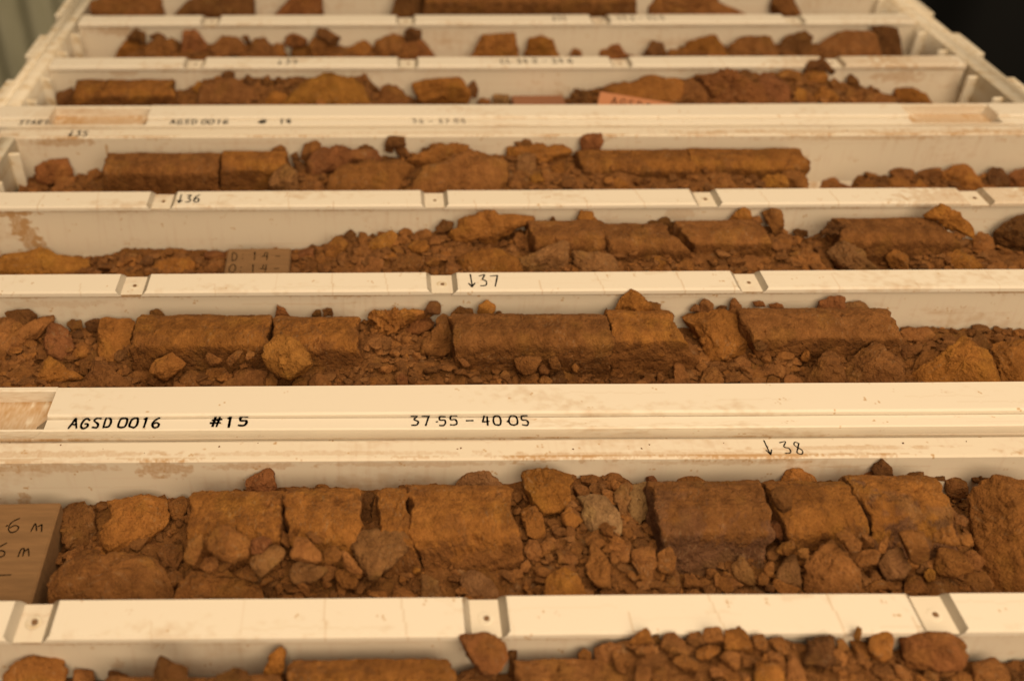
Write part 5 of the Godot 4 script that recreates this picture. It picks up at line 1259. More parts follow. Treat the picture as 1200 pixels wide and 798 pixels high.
	rock("stone_chip", "small brown stone chip right of the angular brown chunk", "chips", "b", false, Vector3(0.3103, 0.0586, -0.7065), 58, -24, 3.0, 231, [-6.3, -0.1, 5.5, 5.2, 6.3, 1.5, -3.7, -5.7])
	rock("stone_chip", "small brown stone chip right of the angular brown chunk", "chips", "b", false, Vector3(0.3165, 0.0579, -0.7176), 58, -24, 1.9, 232, [-4, 0.2, 1.9, 3.2, 4, -0.2, -1.9, -3.2])
	rock("rock", "ochre peak shaped rock against the wall under the third socket of the upper divider", "", "o", false, Vector3(0.2990, 0.0715, -0.7590), 32, -22, 5.2, 233, [-12.1, -11.6, -5.7, 2.4, 0.5, 8.1, 7, 6.2, 11.4, -7.4])
	rock("rock", "upright brown wedge standing at the right end of the mottled brown core", "", "b", false, Vector3(0.3273, 0.0696, -0.7551), 36, -23, 8.2, 234, [-12.8, 4.8, -4.6, 10, 4.6, 10.4, 9.1, -5, 9.4, -9.2, 3.7, -13.2, -5, -5.1])
	rock("stone_chip", "small brown stone chip right of the ochre peak shaped rock in row 36", "", "b", false, Vector3(0.3147, 0.0668, -0.7620), 32, -22, 2.0, 235, [-5.9, 0.8, 1.7, 3, 6.5, -2.8, -2, -4.4])
	rock("rock", "brown rock at the foot of the upright brown wedge", "", "b", false, Vector3(0.3327, 0.0581, -0.7397), 57, -24, 5.9, 236, [-9.7, 0.3, -3.2, 7.5, 6.1, 7.4, 9.3, 1.9, 4.1, -7.4, -5, -8.1])
	rock("stone_chip", "small dark brown stone chip right of the brown rock", "", "d", true, Vector3(0.3545, 0.0539, -0.7597), 37, -25, 4.6, 237, [-8.3, 0.5, -4.1, 5.1, 5.6, 4.3, 8.5, -1.5, 1.4, -5.3, -4.9, -4.6])
	rock("rock", "dark crumbly ridge leading up to the big smooth core in the right of row 36", "", "d", true, Vector3(0.3667, 0.0734, -0.7332), 36, -27, 7.7, 238, [-14.9, -10.4, -9, -3.3, 0.5, 4.5, 12.7, 11.6, 19.9, 13.3, 5.3, 1.5, -4.2, -6.4, -11.3, -13.8])
	core("big smooth core with both ends sloping in the right of row 36", 0.3762, 0.3638, 0.4602, 0.4869, 0.0445, -0.7265, 0.0315, 0.009, 239, 0.1)
	rock("rock", "grey and ochre sloping rock in front of the left end of the big smooth core", "", "g", false, Vector3(0.3781, 0.0609, -0.7084), 37, -28, 10.3, 240, [-21.1, 1, -16.8, 10.5, -11, 12.7, 4.5, 7.6, 9.5, 3.4, 27.5, -6.6, 28.8, -11.1, -0.4, -19.1, -11.9, -6.4])
	rock("rock", "angular ochre stone in front of the middle of the big smooth core", "", "o", false, Vector3(0.4190, 0.0575, -0.7120), 37, -30, 7.1, 241, [-10.9, -1.2, -6.1, 8, -0.8, 7.3, 9.3, 3.2, 11.1, -10.2, 5.5, -12.6, -4.1, -10.4])
	rock("rock", "flat brown slab at the divider left of the grey and ochre sloping rock", "", "b", false, Vector3(0.3483, 0.0530, -0.7173), 58, -26, 4.0, 242, [-17.7, 1.8, -2.8, 13.7, 4.2, 6.1, 17.7, -6.9, 21.3, -11.4, -1.7, -17.8, -10.3, -4.2])
	rock("stone_chip", "small brown stone chip left of the flat brown slab", "chips", "b", false, Vector3(0.3246, 0.0595, -0.7109), 58, -25, 3.8, 243, [-6.1, 4, 0.4, 4.1, 6.6, -0.5, 2.4, -4.7, -3.2, -3.1])
	rock("stone_chip", "small brown stone chip right of the flat brown slab", "", "b", false, Vector3(0.3636, 0.0504, -0.7315), 57, -26, 5.3, 244, [-8.3, 5.8, -3.3, 7.1, 5.1, -0.2, 7.5, -7.5, -0.3, -4.9])
	rock("stone_chip", "small brown stone chip left of the flat brown slab", "chips", "b", false, Vector3(0.3188, 0.0584, -0.6982), 58, -25, 2.4, 245, [-5.3, -6.4, -4.8, 2.8, 4, 3.6, 8, -2.8])
	rock("stone_chip", "small brown stone chip left of the ochre humped rock in row 36", "", "b", false, Vector3(0.4491, 0.0552, -0.7076), 56, -32, 3.8, 246, [-8, -3.1, -2, 2.1, 1.6, 6.5, 5.6, 1.5, 3.3, -7.3])
	rock("rock", "ochre humped rock at the divider under the right end of the big smooth core", "", "o", false, Vector3(0.4671, 0.0553, -0.7119), 36, -33, 7.4, 247, [-17.2, -16.4, -17.2, -6.5, -10.1, -0.4, -7.7, 9.4, -4.8, 10.9, 9.7, 8.3, 18.1, 3.2, 21.3, -6, -16.6, -18.1])
	rock("rock", "ochre slab leaning on the wall behind the right end of the big smooth core", "", "o", false, Vector3(0.4666, 0.0792, -0.7389), 34, -32, 5.8, 248, [-21.4, -3.9, -17.1, 5.7, -11.4, 11.2, -4.8, 10.4, -1.3, 6.9, 10.1, 3.6, 19, -2.8, 22.8, -10.7, 10.9, -9, -4.8, -3.2])
	rock("rock", "brown cube like stone right of the leaning ochre slab", "", "b", false, Vector3(0.5089, 0.0493, -0.7495), 55, -34, 8.0, 249, [-9.9, 3.4, -6, 11.6, 5.4, 7.2, 9.5, -0.4, 7.9, -9.9, -0.3, -9.8, -5.9, -7.3])
	rock("rock", "dark ochre boulder at the right edge of row 36", "", "d", false, Vector3(0.5360, 0.0605, -0.7519), 34, -35, 12.4, 250, [-19.3, -10, -14.8, 0.1, -4.2, 15.5, 7.7, 20.4, 18.3, -8.1, 8, -11.4, -4.6, -14.8, -15.1, -14.8])
	rock("rock", "brown slab at the divider below the dark ochre boulder of row 36", "", "b", false, Vector3(0.5253, 0.0466, -0.7215), 55, -36, 4.3, 251, [-9.3, -12.7, -9.3, 0.8, 7, 9.9, 11.8, -4.6])
	rock("stone_chip", "small brown stone chip right of the brown cube like stone", "", "b", false, Vector3(0.5247, 0.0453, -0.7491), 55, -35, 2.6, 252, [-5.2, 2, 4.5, 0.9, 4.4, -2.2, -4.3, -0.7])

func lay_sixth_compartment():
	rock("rock", "dark brown slab leaning on the far wall at the left end of row 37", "", "d", false, Vector3(-0.2754, 0.0621, -0.6242), 37, 24, 6.1, 253, [-12.1, 7.6, -5.2, 7.1, 6.3, 5.5, 9.9, 0, 9.6, -11.8, 2.4, -14.6, -5, -9.3, -11.2, 0.5])
	rock("rock", "large brown curved plate at the left edge of row 37", "", "b", false, Vector3(-0.2799, 0.0530, -0.6110), 62, 25, 7.9, 254, [-12.8, 17.1, -6.1, 18.5, 1.8, 14.9, 11.6, 5.5, 28.5, 11.9, 32.1, 12.9, 31.3, 5.1, 18.2, -3.6, 4.8, -9.5, -14.9, -20.9, -20.5, -18])
	rock("rock", "reddish grey plate standing right of the curved plate in row 37", "", "r", false, Vector3(-0.2465, 0.0500, -0.6080), 63, 22, 4.7, 255, [-10.8, 4.4, -4.3, 15.7, -0.5, 18, 9, 11, 10.8, -6.4, 7.2, -13.2, -1.1, -16.7, -10.2, -8.6])
	rock("rock", "upright ochre block at the left end of the long core in row 37", "", "o", false, Vector3(-0.2034, 0.0540, -0.6075), 63, 19, 11.8, 256, [-11.9, 5.9, -7.3, 20.4, -3.9, 24.2, 16.8, 19.7, 18, 13.6, 12.8, 3.1, 9.4, -12.8, 4, -21.7, -2.1, -25.9, -11.1, -22, -15.3, -14.9])
	core("long ochre core with a dark hollow face right of the upright ochre block", -0.1825, -0.1840, -0.0856, -0.0872, 0.0445, -0.5879, 0.0315, 0.009, 257, 0.1)
	rock("rock", "ochre wedge lying in front of the long hollow faced core", "", "o", false, Vector3(-0.1574, 0.0601, -0.5673), 45, 16, 8.2, 258, [-14.3, -1.3, -6.7, 6.9, 5.3, 9.6, 14.7, 0.3, 10, -3.7, -1.4, -10.1, -7.8, -7.2])
	rock("rock", "ochre triangular slab near the front lip at the left of row 37", "", "o", false, Vector3(-0.2400, 0.0488, -0.5742), 65, 23, 3.9, 259, [-15.6, -2.8, -11.9, 2.3, -1.8, 15.9, 3.2, 9.4, 4.9, 2.6, 15.8, -5.5, 20, -10.4, 3.6, -8.3, -10.4, -5.5])
	rock("rock", "thin brown slab at the front lip, leftmost in row 37", "", "b", false, Vector3(-0.2638, 0.0479, -0.5738), 64, 25, 2.7, 260, [-12.4, 1.4, -3.2, 7.4, 6.1, 7.1, 9.4, -1.5, 5.5, -9.1, -4.1, -5.6])
	rock("stone_chip", "small brown stone chip above the thin brown slab", "", "b", false, Vector3(-0.2728, 0.0482, -0.5886), 63, 25, 2.4, 261, [-10.5, -2, -1.5, 2.9, 7.6, 5.3, 8.9, -0.2, -0.9, -3.6, -9.4, -4.2])
	rock("rock", "brown mound at the front lip under the upright ochre block", "", "b", false, Vector3(-0.2033, 0.0506, -0.5646), 65, 20, 8.0, 262, [-24.4, -7.7, -9.7, 5.8, -4.6, 16.9, 1.6, 10.4, 8.5, 2.5, 17.4, -5.9, 23.1, -19.6])
	rock("stone_chip", "small brown stone chip left of the ochre wedge in row 37", "", "b", false, Vector3(-0.1784, 0.0477, -0.5720), 46, 17, 1.8, 263, [-11.1, 1.5, -2, 5.2, 8, 2.2, 9.1, -3.6, -0.7, -5, -4.6, -3.1])
	rock("stone_chip", "small brown stone chip right of the brown mound", "chips", "b", false, Vector3(-0.1908, 0.0468, -0.5786), 65, 18, 3.5, 264, [-4.8, 1.1, 0.6, 4.9, 5, -1.1, -1, -4.8])
	rock("stone_chip", "small ochre stone chip right of the reddish grey plate in row 37", "", "o", false, Vector3(-0.2282, 0.0477, -0.5995), 64, 21, 4.0, 265, [-7.2, -0.9, -5.3, 3.7, 3.7, 5.3, 6.9, -0.6, 3.9, -5, -3.6, -4.4])
	rock("stone_chip", "small dark brown stone chip above the reddish grey plate in row 37", "", "d", true, Vector3(-0.2387, 0.0546, -0.6270), 38, 21, 3.4, 266, [-8.3, 0.9, -0.9, 4.6, 7.2, 1.1, 5.5, -6.3, -3.4, -6.6])
	rock("stone_chip", "small dark brown stone chip left of the upright ochre block in row 37", "chips", "d", false, Vector3(-0.2242, 0.0540, -0.6273), 38, 20, 3.2, 267, [-6.7, 1.9, 0.4, 3.9, 6.8, 2.6, 2.5, -7.4, -5.9, -5.1])
	rock("stone_chip", "small dark brown stone chip right of the reddish grey plate in row 37", "", "d", false, Vector3(-0.2360, 0.0479, -0.6213), 63, 21, 3.6, 268, [-5.3, 1.8, 3, 5, 4.7, -3.3, -3.1, -4])
	rock("stone_chip", "small brown stone chip left of the brown mound", "", "b", false, Vector3(-0.2217, 0.0475, -0.5827), 65, 21, 3.5, 269, [-3.3, 4.6, 2.5, 6.9, 5, 3.7, 0.7, -7.7, -4.1, -5.2])
	rock("stone_chip", "small brown stone chip below the thin brown slab", "", "b", false, Vector3(-0.2636, 0.0468, -0.5626), 65, 25, 1.6, 270, [-11.9, 6.1, 13, -2.4, 12.9, -7.4, -13.1, 0.8])
	rock("stone_chip", "small dark brown stone chip left of the upright ochre block in row 37", "chips", "d", false, Vector3(-0.2187, 0.0468, -0.6037), 64, 20, 2.2, 271, [-3, -0.3, 0.9, 9, 2.9, 2.1, 1.3, -6.5, -2.8, -5.5])
	rock("stone_chip", "small dark brown stone chip at the wall behind the long ochre core in row 37", "", "d", false, Vector3(-0.1754, 0.0626, -0.6290), 38, 16, 1.8, 272, [-4.9, 3.2, 1.6, 2.2, 8.3, -4.5, -5.9, -2.8])
	rock("rock", "rounded yellow ochre rock leaning on the core face in row 37", "", "y", false, Vector3(-0.0721, 0.0721, -0.5631), 46, 7, 13.8, 273, [-18.1, 0.9, -15.2, 8.8, -6.6, 16.8, -2, 17.6, 10, 10.3, 16.3, 1.6, 18.9, -7.9, 11.8, -11.9, 2.2, -16.9, -6.6, -13.3, -13, -7.6])
	rock("rock", "rounded brown stone right of the ochre wedge in row 37", "", "b", false, Vector3(-0.1418, 0.0495, -0.5660), 66, 14, 5.2, 274, [-11, -6.5, -6.1, 5.1, 1.3, 7.9, 8.3, 3.9, 6.9, -10.9, -4.6, -10.2])
	rock("stone_chip", "small brown stone chip left of the long flat brown slab", "", "b", false, Vector3(-0.1252, 0.0635, -0.5708), 45, 12, 4.4, 275, [-6, 2.5, -2.6, 6.2, 6.9, -0.4, 7.2, -2.8, -2.9, -5])
	rock("rock", "rounded brown stone left of the long flat brown slab", "", "b", false, Vector3(-0.1247, 0.0505, -0.5703), 46, 12, 5.0, 276, [-8.2, -0.2, -4.6, 5.9, 8.1, 4.1, 9.4, 1, 0.4, -9.9, -4.3, -10.5])
	rock("stone_chip", "small brown stone chip above the long flat brown slab", "chips", "b", false, Vector3(-0.1097, 0.0655, -0.5704), 45, 11, 5.1, 277, [-6.8, -1.3, 3.2, 5.8, 7.1, 4.2, 3.6, -1.3, -3.9, -6.3])
	rock("stone_chip", "small brown stone chip left of the rounded yellow ochre rock in row 37", "", "b", false, Vector3(-0.0988, 0.0659, -0.5724), 45, 10, 3.0, 278, [-4.7, -2.1, -0.6, 4, 3.9, 2.3, 3.5, -1.8, -2.5, -3.5])
	rock("rock", "long flat brown slab at the lip left of the rounded yellow ochre rock", "", "b", false, Vector3(-0.1025, 0.0494, -0.5658), 67, 10, 2.8, 279, [-27.3, -7.5, -5.5, 4.9, 13.6, 8.6, 16.8, 4.8, 12.9, -10.3, 6.9, -11.9])
	rock("stone_chip", "small brown stone chip above the long flat brown slab", "chips", "b", false, Vector3(-0.1040, 0.0565, -0.5726), 46, 10, 2.1, 280, [-3.3, 0.8, 1.6, 2.6, 3.5, -1.2, -2.4, -2.3])
	rock("stone_chip", "small brown stone chip right of the long flat brown slab", "", "b", false, Vector3(-0.0838, 0.0507, -0.5631), 67, 8, 3.8, 281, [-3.9, 2.9, 1, 6.4, 5.1, -0.7, 2.1, -8.4, -4.7, -7])
	rock("stone_chip", "small brown stone chip below the rounded yellow ochre rock in row 37", "", "b", false, Vector3(-0.0636, 0.0510, -0.5595), 67, 6, 3.0, 282, [-9, -4.9, -2.7, 3.7, 5.5, 4.3, 6, -4.9, 2.5, -6.5])
	rock("rock", "long brown stone right of the rounded yellow ochre rock in row 37", "", "b", false, Vector3(-0.0487, 0.0522, -0.5610), 67, 5, 4.0, 283, [-8.6, 1.8, -0.9, 5.9, 7.2, 4.8, 8.3, -7.8, -8.5, -8.1])
	rock("rock", "small pointed reddish stone on the wall side of the cores in row 37 left", "", "r", false, Vector3(-0.0813, 0.0643, -0.6286), 39, 7, 3.2, 284, [-5.9, -4.7, -2.7, 5.4, 2.5, 1.2, 8.1, -6.3])
	rock("stone_chip", "small dark brown stone chip right of the small pointed reddish stone in row 37", "", "d", false, Vector3(-0.0546, 0.0621, -0.6301), 39, 5, 1.7, 285, [-5.5, -2.7, -0.9, 2.4, 2.8, 2.2, 3.7, -3.7])
	rock("stone_chip", "small dark brown stone chip at the wall behind the brown core", "", "d", true, Vector3(-0.0461, 0.0641, -0.6292), 39, 4, 2.9, 286, [-6, 1.5, -2.2, 4.2, 3.9, 2.9, 6.6, -5.9, -5.1, -5.4])
	core("brown core with a rough face right of the rounded yellow ochre rock", -0.0843, -0.0845, -0.0232, -0.0182, 0.0445, -0.5872, 0.0315, 0.009, 287, 0.1)
	rock("rock", "crumbly ochre lump tilted between two cores left of the 37 mark", "", "o", true, Vector3(0.0022, 0.0594, -0.6221), 64, -0, 10.0, 288, [-22.7, 4.1, -19.1, 11.1, -10.4, 9, 9.4, 10.5, 34.2, 9.1, 19.2, 1.4, 8.1, -5.6, 5.6, -12.5, -1.7, -16.6, -12.1, -13.9, -16.5, -4.3])
	rock("rock", "reddish sliver under the crumbly ochre lump in row 37", "", "r", false, Vector3(0.0235, 0.0540, -0.6228), 64, -2, 6.3, 289, [-14.7, -5.5, -5.6, 3.2, 7.9, 9.9, 12.4, 5, 10.6, -0.6, -0.4, -6.5, -11.5, -8.2])
	rock("stone_chip", "small brown stone chip above the reddish sliver in row 37", "", "b", false, Vector3(0.0208, 0.0550, -0.6300), 44, -2, 2.7, 290, [-12.5, -2.6, 4.8, 5.3, 15.3, 7.4, 13.5, 4.2, -6.2, -6.3, -11.2, -7.6])
	rock("rock", "dark brown stone perched at the wall under the socket left of the 37 mark", "", "d", false, Vector3(0.0333, 0.0685, -0.6295), 39, -3, 3.4, 291, [-8.3, -6.3, -3.7, 3.6, 4.3, 4.8, 6.3, 0.2, 6.5, -6.5])
	rock("stone_chip", "small dark brown stone chip left of the ochre stone in row 37", "", "d", true, Vector3(0.0552, 0.0642, -0.6301), 39, -5, 2.9, 292, [-10, -5.9, -6.8, 3, -3.1, 4.1, 3.1, 2.2, 9.3, 3.2, 9.7, -4.9])
	rock("rock", "ochre stone perched at the wall just below the 37 mark", "", "o", false, Vector3(0.0731, 0.0678, -0.6282), 39, -7, 5.2, 293, [-7.1, -9.8, -6.1, 2.2, -0.9, 6.9, 8, 3.2, 7, -1.2, 2.2, -10.4])
	rock("stone_chip", "small dark brown stone chip right of the ochre stone in row 37", "", "d", false, Vector3(0.0830, 0.0601, -0.6315), 39, -7, 1.6, 294, [-5.5, -3.2, -1, 2.2, 6.7, -1.6])
	rock("rock", "cracked brown chunk between the crumbly lump and the longest smooth core", "", "b", false, Vector3(0.0388, 0.0564, -0.6065), 65, -4, 11.9, 295, [-3.7, -0.2, -5.4, 13.6, -0.8, 22.2, 6.7, 18.3, 11.8, 10.2, 12.2, -6.4, 1.6, -15, -16.4, -15.8, -14.5, -3.4])
	core("longest smooth core lying below the 37 mark", 0.0458, 0.0487, 0.1585, 0.1586, 0.0445, -0.5877, 0.0315, 0.009, 296, 0.1)
	rock("stone_chip", "small brown stone chip left of the cracked brown chunk", "chips", "b", false, Vector3(0.0090, 0.0540, -0.5746), 66, -1, 3.8, 297, [-5.9, -0.4, -1.9, 6.3, 6.4, -0.3, 5.3, -3.6, -2.9, -4.3])
	rock("stone_chip", "small ochre stone chip left of the cracked brown chunk", "", "o", false, Vector3(0.0123, 0.0524, -0.5869), 66, -1, 2.2, 298, [-2.9, 0.8, 0.7, 3.5, 3.1, -1.9, -1.6, -2.6])
	rock("stone_chip", "small brown stone chip below the cracked brown chunk", "chips", "b", false, Vector3(0.0529, 0.0588, -0.5734), 46, -5, 2.8, 299, [-6, 3.2, -0.2, 3, 5.9, -2, 0.2, -3.5])
	rock("stone_chip", "small reddish brown stone chip below the cracked brown chunk", "", "r", false, Vector3(0.0092, 0.0542, -0.5589), 67, -1, 3.7, 300, [-4.5, 0.6, -1.1, 5.9, 4.7, 2, 3.6, -7, -3.3, -7.8])
	rock("stone_chip", "small brown stone chip below the crumbly ochre lump in row 37", "", "b", false, Vector3(-0.0131, 0.0552, -0.5560), 67, 1, 2.8, 301, [-4.7, 0.7, 0.5, 4.5, 5.1, 1.2, 2.7, -5.7, -4.2, -5.6])
	rock("stone_chip", "small brown stone chip below the cracked brown chunk", "chips", "b", false, Vector3(0.0185, 0.0519, -0.5593), 67, -2, 2.3, 302, [-5, 1.1, 0.8, 3.8, 5.4, 0, 3.2, -4.6, -3.7, -4.8])
	rock("stone_chip", "small brown stone chip below the reddish sliver in row 37", "chips", "b", false, Vector3(0.0040, 0.0543, -0.5905), 66, -0, 3.4, 303, [-4.8, -1.6, -1.3, 5.3, 4.7, -0.2, 2.4, -4.2])
	rock("stone_chip", "small brown stone chip below the reddish sliver in row 37", "chips", "b", false, Vector3(0.0137, 0.0534, -0.6097), 65, -1, 3.4, 304, [-2.8, -3.7, -4.1, 1.8, 2, 4.7, 4.5, 0.6, -0.3, -5])
	rock("stone_chip", "small brown stone chip below the reddish sliver in row 37", "chips", "b", false, Vector3(0.0235, 0.0506, -0.6119), 65, -2, 2.0, 305, [-3.3, -0.5, -0.9, 3, 4.1, -0.4, -0.8, -2.6])
	rock("stone_chip", "small brown stone chip left of the cracked brown chunk", "chips", "b", false, Vector3(0.0338, 0.0501, -0.6194), 65, -3, 2.7, 306, [-3.9, -3.3, 0.8, 4.6, 3.4, 1.1, -0.2, -3.2])
	rock("stone_chip", "small brown stone chip below the cracked brown chunk", "chips", "b", false, Vector3(0.0492, 0.0480, -0.5643), 67, -5, 2.3, 307, [-5.4, -4, -2.2, 3.5, 4.9, 1.3, 4, -4.7])
	core("ochre core with a slanting right end under the large perched ochre rock", 0.1599, 0.1608, 0.2065, 0.2293, 0.0445, -0.5913, 0.0315, 0.009, 308, 0.1)
	rock("rock", "four sided brown stone, biggest of the cluster before the longest core", "", "b", false, Vector3(0.0988, 0.0590, -0.5712), 46, -10, 6.1, 309, [-10.4, 1.4, -9, 4.5, 8.2, 7.5, 10.2, 4.8, 6, -5.2, -1.7, -8.9, -6.8, -5.4])
	rock("stone_chip", "small brown stone chip below the four sided brown stone", "chips", "b", false, Vector3(0.1010, 0.0461, -0.5700), 67, -10, 3.6, 310, [-6.9, -1.1, 3.6, 6.3, 6.3, 1.9, 2.4, -6.9, -5.7, -7.3])
	rock("stone_chip", "small brown stone chip right of the four sided brown stone", "chips", "b", false, Vector3(0.1110, 0.0519, -0.5735), 46, -11, 3.3, 311, [-4.7, 0.4, -1.1, 4.5, 4.7, 0.4, 3.3, -3.4, -2.6, -2.9])
	rock("stone_chip", "small brown stone chip right of the four sided brown stone", "chips", "b", false, Vector3(0.1181, 0.0582, -0.5731), 46, -12, 4.2, 312, [-5.5, 2.5, -0.1, 6.1, 5.5, -2.1, 4.7, -4.6, -2.3, -4.3])
	rock("stone_chip", "small brown stone chip below the four sided brown stone", "chips", "b", false, Vector3(0.1115, 0.0456, -0.5696), 67, -11, 3.6, 313, [-4.6, 1.2, -2.7, 5.5, 6.1, 0, 3.2, -6.8, -2.6, -6.9])
	rock("stone_chip", "small dark brown stone chip right of the four sided brown stone", "", "d", false, Vector3(0.1216, 0.0459, -0.5713), 66, -12, 4.5, 314, [-6.8, 0.6, 1.9, 7.3, 7.3, -5.1, 1.4, -9.3, -4.6, -8.2])
	rock("stone_chip", "small brown stone chip right of the four sided brown stone", "chips", "b", false, Vector3(0.1297, 0.0441, -0.5749), 46, -13, 2.0, 315, [-6.2, 5.1, -4.6, 6, 5.9, -6.2, 5.7, -9.5, -1.2, -2])
	rock("stone_chip", "small brown stone chip right of the four sided brown stone", "chips", "b", false, Vector3(0.1335, 0.0530, -0.5746), 46, -13, 2.4, 316, [-2.9, 0.1, -1.2, 4.5, 2.8, 0.9, 2.2, -3.4, -1.3, -3.3])
	rock("stone_chip", "small brown stone chip left of the four sided brown stone", "", "b", false, Vector3(0.0833, 0.0472, -0.5709), 67, -8, 3.3, 317, [-4.5, 1.6, -1.3, 6, 3.6, 3.8, 3.9, -7.8, -1.3, -9.6])
	rock("stone_chip", "small brown stone chip below the four sided brown stone", "chips", "b", false, Vector3(0.0902, 0.0457, -0.5688), 67, -9, 1.9, 318, [-2.2, 6.1, 2.4, 1.3, 3, -6.8, -1.6, -7])
	rock("rock", "large ochre rock perched against the far wall in the middle of row 37", "", "o", false, Vector3(0.1815, 0.0730, -0.6275), 38, -16, 7.1, 319, [-13.1, -15.4, -10, 2, -2.9, 10.3, 6.1, 7, 9, 4.4, 15.5, 1.1, 16, -8.7, -6, -14.2])
	rock("stone_chip", "small dark brown stone chip left of the large ochre rock in row 37", "", "d", false, Vector3(0.1644, 0.0621, -0.6320), 38, -15, 1.8, 320, [-1.8, -3.7, -0.4, 3.3, 2.7, -3])
	rock("stone_chip", "small brown stone chip below the ochre core in row 37", "", "b", false, Vector3(0.1850, 0.0422, -0.5723), 66, -18, 2.8, 321, [-4.3, -2.1, -1.2, 4.1, 3.4, 1, 3.8, -5.1])
	rock("stone_chip", "small brown stone chip below the longest smooth core in row 37", "", "b", false, Vector3(0.1769, 0.0414, -0.5722), 66, -17, 1.8, 322, [-2.3, 2.1, 1.7, 2.9, 2.7, -3.6, -1.8, -4.2])
	rock("stone_chip", "small brown stone chip below the skewed ochre core piece in row 37", "chips", "b", false, Vector3(0.2070, 0.0439, -0.5696), 66, -20, 2.1, 323, [-10, -0.4, 1.9, 4, 10.2, 3.3, 10, -2, -8.3, -6.6])
	rock("stone_chip", "small brown stone chip right of the large ochre rock in row 37", "", "b", false, Vector3(0.1990, 0.0603, -0.6326), 38, -17, 1.6, 324, [-24.3, -4.1, -13.8, -1, 11.1, 4, 19.1, 0.2, 1.4, -3.3])
	rock("rock", "skewed ochre core piece with a pointed foot right of the slanting end", "", "o", false, Vector3(0.2466, 0.0577, -0.6099), 63, -22, 15.7, 325, [-34.1, 10.3, -15.9, 16.4, -0.9, 19.5, 9.9, 19.4, 17, 13.3, 21.9, 6.1, 23.9, -10.1, 12.7, -18.6, 4.2, -23, -6.5, -22.3, -11, -12.3, -19.3, -1.7, -27.9, 4.6])
	core("thick cracked core right of the skewed piece in row 37", 0.2560, 0.2676, 0.3688, 0.3727, 0.0445, -0.5953, 0.0315, 0.009, 326, 0.1)
	rock("rock", "broken brown chunk at the lip under the right end of the thick cracked core", "", "b", false, Vector3(0.3438, 0.0586, -0.5687), 62, -31, 11.8, 327, [-19.7, -2.2, -10.6, 12.5, -4.6, 19.1, 1.5, 17.1, 13.9, 12, 18.3, 8.2, 24.5, -14.4, -11.8, -28.7])
	rock("rock", "large brown clod at the lip under the middle of the thick cracked core", "", "b", false, Vector3(0.3101, 0.0567, -0.5670), 63, -29, 10.7, 328, [-12, -20.3, -8.2, 2.8, -4.4, 18.2, 2.8, 16.5, 12.2, 1.8, 17.2, -14.5, -7.7, -23.5])
	rock("stone_chip", "small brown stone chip below the skewed ochre core piece in row 37", "chips", "b", false, Vector3(0.2554, 0.0508, -0.5807), 64, -24, 5.3, 329, [-7, 1.6, -2.5, 7.8, 5.3, 3.8, 6.7, -2.7, 2, -7.5, -4.4, -4.6])
	rock("stone_chip", "small brown stone chip left of the large brown clod", "chips", "b", false, Vector3(0.2738, 0.0490, -0.5824), 64, -25, 2.3, 330, [-8.8, -2.9, -2, 7.7, 10.4, -1.1, 7.5, -3.4, -7.1, -5.1])
	rock("stone_chip", "small brown stone chip left of the large brown clod", "chips", "b", false, Vector3(0.2891, 0.0492, -0.5806), 63, -26, 1.7, 331, [-8.5, 1.1, 4, 6.6, 7.7, -1.9, -3.2, -6.2])
	rock("stone_chip", "small brown stone chip left of the large brown clod", "chips", "b", false, Vector3(0.2628, 0.0493, -0.5685), 64, -25, 3.5, 332, [-6.4, -7.2, -5.5, 3.8, 6.7, 5.4, 6.9, -5.8, -3.8, -8.5])
	rock("stone_chip", "small brown stone chip left of the large brown clod", "chips", "b", false, Vector3(0.2736, 0.0489, -0.5656), 64, -26, 2.6, 333, [-4.7, -1.1, -2.5, 3.8, 4.5, 3.3, 6, -3.3, -4.5, -6.7])
	rock("stone_chip", "small brown stone chip left of the large brown clod", "chips", "b", false, Vector3(0.2853, 0.0575, -0.5828), 43, -26, 3.3, 334, [-6.7, -4.7, -4.3, 3.5, 6.9, 4.1, 6.1, -1.1, -2.1, -4.6])
	rock("stone_chip", "small ochre stone chip left of the large brown clod", "", "o", false, Vector3(0.3005, 0.0567, -0.5832), 43, -27, 3.3, 335, [-3.8, -3.5, -0.8, 6.2, 2.3, 3.3, 3.2, -3.9, -1.3, -4])
	rock("stone_chip", "small brown stone chip left of the large brown clod", "chips", "b", false, Vector3(0.2872, 0.0496, -0.5657), 64, -27, 2.9, 336, [-6.3, -1, -5.2, 3.5, 6.2, 3.2, 8.8, -2.8, -4.6, -7.4])
	rock("stone_chip", "small dark brown stone chip right of the skewed ochre core piece in row 37", "", "d", true, Vector3(0.2652, 0.0669, -0.5816), 43, -25, 4.2, 337, [-6.2, 0.6, -0.6, 5.7, 5.9, 2.5, 4.1, -4.1, -3.6, -4.9])
	rock("stone_chip", "small brown stone chip below the skewed ochre core piece in row 37", "chips", "b", false, Vector3(0.2459, 0.0491, -0.5687), 65, -23, 3.8, 338, [-4.9, 1.9, -1.4, 7.1, 4.1, 3.1, 6.2, -6.9, -2.2, -10.1])
	rock("rock", "rightmost angular brown stone below the skewed ochre core piece in row 37", "", "b", false, Vector3(0.2313, 0.0496, -0.5697), 65, -22, 5.5, 339, [-8.2, -13.4, -6.2, 4.5, 2, 9.5, 8.7, 4.5, 8.1, -9.2])
	rock("rock", "leftmost angular brown stone below the skewed ochre core piece in row 37", "", "b", false, Vector3(0.2104, 0.0472, -0.5740), 65, -20, 5.2, 340, [-6.9, 7.7, -0.2, 9.3, 8.4, -6, 8.2, -10.8, -2.8, -13.6])
	rock("stone_chip", "small brown stone chip below the skewed ochre core piece in row 37", "chips", "b", false, Vector3(0.2266, 0.0476, -0.5804), 65, -21, 3.4, 341, [-5.6, -0.1, -0.5, 4, 5.5, 2.8, 0.2, -5.5])
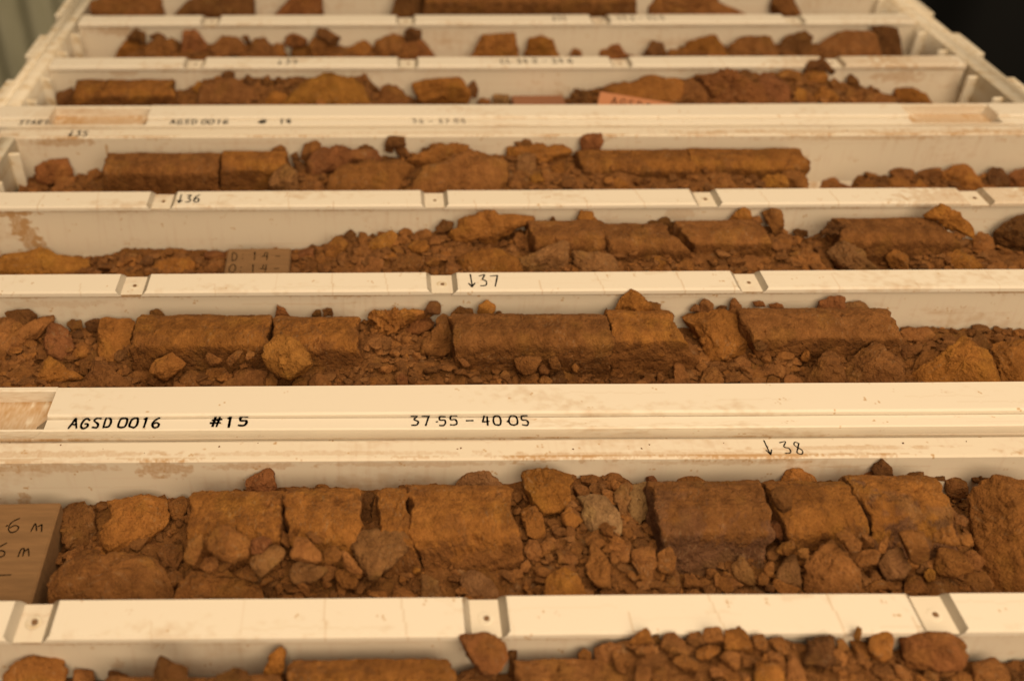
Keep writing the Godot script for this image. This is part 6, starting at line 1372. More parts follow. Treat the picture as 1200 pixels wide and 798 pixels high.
	rock("stone_chip", "small dark brown stone chip right of the ochre core in row 37", "", "d", false, Vector3(0.2317, 0.0654, -0.6325), 37, -20, 2.0, 342, [-5.2, -4.5, -1.8, 2.4, 4.3, 2.4, 4.3, -3.2])
	rock("stone_chip", "small brown stone chip above the skewed ochre core piece in row 37", "", "b", false, Vector3(0.2387, 0.0685, -0.6309), 37, -21, 3.8, 343, [-5.3, 0.5, -3.3, 5, 5.1, 2.7, 6.4, -6.1, -2.9, -8])
	rock("stone_chip", "small dark brown stone chip above the skewed ochre core piece in row 37", "", "d", false, Vector3(0.2514, 0.0645, -0.6329), 37, -22, 1.8, 344, [-4.1, -0.7, -1.1, 2.2, 3.7, 2.3, 3.7, -2.9, -3.3, -4])
	rock("stone_chip", "small brown stone chip left of the thick in row 37", "", "b", false, Vector3(0.2600, 0.0676, -0.6301), 37, -22, 5.0, 345, [-4.2, -7.6, -3.7, 5.3, -1.6, 6.7, 4.2, 2.6, 7.4, -6.2, 1.2, -10.2])
	rock("stone_chip", "small reddish brown stone chip at the wall behind the thick in row 37", "chips", "r", false, Vector3(0.2792, 0.0685, -0.6333), 37, -24, 1.6, 346, [-5.1, 0.3, 2.2, 2.4, 5.6, -1.6, -2.4, -3.5])
	rock("stone_chip", "small reddish brown stone chip at the wall behind the thick in row 37", "chips", "r", false, Vector3(0.2927, 0.0661, -0.6334), 36, -25, 1.6, 347, [-6.2, 0.1, 3.4, 2.5, 6.7, -1, -3.4, -3.6])
	rock("rock", "reddish slab perched at the wall on the thick cracked core", "", "r", false, Vector3(0.3328, 0.0699, -0.6310), 36, -28, 4.7, 348, [-10.2, -12.5, -9, -0.2, 3.5, 7.7, 7.8, 7, 11, -3.4, 7.9, -7.4, 1, -8.1])
	rock("rock", "grey rounded slab perched beside the reddish slab on the thick cracked core", "", "g", false, Vector3(0.3531, 0.0658, -0.6320), 36, -29, 3.8, 349, [-8.4, -9.6, -9.2, 0.8, -0.1, 5.8, 6.3, 4, 14.4, -3.2])
	rock("rock", "big ochre wedge rock in the right corner of row 37", "", "o", false, Vector3(0.4088, 0.0535, -0.5747), 61, -35, 14.5, 350, [-23.6, -36.3, -28.3, -18.1, -22.6, -8.3, -11.5, 5.2, -6.8, 24.6, -5.4, 27, 3.4, 20.3, 15.8, 15.6, 31.5, -7.1, 35.7, -10.5, -23.4, -37])
	rock("rock", "brown dusty rock at the right end of the thick cracked core", "", "b", false, Vector3(0.4010, 0.0466, -0.6224), 60, -33, 5.5, 351, [-14.2, -1.7, -9.7, 3, 6.3, 8.4, 12.2, 4, 6.3, -7.2, -9.3, -5.8])
	rock("stone_chip", "small brown stone chip below the brown dusty rock", "", "b", false, Vector3(0.3880, 0.0462, -0.6030), 61, -33, 4.9, 352, [-8.8, 2.2, -2.2, 3.3, 5.2, 9.2, 7.3, 4.1, 3.7, -4.6, -3.1, -8.8])
	rock("rock", "rounded brown stone left of the big ochre wedge rock in row 37", "", "b", false, Vector3(0.3929, 0.0478, -0.5903), 61, -34, 6.8, 353, [-6.2, -6.2, -3, 5.3, 2.6, 9, 9.8, 7.6, 0.2, -5, -5.8, -14.7])
	rock("rock", "ochre rock cut by the right edge of the photo in row 37", "", "o", false, Vector3(0.4543, 0.0513, -0.5862), 60, -38, 12.2, 354, [-19.1, 10.8, -11.1, 13.7, 5.3, 20.3, 20.3, -23.4, 5.5, -30.5, 0.2, -24.7, -12.2, -5.3])
	rock("rock", "dark left side of the ochre rock in row 37, a separate slab", "", "d", false, Vector3(0.4457, 0.0450, -0.6130), 60, -36, 3.3, 355, [-8, -1.3, -5.3, 11.1, 0.7, 6.9, 9.4, -5.7, 7.3, -9.6, -2.2, -4.8])  # darker slab set as the left side of the ochre rock
	rock("stone_chip", "small dark brown stone chip left of the big ochre wedge rock in row 37", "", "d", false, Vector3(0.4101, 0.0443, -0.6044), 61, -34, 2.5, 356, [-3.7, -0.9, -2, 2.7, 2.5, 3.1, 3.2, -1, 0.1, -3.8])

func lay_seventh_compartment():
	rock("rock", "dark brown crumbly rock right beside the wooden block marked 6 m", "", "d", true, Vector3(-0.1903, 0.0468, -0.4281), 73, 24, 13.2, 357, [-13.4, 14.1, -7.9, 17.3, -0.3, 17.3, 5.9, 18.4, 13.7, 11.7, 15.2, 4.1, 13.6, -6.9, 10, -13.2, 1.9, -20.3, -5.1, -18.4, -10.6, -14.6, -12.7, -5.1, -14.2, 2.9])
	rock("rock", "cracked ochre slab tilted against the dark crumbly rock in row 38", "", "o", false, Vector3(-0.1538, 0.0532, -0.4244), 73, 20, 7.1, 358, [-11.9, 19.4, 1.7, 17.4, 12.5, 16.9, 22.1, 10.2, 22.8, 3, 19.8, -6.1, 10.1, -11.9, -0.5, -17.3, -13.2, -17.7, -19.1, -16, -21.4, -5.1, -19.3, 1.6, -12, 6.9, -11.8, 14.3])
	rock("stone_chip", "small ochre stone chip above the long in row 38", "", "o", false, Vector3(-0.1706, 0.0478, -0.4039), 75, 23, 3.6, 359, [1.4, 5.9, 4.3, 0, 2.5, -5.5, -2.4, -4.4, -4.6, 0, -1.9, 5.2])
	rock("rock", "long low brown lump between the wooden 6 m block and the near divider", "", "b", false, Vector3(-0.1571, 0.0550, -0.3806), 76, 22, 9.9, 360, [-35.9, -3.6, -32.3, 11.4, -26.4, 16.4, -18.1, 18.3, -9.1, 17.6, 2.5, 14.8, 17.5, 8.5, 25.8, 4.4, 30, -4.2, 32.5, -14.5, 30.6, -30.2, -4.7, -19, -36.6, -7.8])
	rock("rock", "rounded brown stone left of the rounded brown rock", "", "b", false, Vector3(-0.1266, 0.0532, -0.3998), 75, 18, 5.7, 361, [-8.6, 3.7, -2.8, 7.6, 8.2, 4.1, 5.6, -4.8, 0.7, -9.3, -4.7, -4.4])
	rock("rock", "rounded brown stone left of the ochre core piece in row 38", "", "b", false, Vector3(-0.1290, 0.0523, -0.4386), 73, 16, 5.2, 362, [-5.9, 4.2, 1.2, 8.3, 7.1, 5.6, 4.7, -4.5, -1.4, -9.3, -6.1, -4.5])
	rock("rock", "angular brown stone left of the broad in row 38", "", "b", false, Vector3(-0.1217, 0.0535, -0.3819), 77, 18, 4.5, 363, [-2.8, 5.6, 4.2, 4.9, 5.9, -2.5, -1.8, -6.2, -6, -1.6])
	core("ochre core piece with a scooped left end under the pointed stone in row 38", -0.1150, -0.1115, -0.0607, -0.0600, 0.0490, -0.4011, 0.0340, 0.01, 364, 0.42)
	core("ochre core piece with a ragged lower edge, left of the triangular slab", -0.0600, -0.0473, -0.0170, -0.0162, 0.0490, -0.4011, 0.0340, 0.01, 365, 0.42)
	rock("rock", "dark crumbly piece wedged between two cores above the triangular slab", "", "d", true, Vector3(-0.0144, 0.0620, -0.4274), 74, 2, 5.2, 366, [-4.9, 14.3, 1.6, 15.9, 7, 12.7, 5.7, 4.2, 4.4, -6.5, 6.3, -13.6, -2.2, -15.7, -6.3, -10.9])
	rock("rock", "pointed reddish stone leaning on the white wall above the leftmost core of row 38", "", "r", false, Vector3(-0.0780, 0.0685, -0.4453), 48, 10, 5.6, 367, [-13.1, 0.1, -4.6, 3.4, 5.7, 8.2, 8.4, 2.9, 9.1, -10.7, -12.3, -8.3])
	rock("rock", "rounded brown rock directly under the scooped core in row 38", "", "b", false, Vector3(-0.0870, 0.0895, -0.3756), 55, 13, 8.7, 368, [-10.5, 7.6, -3.8, 10.9, 2, 10.4, 7, 4.6, 12.4, 1.7, 10, -8.6, 0.9, -10.9, -7.9, -5.5, -11.7, -1])
	rock("rock", "upright brown stone left of the rounded brown rock", "", "b", false, Vector3(-0.1062, 0.0848, -0.3762), 55, 16, 2.1, 369, [-6.2, -2.8, -2.3, 6.3, 6.8, 7.9, 4.7, -1.2, -0.9, -8.8, -5.4, -6.4])
	rock("stone_chip", "small brown stone chip above the broad in row 38", "chips", "b", false, Vector3(-0.0984, 0.0749, -0.3743), 56, 15, 3.6, 370, [-6.4, 0.7, -1.9, 4.3, 4.9, 3.5, 5.4, -2.6, 0.6, -4.6, -4.9, -2.5])
	rock("stone_chip", "small brown stone chip above the broad in row 38", "chips", "b", false, Vector3(-0.0905, 0.0731, -0.3744), 57, 14, 3.2, 371, [-3, 1.2, 3.2, 3.6, 4.2, -0.1, -1.7, -3.4, -4.1, -2.5])
	rock("rock", "grey brown wedge-shaped plate under the ragged edged core of row 38", "", "g", false, Vector3(-0.0664, 0.0797, -0.3739), 57, 10, 3.8, 372, [-10.4, 1.8, 4.5, 8.6, 9.1, 6, 11.5, 1.2, 3, -4.9, -4.3, -9.7, -7.9, -6.3])
	rock("stone_chip", "small brown stone chip above the grey brown wedge-shaped plate", "", "b", false, Vector3(-0.0599, 0.0717, -0.3959), 56, 9, 4.3, 373, [-4.6, 4, -0.4, 5.6, 5.2, -0.1, 2.6, -6.9, -2.1, -2.4, -5.4, 0.1])
	rock("rock", "rounded brown stone above the flat grey brown plate", "", "b", false, Vector3(-0.0451, 0.0871, -0.3729), 56, 7, 6.3, 374, [-8.5, 0.6, -4, 8.9, -0.2, 8.5, 8.8, -1, 8.3, -7.7, -1.2, -5.8, -8.7, -3.2])
	rock("rock", "flat grey brown plate left of the triangular slab, near the front divider", "", "g", false, Vector3(-0.0458, 0.0668, -0.3750), 58, 7, 2.6, 375, [-8.9, 4.5, -4.7, 7.1, 10.9, 2.6, 13.1, -0.5, 4.3, -5.6, -7.6, -5.9, -9.9, -2.3])
	rock("stone_chip", "small brown stone chip above the flat grey brown plate", "", "b", false, Vector3(-0.0414, 0.0849, -0.3843), 56, 6, 3.2, 376, [-4.9, 3, -1.4, 4.2, 4.2, -1.2, 4, -4.1, -0.8, -2.8])
	rock("rock", "upper rounded brown stone right of the flat grey brown plate", "", "b", false, Vector3(-0.0312, 0.0828, -0.3740), 57, 5, 4.5, 377, [-5.2, 3.4, 2.2, 5.3, 5.9, 0.7, 3.7, -4, -2.2, -5.5, -5, -1.5])
	rock("rock", "lower rounded brown stone right of the flat grey brown plate", "", "b", false, Vector3(-0.0238, 0.0636, -0.3736), 58, 4, 5.2, 378, [-7.3, 5.3, 1.7, 6.3, 3.6, 2.8, 7.1, -1.3, 5.2, -6.1, -0.8, -6.3, -5.5, -0.7])
	rock("stone_chip", "small brown stone chip below the grey brown wedge-shaped plate", "", "b", false, Vector3(-0.0664, 0.0637, -0.3738), 58, 10, 4.4, 379, [-5.7, -1.3, 4.9, 5.1, 6.1, 2, -2, -3.8, -5.5, -4.3])
	rock("rock", "angular brown stone left of the grey brown wedge-shaped plate", "", "b", false, Vector3(-0.0793, 0.0672, -0.3739), 57, 12, 4.0, 380, [-8.2, 2.6, 2, 4.9, 6.8, -3.8, 5.6, -5.5, -3.9, -2])
	rock("rock", "broad low brown mound against the front divider left of the flat plate", "", "b", false, Vector3(-0.0954, 0.0601, -0.3710), 78, 14, 5.6, 381, [-25.1, -4.9, -20, 6.3, -12.3, 12.5, -0.9, 7.7, 6.7, 4.9, 22.5, -3.1, 26.3, -16.4])
	rock("stone_chip", "small brown stone chip left of the large triangular grey brown slab", "chips", "b", false, Vector3(-0.0218, 0.0773, -0.3746), 57, 3, 4.0, 382, [-5.1, 5.6, -1.2, 5.4, 4.5, -1.6, 4.3, -6.4, -2.4, -2.3])
	rock("rock", "angular reddish brown stone above the grey brown wedge-shaped plate", "", "r", false, Vector3(-0.0708, 0.0857, -0.3787), 56, 11, 4.1, 383, [-6.2, 3, 2.8, 4.7, 8.2, 1, 0.7, -4.8, -5.1, -4.5])
	rock("rock", "large triangular grey brown slab pointing down in the middle of row 38", "", "g", false, Vector3(-0.0051, 0.0720, -0.3877), 76, 1, 5.9, 384, [-18.2, 6.6, -15.7, 10.5, -2.5, 12.1, 6.6, 10.9, 10.8, 13.1, 20, 13.6, 20.4, 9.6, 15.5, -0.5, 7.3, -10.4, -2.6, -17.8, -5.6, -18.9, -9.6, -13.4, -15.6, -2.4])
	core("narrow ochre core segment above the triangular slab", -0.0053, -0.0009, 0.0108, 0.0178, 0.0490, -0.4011, 0.0340, 0.01, 385, 0.42)
	core("wide ochre core with a smooth brown face right of the triangular slab", 0.0115, 0.0188, 0.0713, 0.0763, 0.0490, -0.4024, 0.0340, 0.01, 386, 0.42)
	rock("rock", "thin grey brown slab perched on the wide smooth core of row 38", "", "g", false, Vector3(0.0558, 0.0651, -0.4495), 48, -7, 2.4, 387, [-19.2, -10.4, -13.3, -1.1, -8.2, 4.3, 2.5, 7.4, 8.4, 3, 17.7, -5, 21.1, -8, 10.2, -7.3, -5, -8.6])
	rock("stone_chip", "small brown stone chip right of the wide ochre core in row 38", "", "b", false, Vector3(0.0778, 0.0616, -0.4381), 73, -10, 2.4, 388, [-3, 2.4, 1.8, 3.7, 3.2, 0.2, 0.4, -4.5, -2.6, -1.9])
	rock("rock", "long grey brown stone left of the round ochre stone in row 38", "", "g", false, Vector3(0.0490, 0.0599, -0.3738), 78, -7, 2.6, 389, [-9.3, -1.6, -9.9, 6.1, -2, 8.1, 8.4, 2.6, 12.8, -5.7, 9.1, -9.9, -4.6, -11.5])
	rock("rock", "slab like grey brown stone right of the large triangular grey brown slab", "", "g", false, Vector3(0.0229, 0.0589, -0.3726), 78, -4, 2.3, 390, [-5.1, -8.9, -5.3, 7.7, 3.9, 3.7, 8.2, -8.7])
	rock("stone_chip", "small brown stone chip left of the large triangular grey brown slab", "chips", "b", false, Vector3(-0.0212, 0.0735, -0.3752), 57, 3, 2.5, 391, [-5, 8.8, 7.4, -4.4, 7.3, -5.8, 0.5, -5.1, -5.2, 1])
	rock("rock", "slab like brown stone right of the flat grey brown plate", "", "b", false, Vector3(-0.0221, 0.0616, -0.3752), 58, 3, 2.5, 392, [-4.5, 6.3, 10.3, 1.6, 3.2, -1, 1.1, -5.8, -4.9, -6.5])
	rock("stone_chip", "small ochre stone chip right of the large triangular grey brown slab", "", "o", false, Vector3(0.0150, 0.0587, -0.3846), 78, -2, 2.7, 393, [-3.5, 1.5, 2, 3.9, 3.1, -1.6, -1.4, -4])
	rock("stone_chip", "small brown stone chip right of the large triangular grey brown slab", "", "b", false, Vector3(0.0151, 0.0614, -0.3970), 56, -2, 3.7, 394, [-5.4, -3.4, 1.5, 10.1, 3.9, -4.2, 0.9, -6.3])
	rock("rock", "blocky ochre rock standing against the far wall in the middle of row 38", "", "o", false, Vector3(0.0944, 0.0752, -0.4307), 73, -12, 10.6, 395, [-18.1, 8.6, -4.1, 12.8, 10.8, 13.6, 14.8, 10, 11.8, 3.4, 15.2, -9.1, 8.3, -12.7, -0.7, -16, -9.3, -9.9, -15.4, -0.1])
	rock("rock", "elongated ochre stone hanging down from the blocky ochre rock in row 38", "", "o", false, Vector3(0.0834, 0.0688, -0.4130), 74, -11, 6.6, 396, [-8.8, 8.6, -5.9, 15.1, -2, 13.3, 4.8, 3.7, 8.9, -6.2, 8.4, -10.9, 3.4, -12.9, -2, -10.3, -6.4, 0.6])
	rock("rock", "oval brown slice with a pale grey centre in the middle of row 38", "", "q", false, Vector3(0.1227, 0.0715, -0.4124), 74, -17, 5.3, 397, [-16.1, 9.4, -8.5, 14.2, 0, 13.8, 9.4, 7, 13, -0.4, 12.7, -8.7, 6.4, -14.3, -0.8, -14.3, -6.6, -9.9, -10.9, -2.6, -11.1, 4.5])
	rock("rock", "pale mottled rock standing right of the oval slice", "", "q", false, Vector3(0.1488, 0.0660, -0.4300), 72, -19, 7.0, 398, [-9.4, 4.8, -6.2, 10.7, 0.5, 15.7, 6, 14.7, 6.4, 2.9, 6.9, -9.1, 3.2, -17.4, -2.7, -14.2, -6.6, -4.3])
	rock("rock", "grey brown rock between the oval slice and the pale mottled rock", "", "g", false, Vector3(0.1382, 0.0708, -0.4273), 72, -18, 4.7, 399, [-6.8, 3.9, -0.5, 11.1, 3.6, 11.5, 2.9, -3.4, 5.6, -13.4, 1.3, -12.2, -3.3, -3.7])
	rock("rock", "rounded ochre stone left of the oval brown slice", "", "o", false, Vector3(0.1063, 0.0710, -0.4125), 74, -14, 5.5, 400, [-6.7, 1.2, -2.4, 7.5, 5.1, 6.1, 6.9, 0.5, 2.7, -7.4, -2.4, -7.3, -6.1, -3.4])
	rock("stone_chip", "small brown stone chip left of the oval brown slice", "", "b", false, Vector3(0.1109, 0.0676, -0.4059), 74, -15, 2.3, 401, [-3.2, 0, -0.1, 3.6, 3.4, 0.9, 1.8, -2.4, -2.3, -2.8])
	rock("rock", "rounded brown stone below the elongated ochre stone in row 38", "", "b", false, Vector3(0.0817, 0.0654, -0.3925), 76, -12, 4.5, 402, [-5.8, -0.4, -3.1, 7, 2, 6.7, 5.4, -0.8, 4.5, -6.6, -2.7, -5.6])
	rock("stone_chip", "small brown stone chip below the elongated ochre stone in row 38", "", "b", false, Vector3(0.0902, 0.0678, -0.3939), 76, -13, 3.7, 403, [-4.7, 0, -0.9, 5.9, 4.2, 1.7, 3.8, -3.6, -2.1, -4.7])
	rock("stone_chip", "small brown stone chip above the round ochre stone in row 38", "", "b", false, Vector3(0.0900, 0.0664, -0.3858), 76, -13, 2.4, 404, [-3, 1.3, 0.7, 3.8, 3.4, -1.4, -1.4, -3.5])
	rock("stone_chip", "small brown stone chip left of the round ochre stone in row 38", "chips", "b", false, Vector3(0.0768, 0.0620, -0.3837), 77, -11, 2.8, 405, [-3.6, 0.5, 0.5, 5.1, 3.5, 0.5, 1.5, -4.3, -2.7, -2.8])
	rock("stone_chip", "small brown stone chip left of the round ochre stone in row 38", "chips", "b", false, Vector3(0.0856, 0.0650, -0.3772), 77, -13, 2.8, 406, [-7, 2.2, 6.3, 3.6, 3.2, -3.7, -2.8, -3.7])
	rock("rock", "round ochre stone half hidden by the front divider below the oval slice", "", "o", false, Vector3(0.0950, 0.0717, -0.3628), 77, -15, 6.3, 407, [-10.3, -11.3, -10.6, 0.4, -5.9, 8.1, -0.3, 10.4, 5.9, 7.4, 13.8, -5.3, 13.8, -9, -9.8, -14.4])
	rock("rock", "steep brown wedge under the oval slice", "", "b", false, Vector3(0.1151, 0.0731, -0.3741), 76, -17, 6.4, 408, [-7.4, -1.9, -6.7, 11.8, -3.5, 16.7, 2.4, 10.8, 6.6, 2.8, 6.8, -4.9, 9.8, -11.8, 1.3, -12.9, -5.3, -8.1])
	rock("stone_chip", "small brown stone chip above the steep brown wedge", "", "b", false, Vector3(0.1265, 0.0685, -0.3925), 75, -18, 2.9, 409, [-3.3, -3.9, -1.5, 3.5, 2.2, 5.7, 3.1, 0.1, -0.9, -5.6])
	rock("rock", "tall brown slab below the pale mottled rock", "", "b", false, Vector3(0.1419, 0.0689, -0.3786), 75, -21, 3.0, 410, [-9.7, 5.3, -5.9, 11.2, 2.8, 13.3, 6.1, 3.3, 5.6, -7, 7.7, -13, 0.5, -15.9, -1.1, -8, -6.3, -1.7])
	rock("rock", "rounded brown stone right of the tall brown slab", "", "b", false, Vector3(0.1536, 0.0715, -0.3796), 55, -22, 4.4, 411, [-5.8, 2.9, -1.2, 8.4, 4.8, 4, 5.6, -3.9, 2.4, -6.9, -3.6, -6.7])
	rock("rock", "angular brown stone right of the tall brown slab", "", "b", false, Vector3(0.1573, 0.0585, -0.3765), 76, -23, 5.3, 412, [-6.8, -7.9, -3.9, 1.2, -0.6, 9.4, 4.5, 4.1, 6.4, -2.7])
	rock("stone_chip", "small brown stone chip right of the oval brown slice", "", "b", false, Vector3(0.1370, 0.0684, -0.4029), 74, -19, 2.7, 413, [-4.1, 1.6, 0.6, 4.1, 4.5, -0.8, 1.9, -3.3, -2.8, -2.8])
	rock("stone_chip", "small brown stone chip below the pale mottled rock in row 38", "", "b", false, Vector3(0.1523, 0.0608, -0.4124), 74, -20, 3.8, 414, [-5.6, 1.3, -0.1, 5.4, 4.2, -0.7, 5.8, -3.8, -1.5, -3.6])
	rock("rock", "angular brown stone left of the steep brown wedge", "", "b", false, Vector3(0.0989, 0.0699, -0.3839), 76, -14, 4.0, 415, [-6.4, 4.6, -0.6, 5.9, 7.3, -0.4, 6.7, -3.9, -4.1, -5.1])
	rock("stone_chip", "small brown stone chip left of the steep brown wedge", "", "b", false, Vector3(0.1057, 0.0686, -0.3901), 76, -15, 3.3, 416, [-4, 1.6, 1.6, 5.2, 4.3, 0.1, 0.9, -4.7, -3.3, -3.4])
	rock("stone_chip", "small brown stone chip right of the elongated ochre stone in row 38", "", "b", false, Vector3(0.0961, 0.0679, -0.4057), 75, -13, 2.3, 417, [-3, 2.4, 0.8, 5.5, 3.3, -2.2, 0, -5.1, -2.4, -2.1])
	rock("stone_chip", "small brown stone chip below the tall brown slab", "", "b", false, Vector3(0.1336, 0.0683, -0.3716), 76, -20, 2.8, 418, [-3.5, 1.7, -0.9, 3.6, 3.8, -0.6, 2.3, -3.3, -2.5, -1.4])
	rock("stone_chip", "small reddish brown stone chip above the pale mottled rock in row 38", "", "r", false, Vector3(0.1616, 0.0637, -0.4507), 47, -20, 2.2, 419, [-4.6, 0.8, 0.4, 3.1, 5.2, -1.6, 4, -3.6, -2.4, -4.6])
	rock("stone_chip", "small dark brown stone chip right of the blocky ochre rock in row 38", "", "d", true, Vector3(0.1169, 0.0578, -0.4489), 48, -15, 3.8, 420, [-5.7, 0.6, -0.8, 4.9, 3.8, 3.5, 6.2, -5, 0, -7.8, -3.4, -6.8])
	rock("stone_chip", "small dark brown stone chip left of the grey brown rock", "chips", "d", true, Vector3(0.1275, 0.0591, -0.4496), 48, -16, 3.1, 421, [-5.2, 0.2, -1, 4.4, 5.1, 1.1, 5, -5, -2.4, -6.4])
	rock("stone_chip", "small dark brown stone chip left of the grey brown rock", "chips", "d", true, Vector3(0.1359, 0.0562, -0.4505), 48, -17, 2.2, 422, [-3.5, 3.1, 0.8, 4, 3.5, -5.3, 0.7, -8.1])
	rock("stone_chip", "small brown stone chip left of the tall brown slab", "", "b", false, Vector3(0.1323, 0.0684, -0.3881), 75, -19, 1.9, 423, [-5, -3.8, -0.9, 6.7, 2.8, 8.9, 3.4, -6, -1.6, -6.2])
	core("massive core piece with purple grey patches right of the pale mottled rock", 0.1529, 0.1550, 0.2187, 0.2127, 0.0490, -0.4046, 0.0340, 0.01, 424, 0.42)
	rock("stone_chip", "small brown stone chip at the wall behind the massive core piece in row 38", "", "b", false, Vector3(0.1856, 0.0627, -0.4510), 47, -22, 2.1, 425, [-8.3, -1.6, -4.7, 1.7, 3.5, 4, 8.8, 2.1, 9.7, -1.6, -7.6, -6.5])
	rock("rock", "sharp edged ochre wedge on the wall side of the core below the 38 mark", "", "o", false, Vector3(0.2498, 0.0672, -0.4500), 45, -29, 4.0, 426, [-8.4, -10.5, -7.8, 3.3, -4.9, 4.5, 9, 4.1, 14.2, -2.6])
	rock("rock", "dark rounded stone stuck between two cores below the 38 mark", "", "d", false, Vector3(0.2243, 0.0867, -0.4124), 50, -29, 5.0, 427, [-6.9, 2, -4.6, 7.8, 0.6, 7, 5.1, 2, 6.8, -3.8, 3.2, -8.4, -1.5, -5.8, -5.3, -1.8])
	core("ochre core with a reddish face below the 38 mark", 0.2227, 0.2285, 0.2697, 0.2735, 0.0490, -0.4053, 0.0340, 0.01, 428, 0.42)
	rock("rock", "big pyramid shaped brown boulder at the front divider in the right of row 38", "", "b", false, Vector3(0.2447, 0.0684, -0.3761), 53, -33, 11.5, 429, [-14.2, -1.6, -11.1, 6.4, -6.5, 15.5, 1.7, 14.3, 6.5, 10.1, 13.3, 5.7, 20.8, -11.2, -6.5, -24.2])
	rock("rock", "upright grey slab left of the pyramid shaped boulder", "", "g", false, Vector3(0.2244, 0.0607, -0.3802), 74, -31, 3.0, 430, [-5, -11.2, -6.4, 0.1, -5.1, 9.3, -0.2, 12.9, 4.9, 5.5, 8.6, -5.9])
	rock("stone_chip", "small brown stone chip left of the upright grey slab in row 38", "chips", "b", false, Vector3(0.2132, 0.0629, -0.3813), 54, -29, 2.8, 431, [-3.5, -1.2, -2, 3.7, 1.5, 5.1, 3.3, -3.8, -0.5, -4.3])
	rock("stone_chip", "small brown stone chip left of the upright grey slab in row 38", "chips", "b", false, Vector3(0.2090, 0.0593, -0.3764), 74, -29, 3.0, 432, [-3.4, -0.7, -2.4, 4.6, 3.2, 2.3, 3.5, -2.3, -1.3, -4.5])
	rock("stone_chip", "small brown stone chip above the upright grey slab in row 38", "chips", "b", false, Vector3(0.2240, 0.0694, -0.3905), 52, -30, 4.1, 433, [-5.7, -3.1, -2.6, 2.5, 2.1, 6.6, 4.8, 1.2, 2.5, -4, -3.2, -4.7])
	rock("rock", "upright reddish brown stone below the dark rounded stone in row 38", "", "r", false, Vector3(0.2241, 0.0696, -0.4058), 52, -29, 4.0, 434, [-5, 2.8, -3.4, 7.8, 0.8, 7.2, 4.2, 0.8, 5.3, -7.5, -0.1, -6.4, -4, -3.5])
	rock("stone_chip", "small brown stone chip above the upright grey slab in row 38", "chips", "b", false, Vector3(0.2296, 0.0750, -0.3821), 52, -31, 3.0, 435, [-4.4, -0.8, -1.8, 3, 1.8, 4, 3.9, -2.5, -0.6, -3.4])
	rock("stone_chip", "small brown stone chip above the big pyramid shaped brown boulder", "", "b", false, Vector3(0.2501, 0.0862, -0.3829), 51, -33, 4.2, 436, [-6, -0.1, -2, 4.9, 3.5, 2, 5.5, -3.6, 0.1, -3.8])
	rock("stone_chip", "small brown stone chip right of the tall brown slab", "chips", "b", false, Vector3(0.1556, 0.0728, -0.3812), 55, -22, 2.4, 437, [-3.6, 4.5, -0.1, 6.5, 3.3, 0.3, 1.9, -6.2, -1, -6.1])
	rock("stone_chip", "small brown stone chip right of the tall brown slab", "chips", "b", false, Vector3(0.1589, 0.0555, -0.3776), 76, -23, 3.0, 438, [-4.1, 1.3, 0.1, 5.1, 5.5, -1.2, -2.8, -4.7])
	rock("stone_chip", "small brown stone chip right of the tall brown slab", "chips", "b", false, Vector3(0.1703, 0.0559, -0.3776), 76, -24, 3.3, 439, [-4, -5, -5.6, 3.8, 2.5, 3.3, 8.3, -0.3])
	rock("rock", "slab like grey brown stone left of the upright grey slab in row 38", "", "g", false, Vector3(0.1990, 0.0606, -0.3810), 54, -28, 2.8, 440, [-7.6, 1.4, -3.4, 9.4, 4.5, 2.8, 9, -6, -0.7, -6.6, -6, -2.2])
	rock("stone_chip", "small brown stone chip left of the upright grey slab in row 38", "chips", "b", false, Vector3(0.1848, 0.0565, -0.3784), 75, -26, 2.0, 441, [-3.1, 3.5, -0.1, 5.9, 3.6, -3.3, -0.9, -5.1])
	rock("stone_chip", "small brown stone chip left of the upright grey slab in row 38", "chips", "b", false, Vector3(0.1911, 0.0579, -0.3815), 55, -27, 2.0, 442, [-3.1, 1.5, 3.1, 0.6, 2.8, -1.6, -3, -0.6])
	rock("stone_chip", "small brown stone chip left of the upright grey slab in row 38", "chips", "b", false, Vector3(0.1922, 0.0565, -0.3756), 75, -27, 2.2, 443, [-5.9, -1, -1.9, 3.1, 8.4, 1.5, -3.1, -4])
	core("ochre topped core with a purple grey face, left of the large end slab", 0.2713, 0.2809, 0.3216, 0.3256, 0.0490, -0.4074, 0.0340, 0.01, 444, 0.42)
	rock("rock", "large smooth ochre end slab at the right edge of row 38", "", "o", false, Vector3(0.3677, 0.0646, -0.4070), 67, -42, 20.0, 445, [-34.4, 9.3, -32.1, 18.5, -27.3, 24.2, -12.4, 31.4, 7.6, 43.9, 39.1, -40.3, 13, -58.1, 0, -47.1, -17.7, -21, -27.2, -5.5])
	rock("rock", "dark shiny pebble against the wall on the purple grey faced core", "", "d", false, Vector3(0.3011, 0.0730, -0.4492), 43, -34, 5.5, 446, [-7.7, -1.7, -3.9, 6.6, 1.1, 4.3, 8.3, -4.2, 10.2, -6.8, 4, -9.7, -0.8, -8])
	rock("stone_chip", "small reddish brown stone chip left of the dark shiny pebble in row 38", "", "r", false, Vector3(0.2961, 0.0660, -0.4518), 43, -33, 2.5, 447, [-4.8, -1, -2.9, 2.8, 3.4, 3, 6.7, -2.1, -2.4, -6.2])
	rock("stone_chip", "small dark brown stone chip right of the dark shiny pebble in row 38", "", "d", true, Vector3(0.3237, 0.0663, -0.4524), 43, -36, 2.2, 448, [-5.9, -1, -1.9, 2.2, 3.5, 4.6, 6.4, -1.8, -2.9, -6.4])
	rock("stone_chip", "small dark brown stone chip at the wall behind the ochre topped core in row 38", "", "d", true, Vector3(0.3399, 0.0631, -0.4531), 42, -37, 1.6, 449, [-4.1, -0.7, 1.9, 2.7, 4.4, -1, -2.4, -3.6])
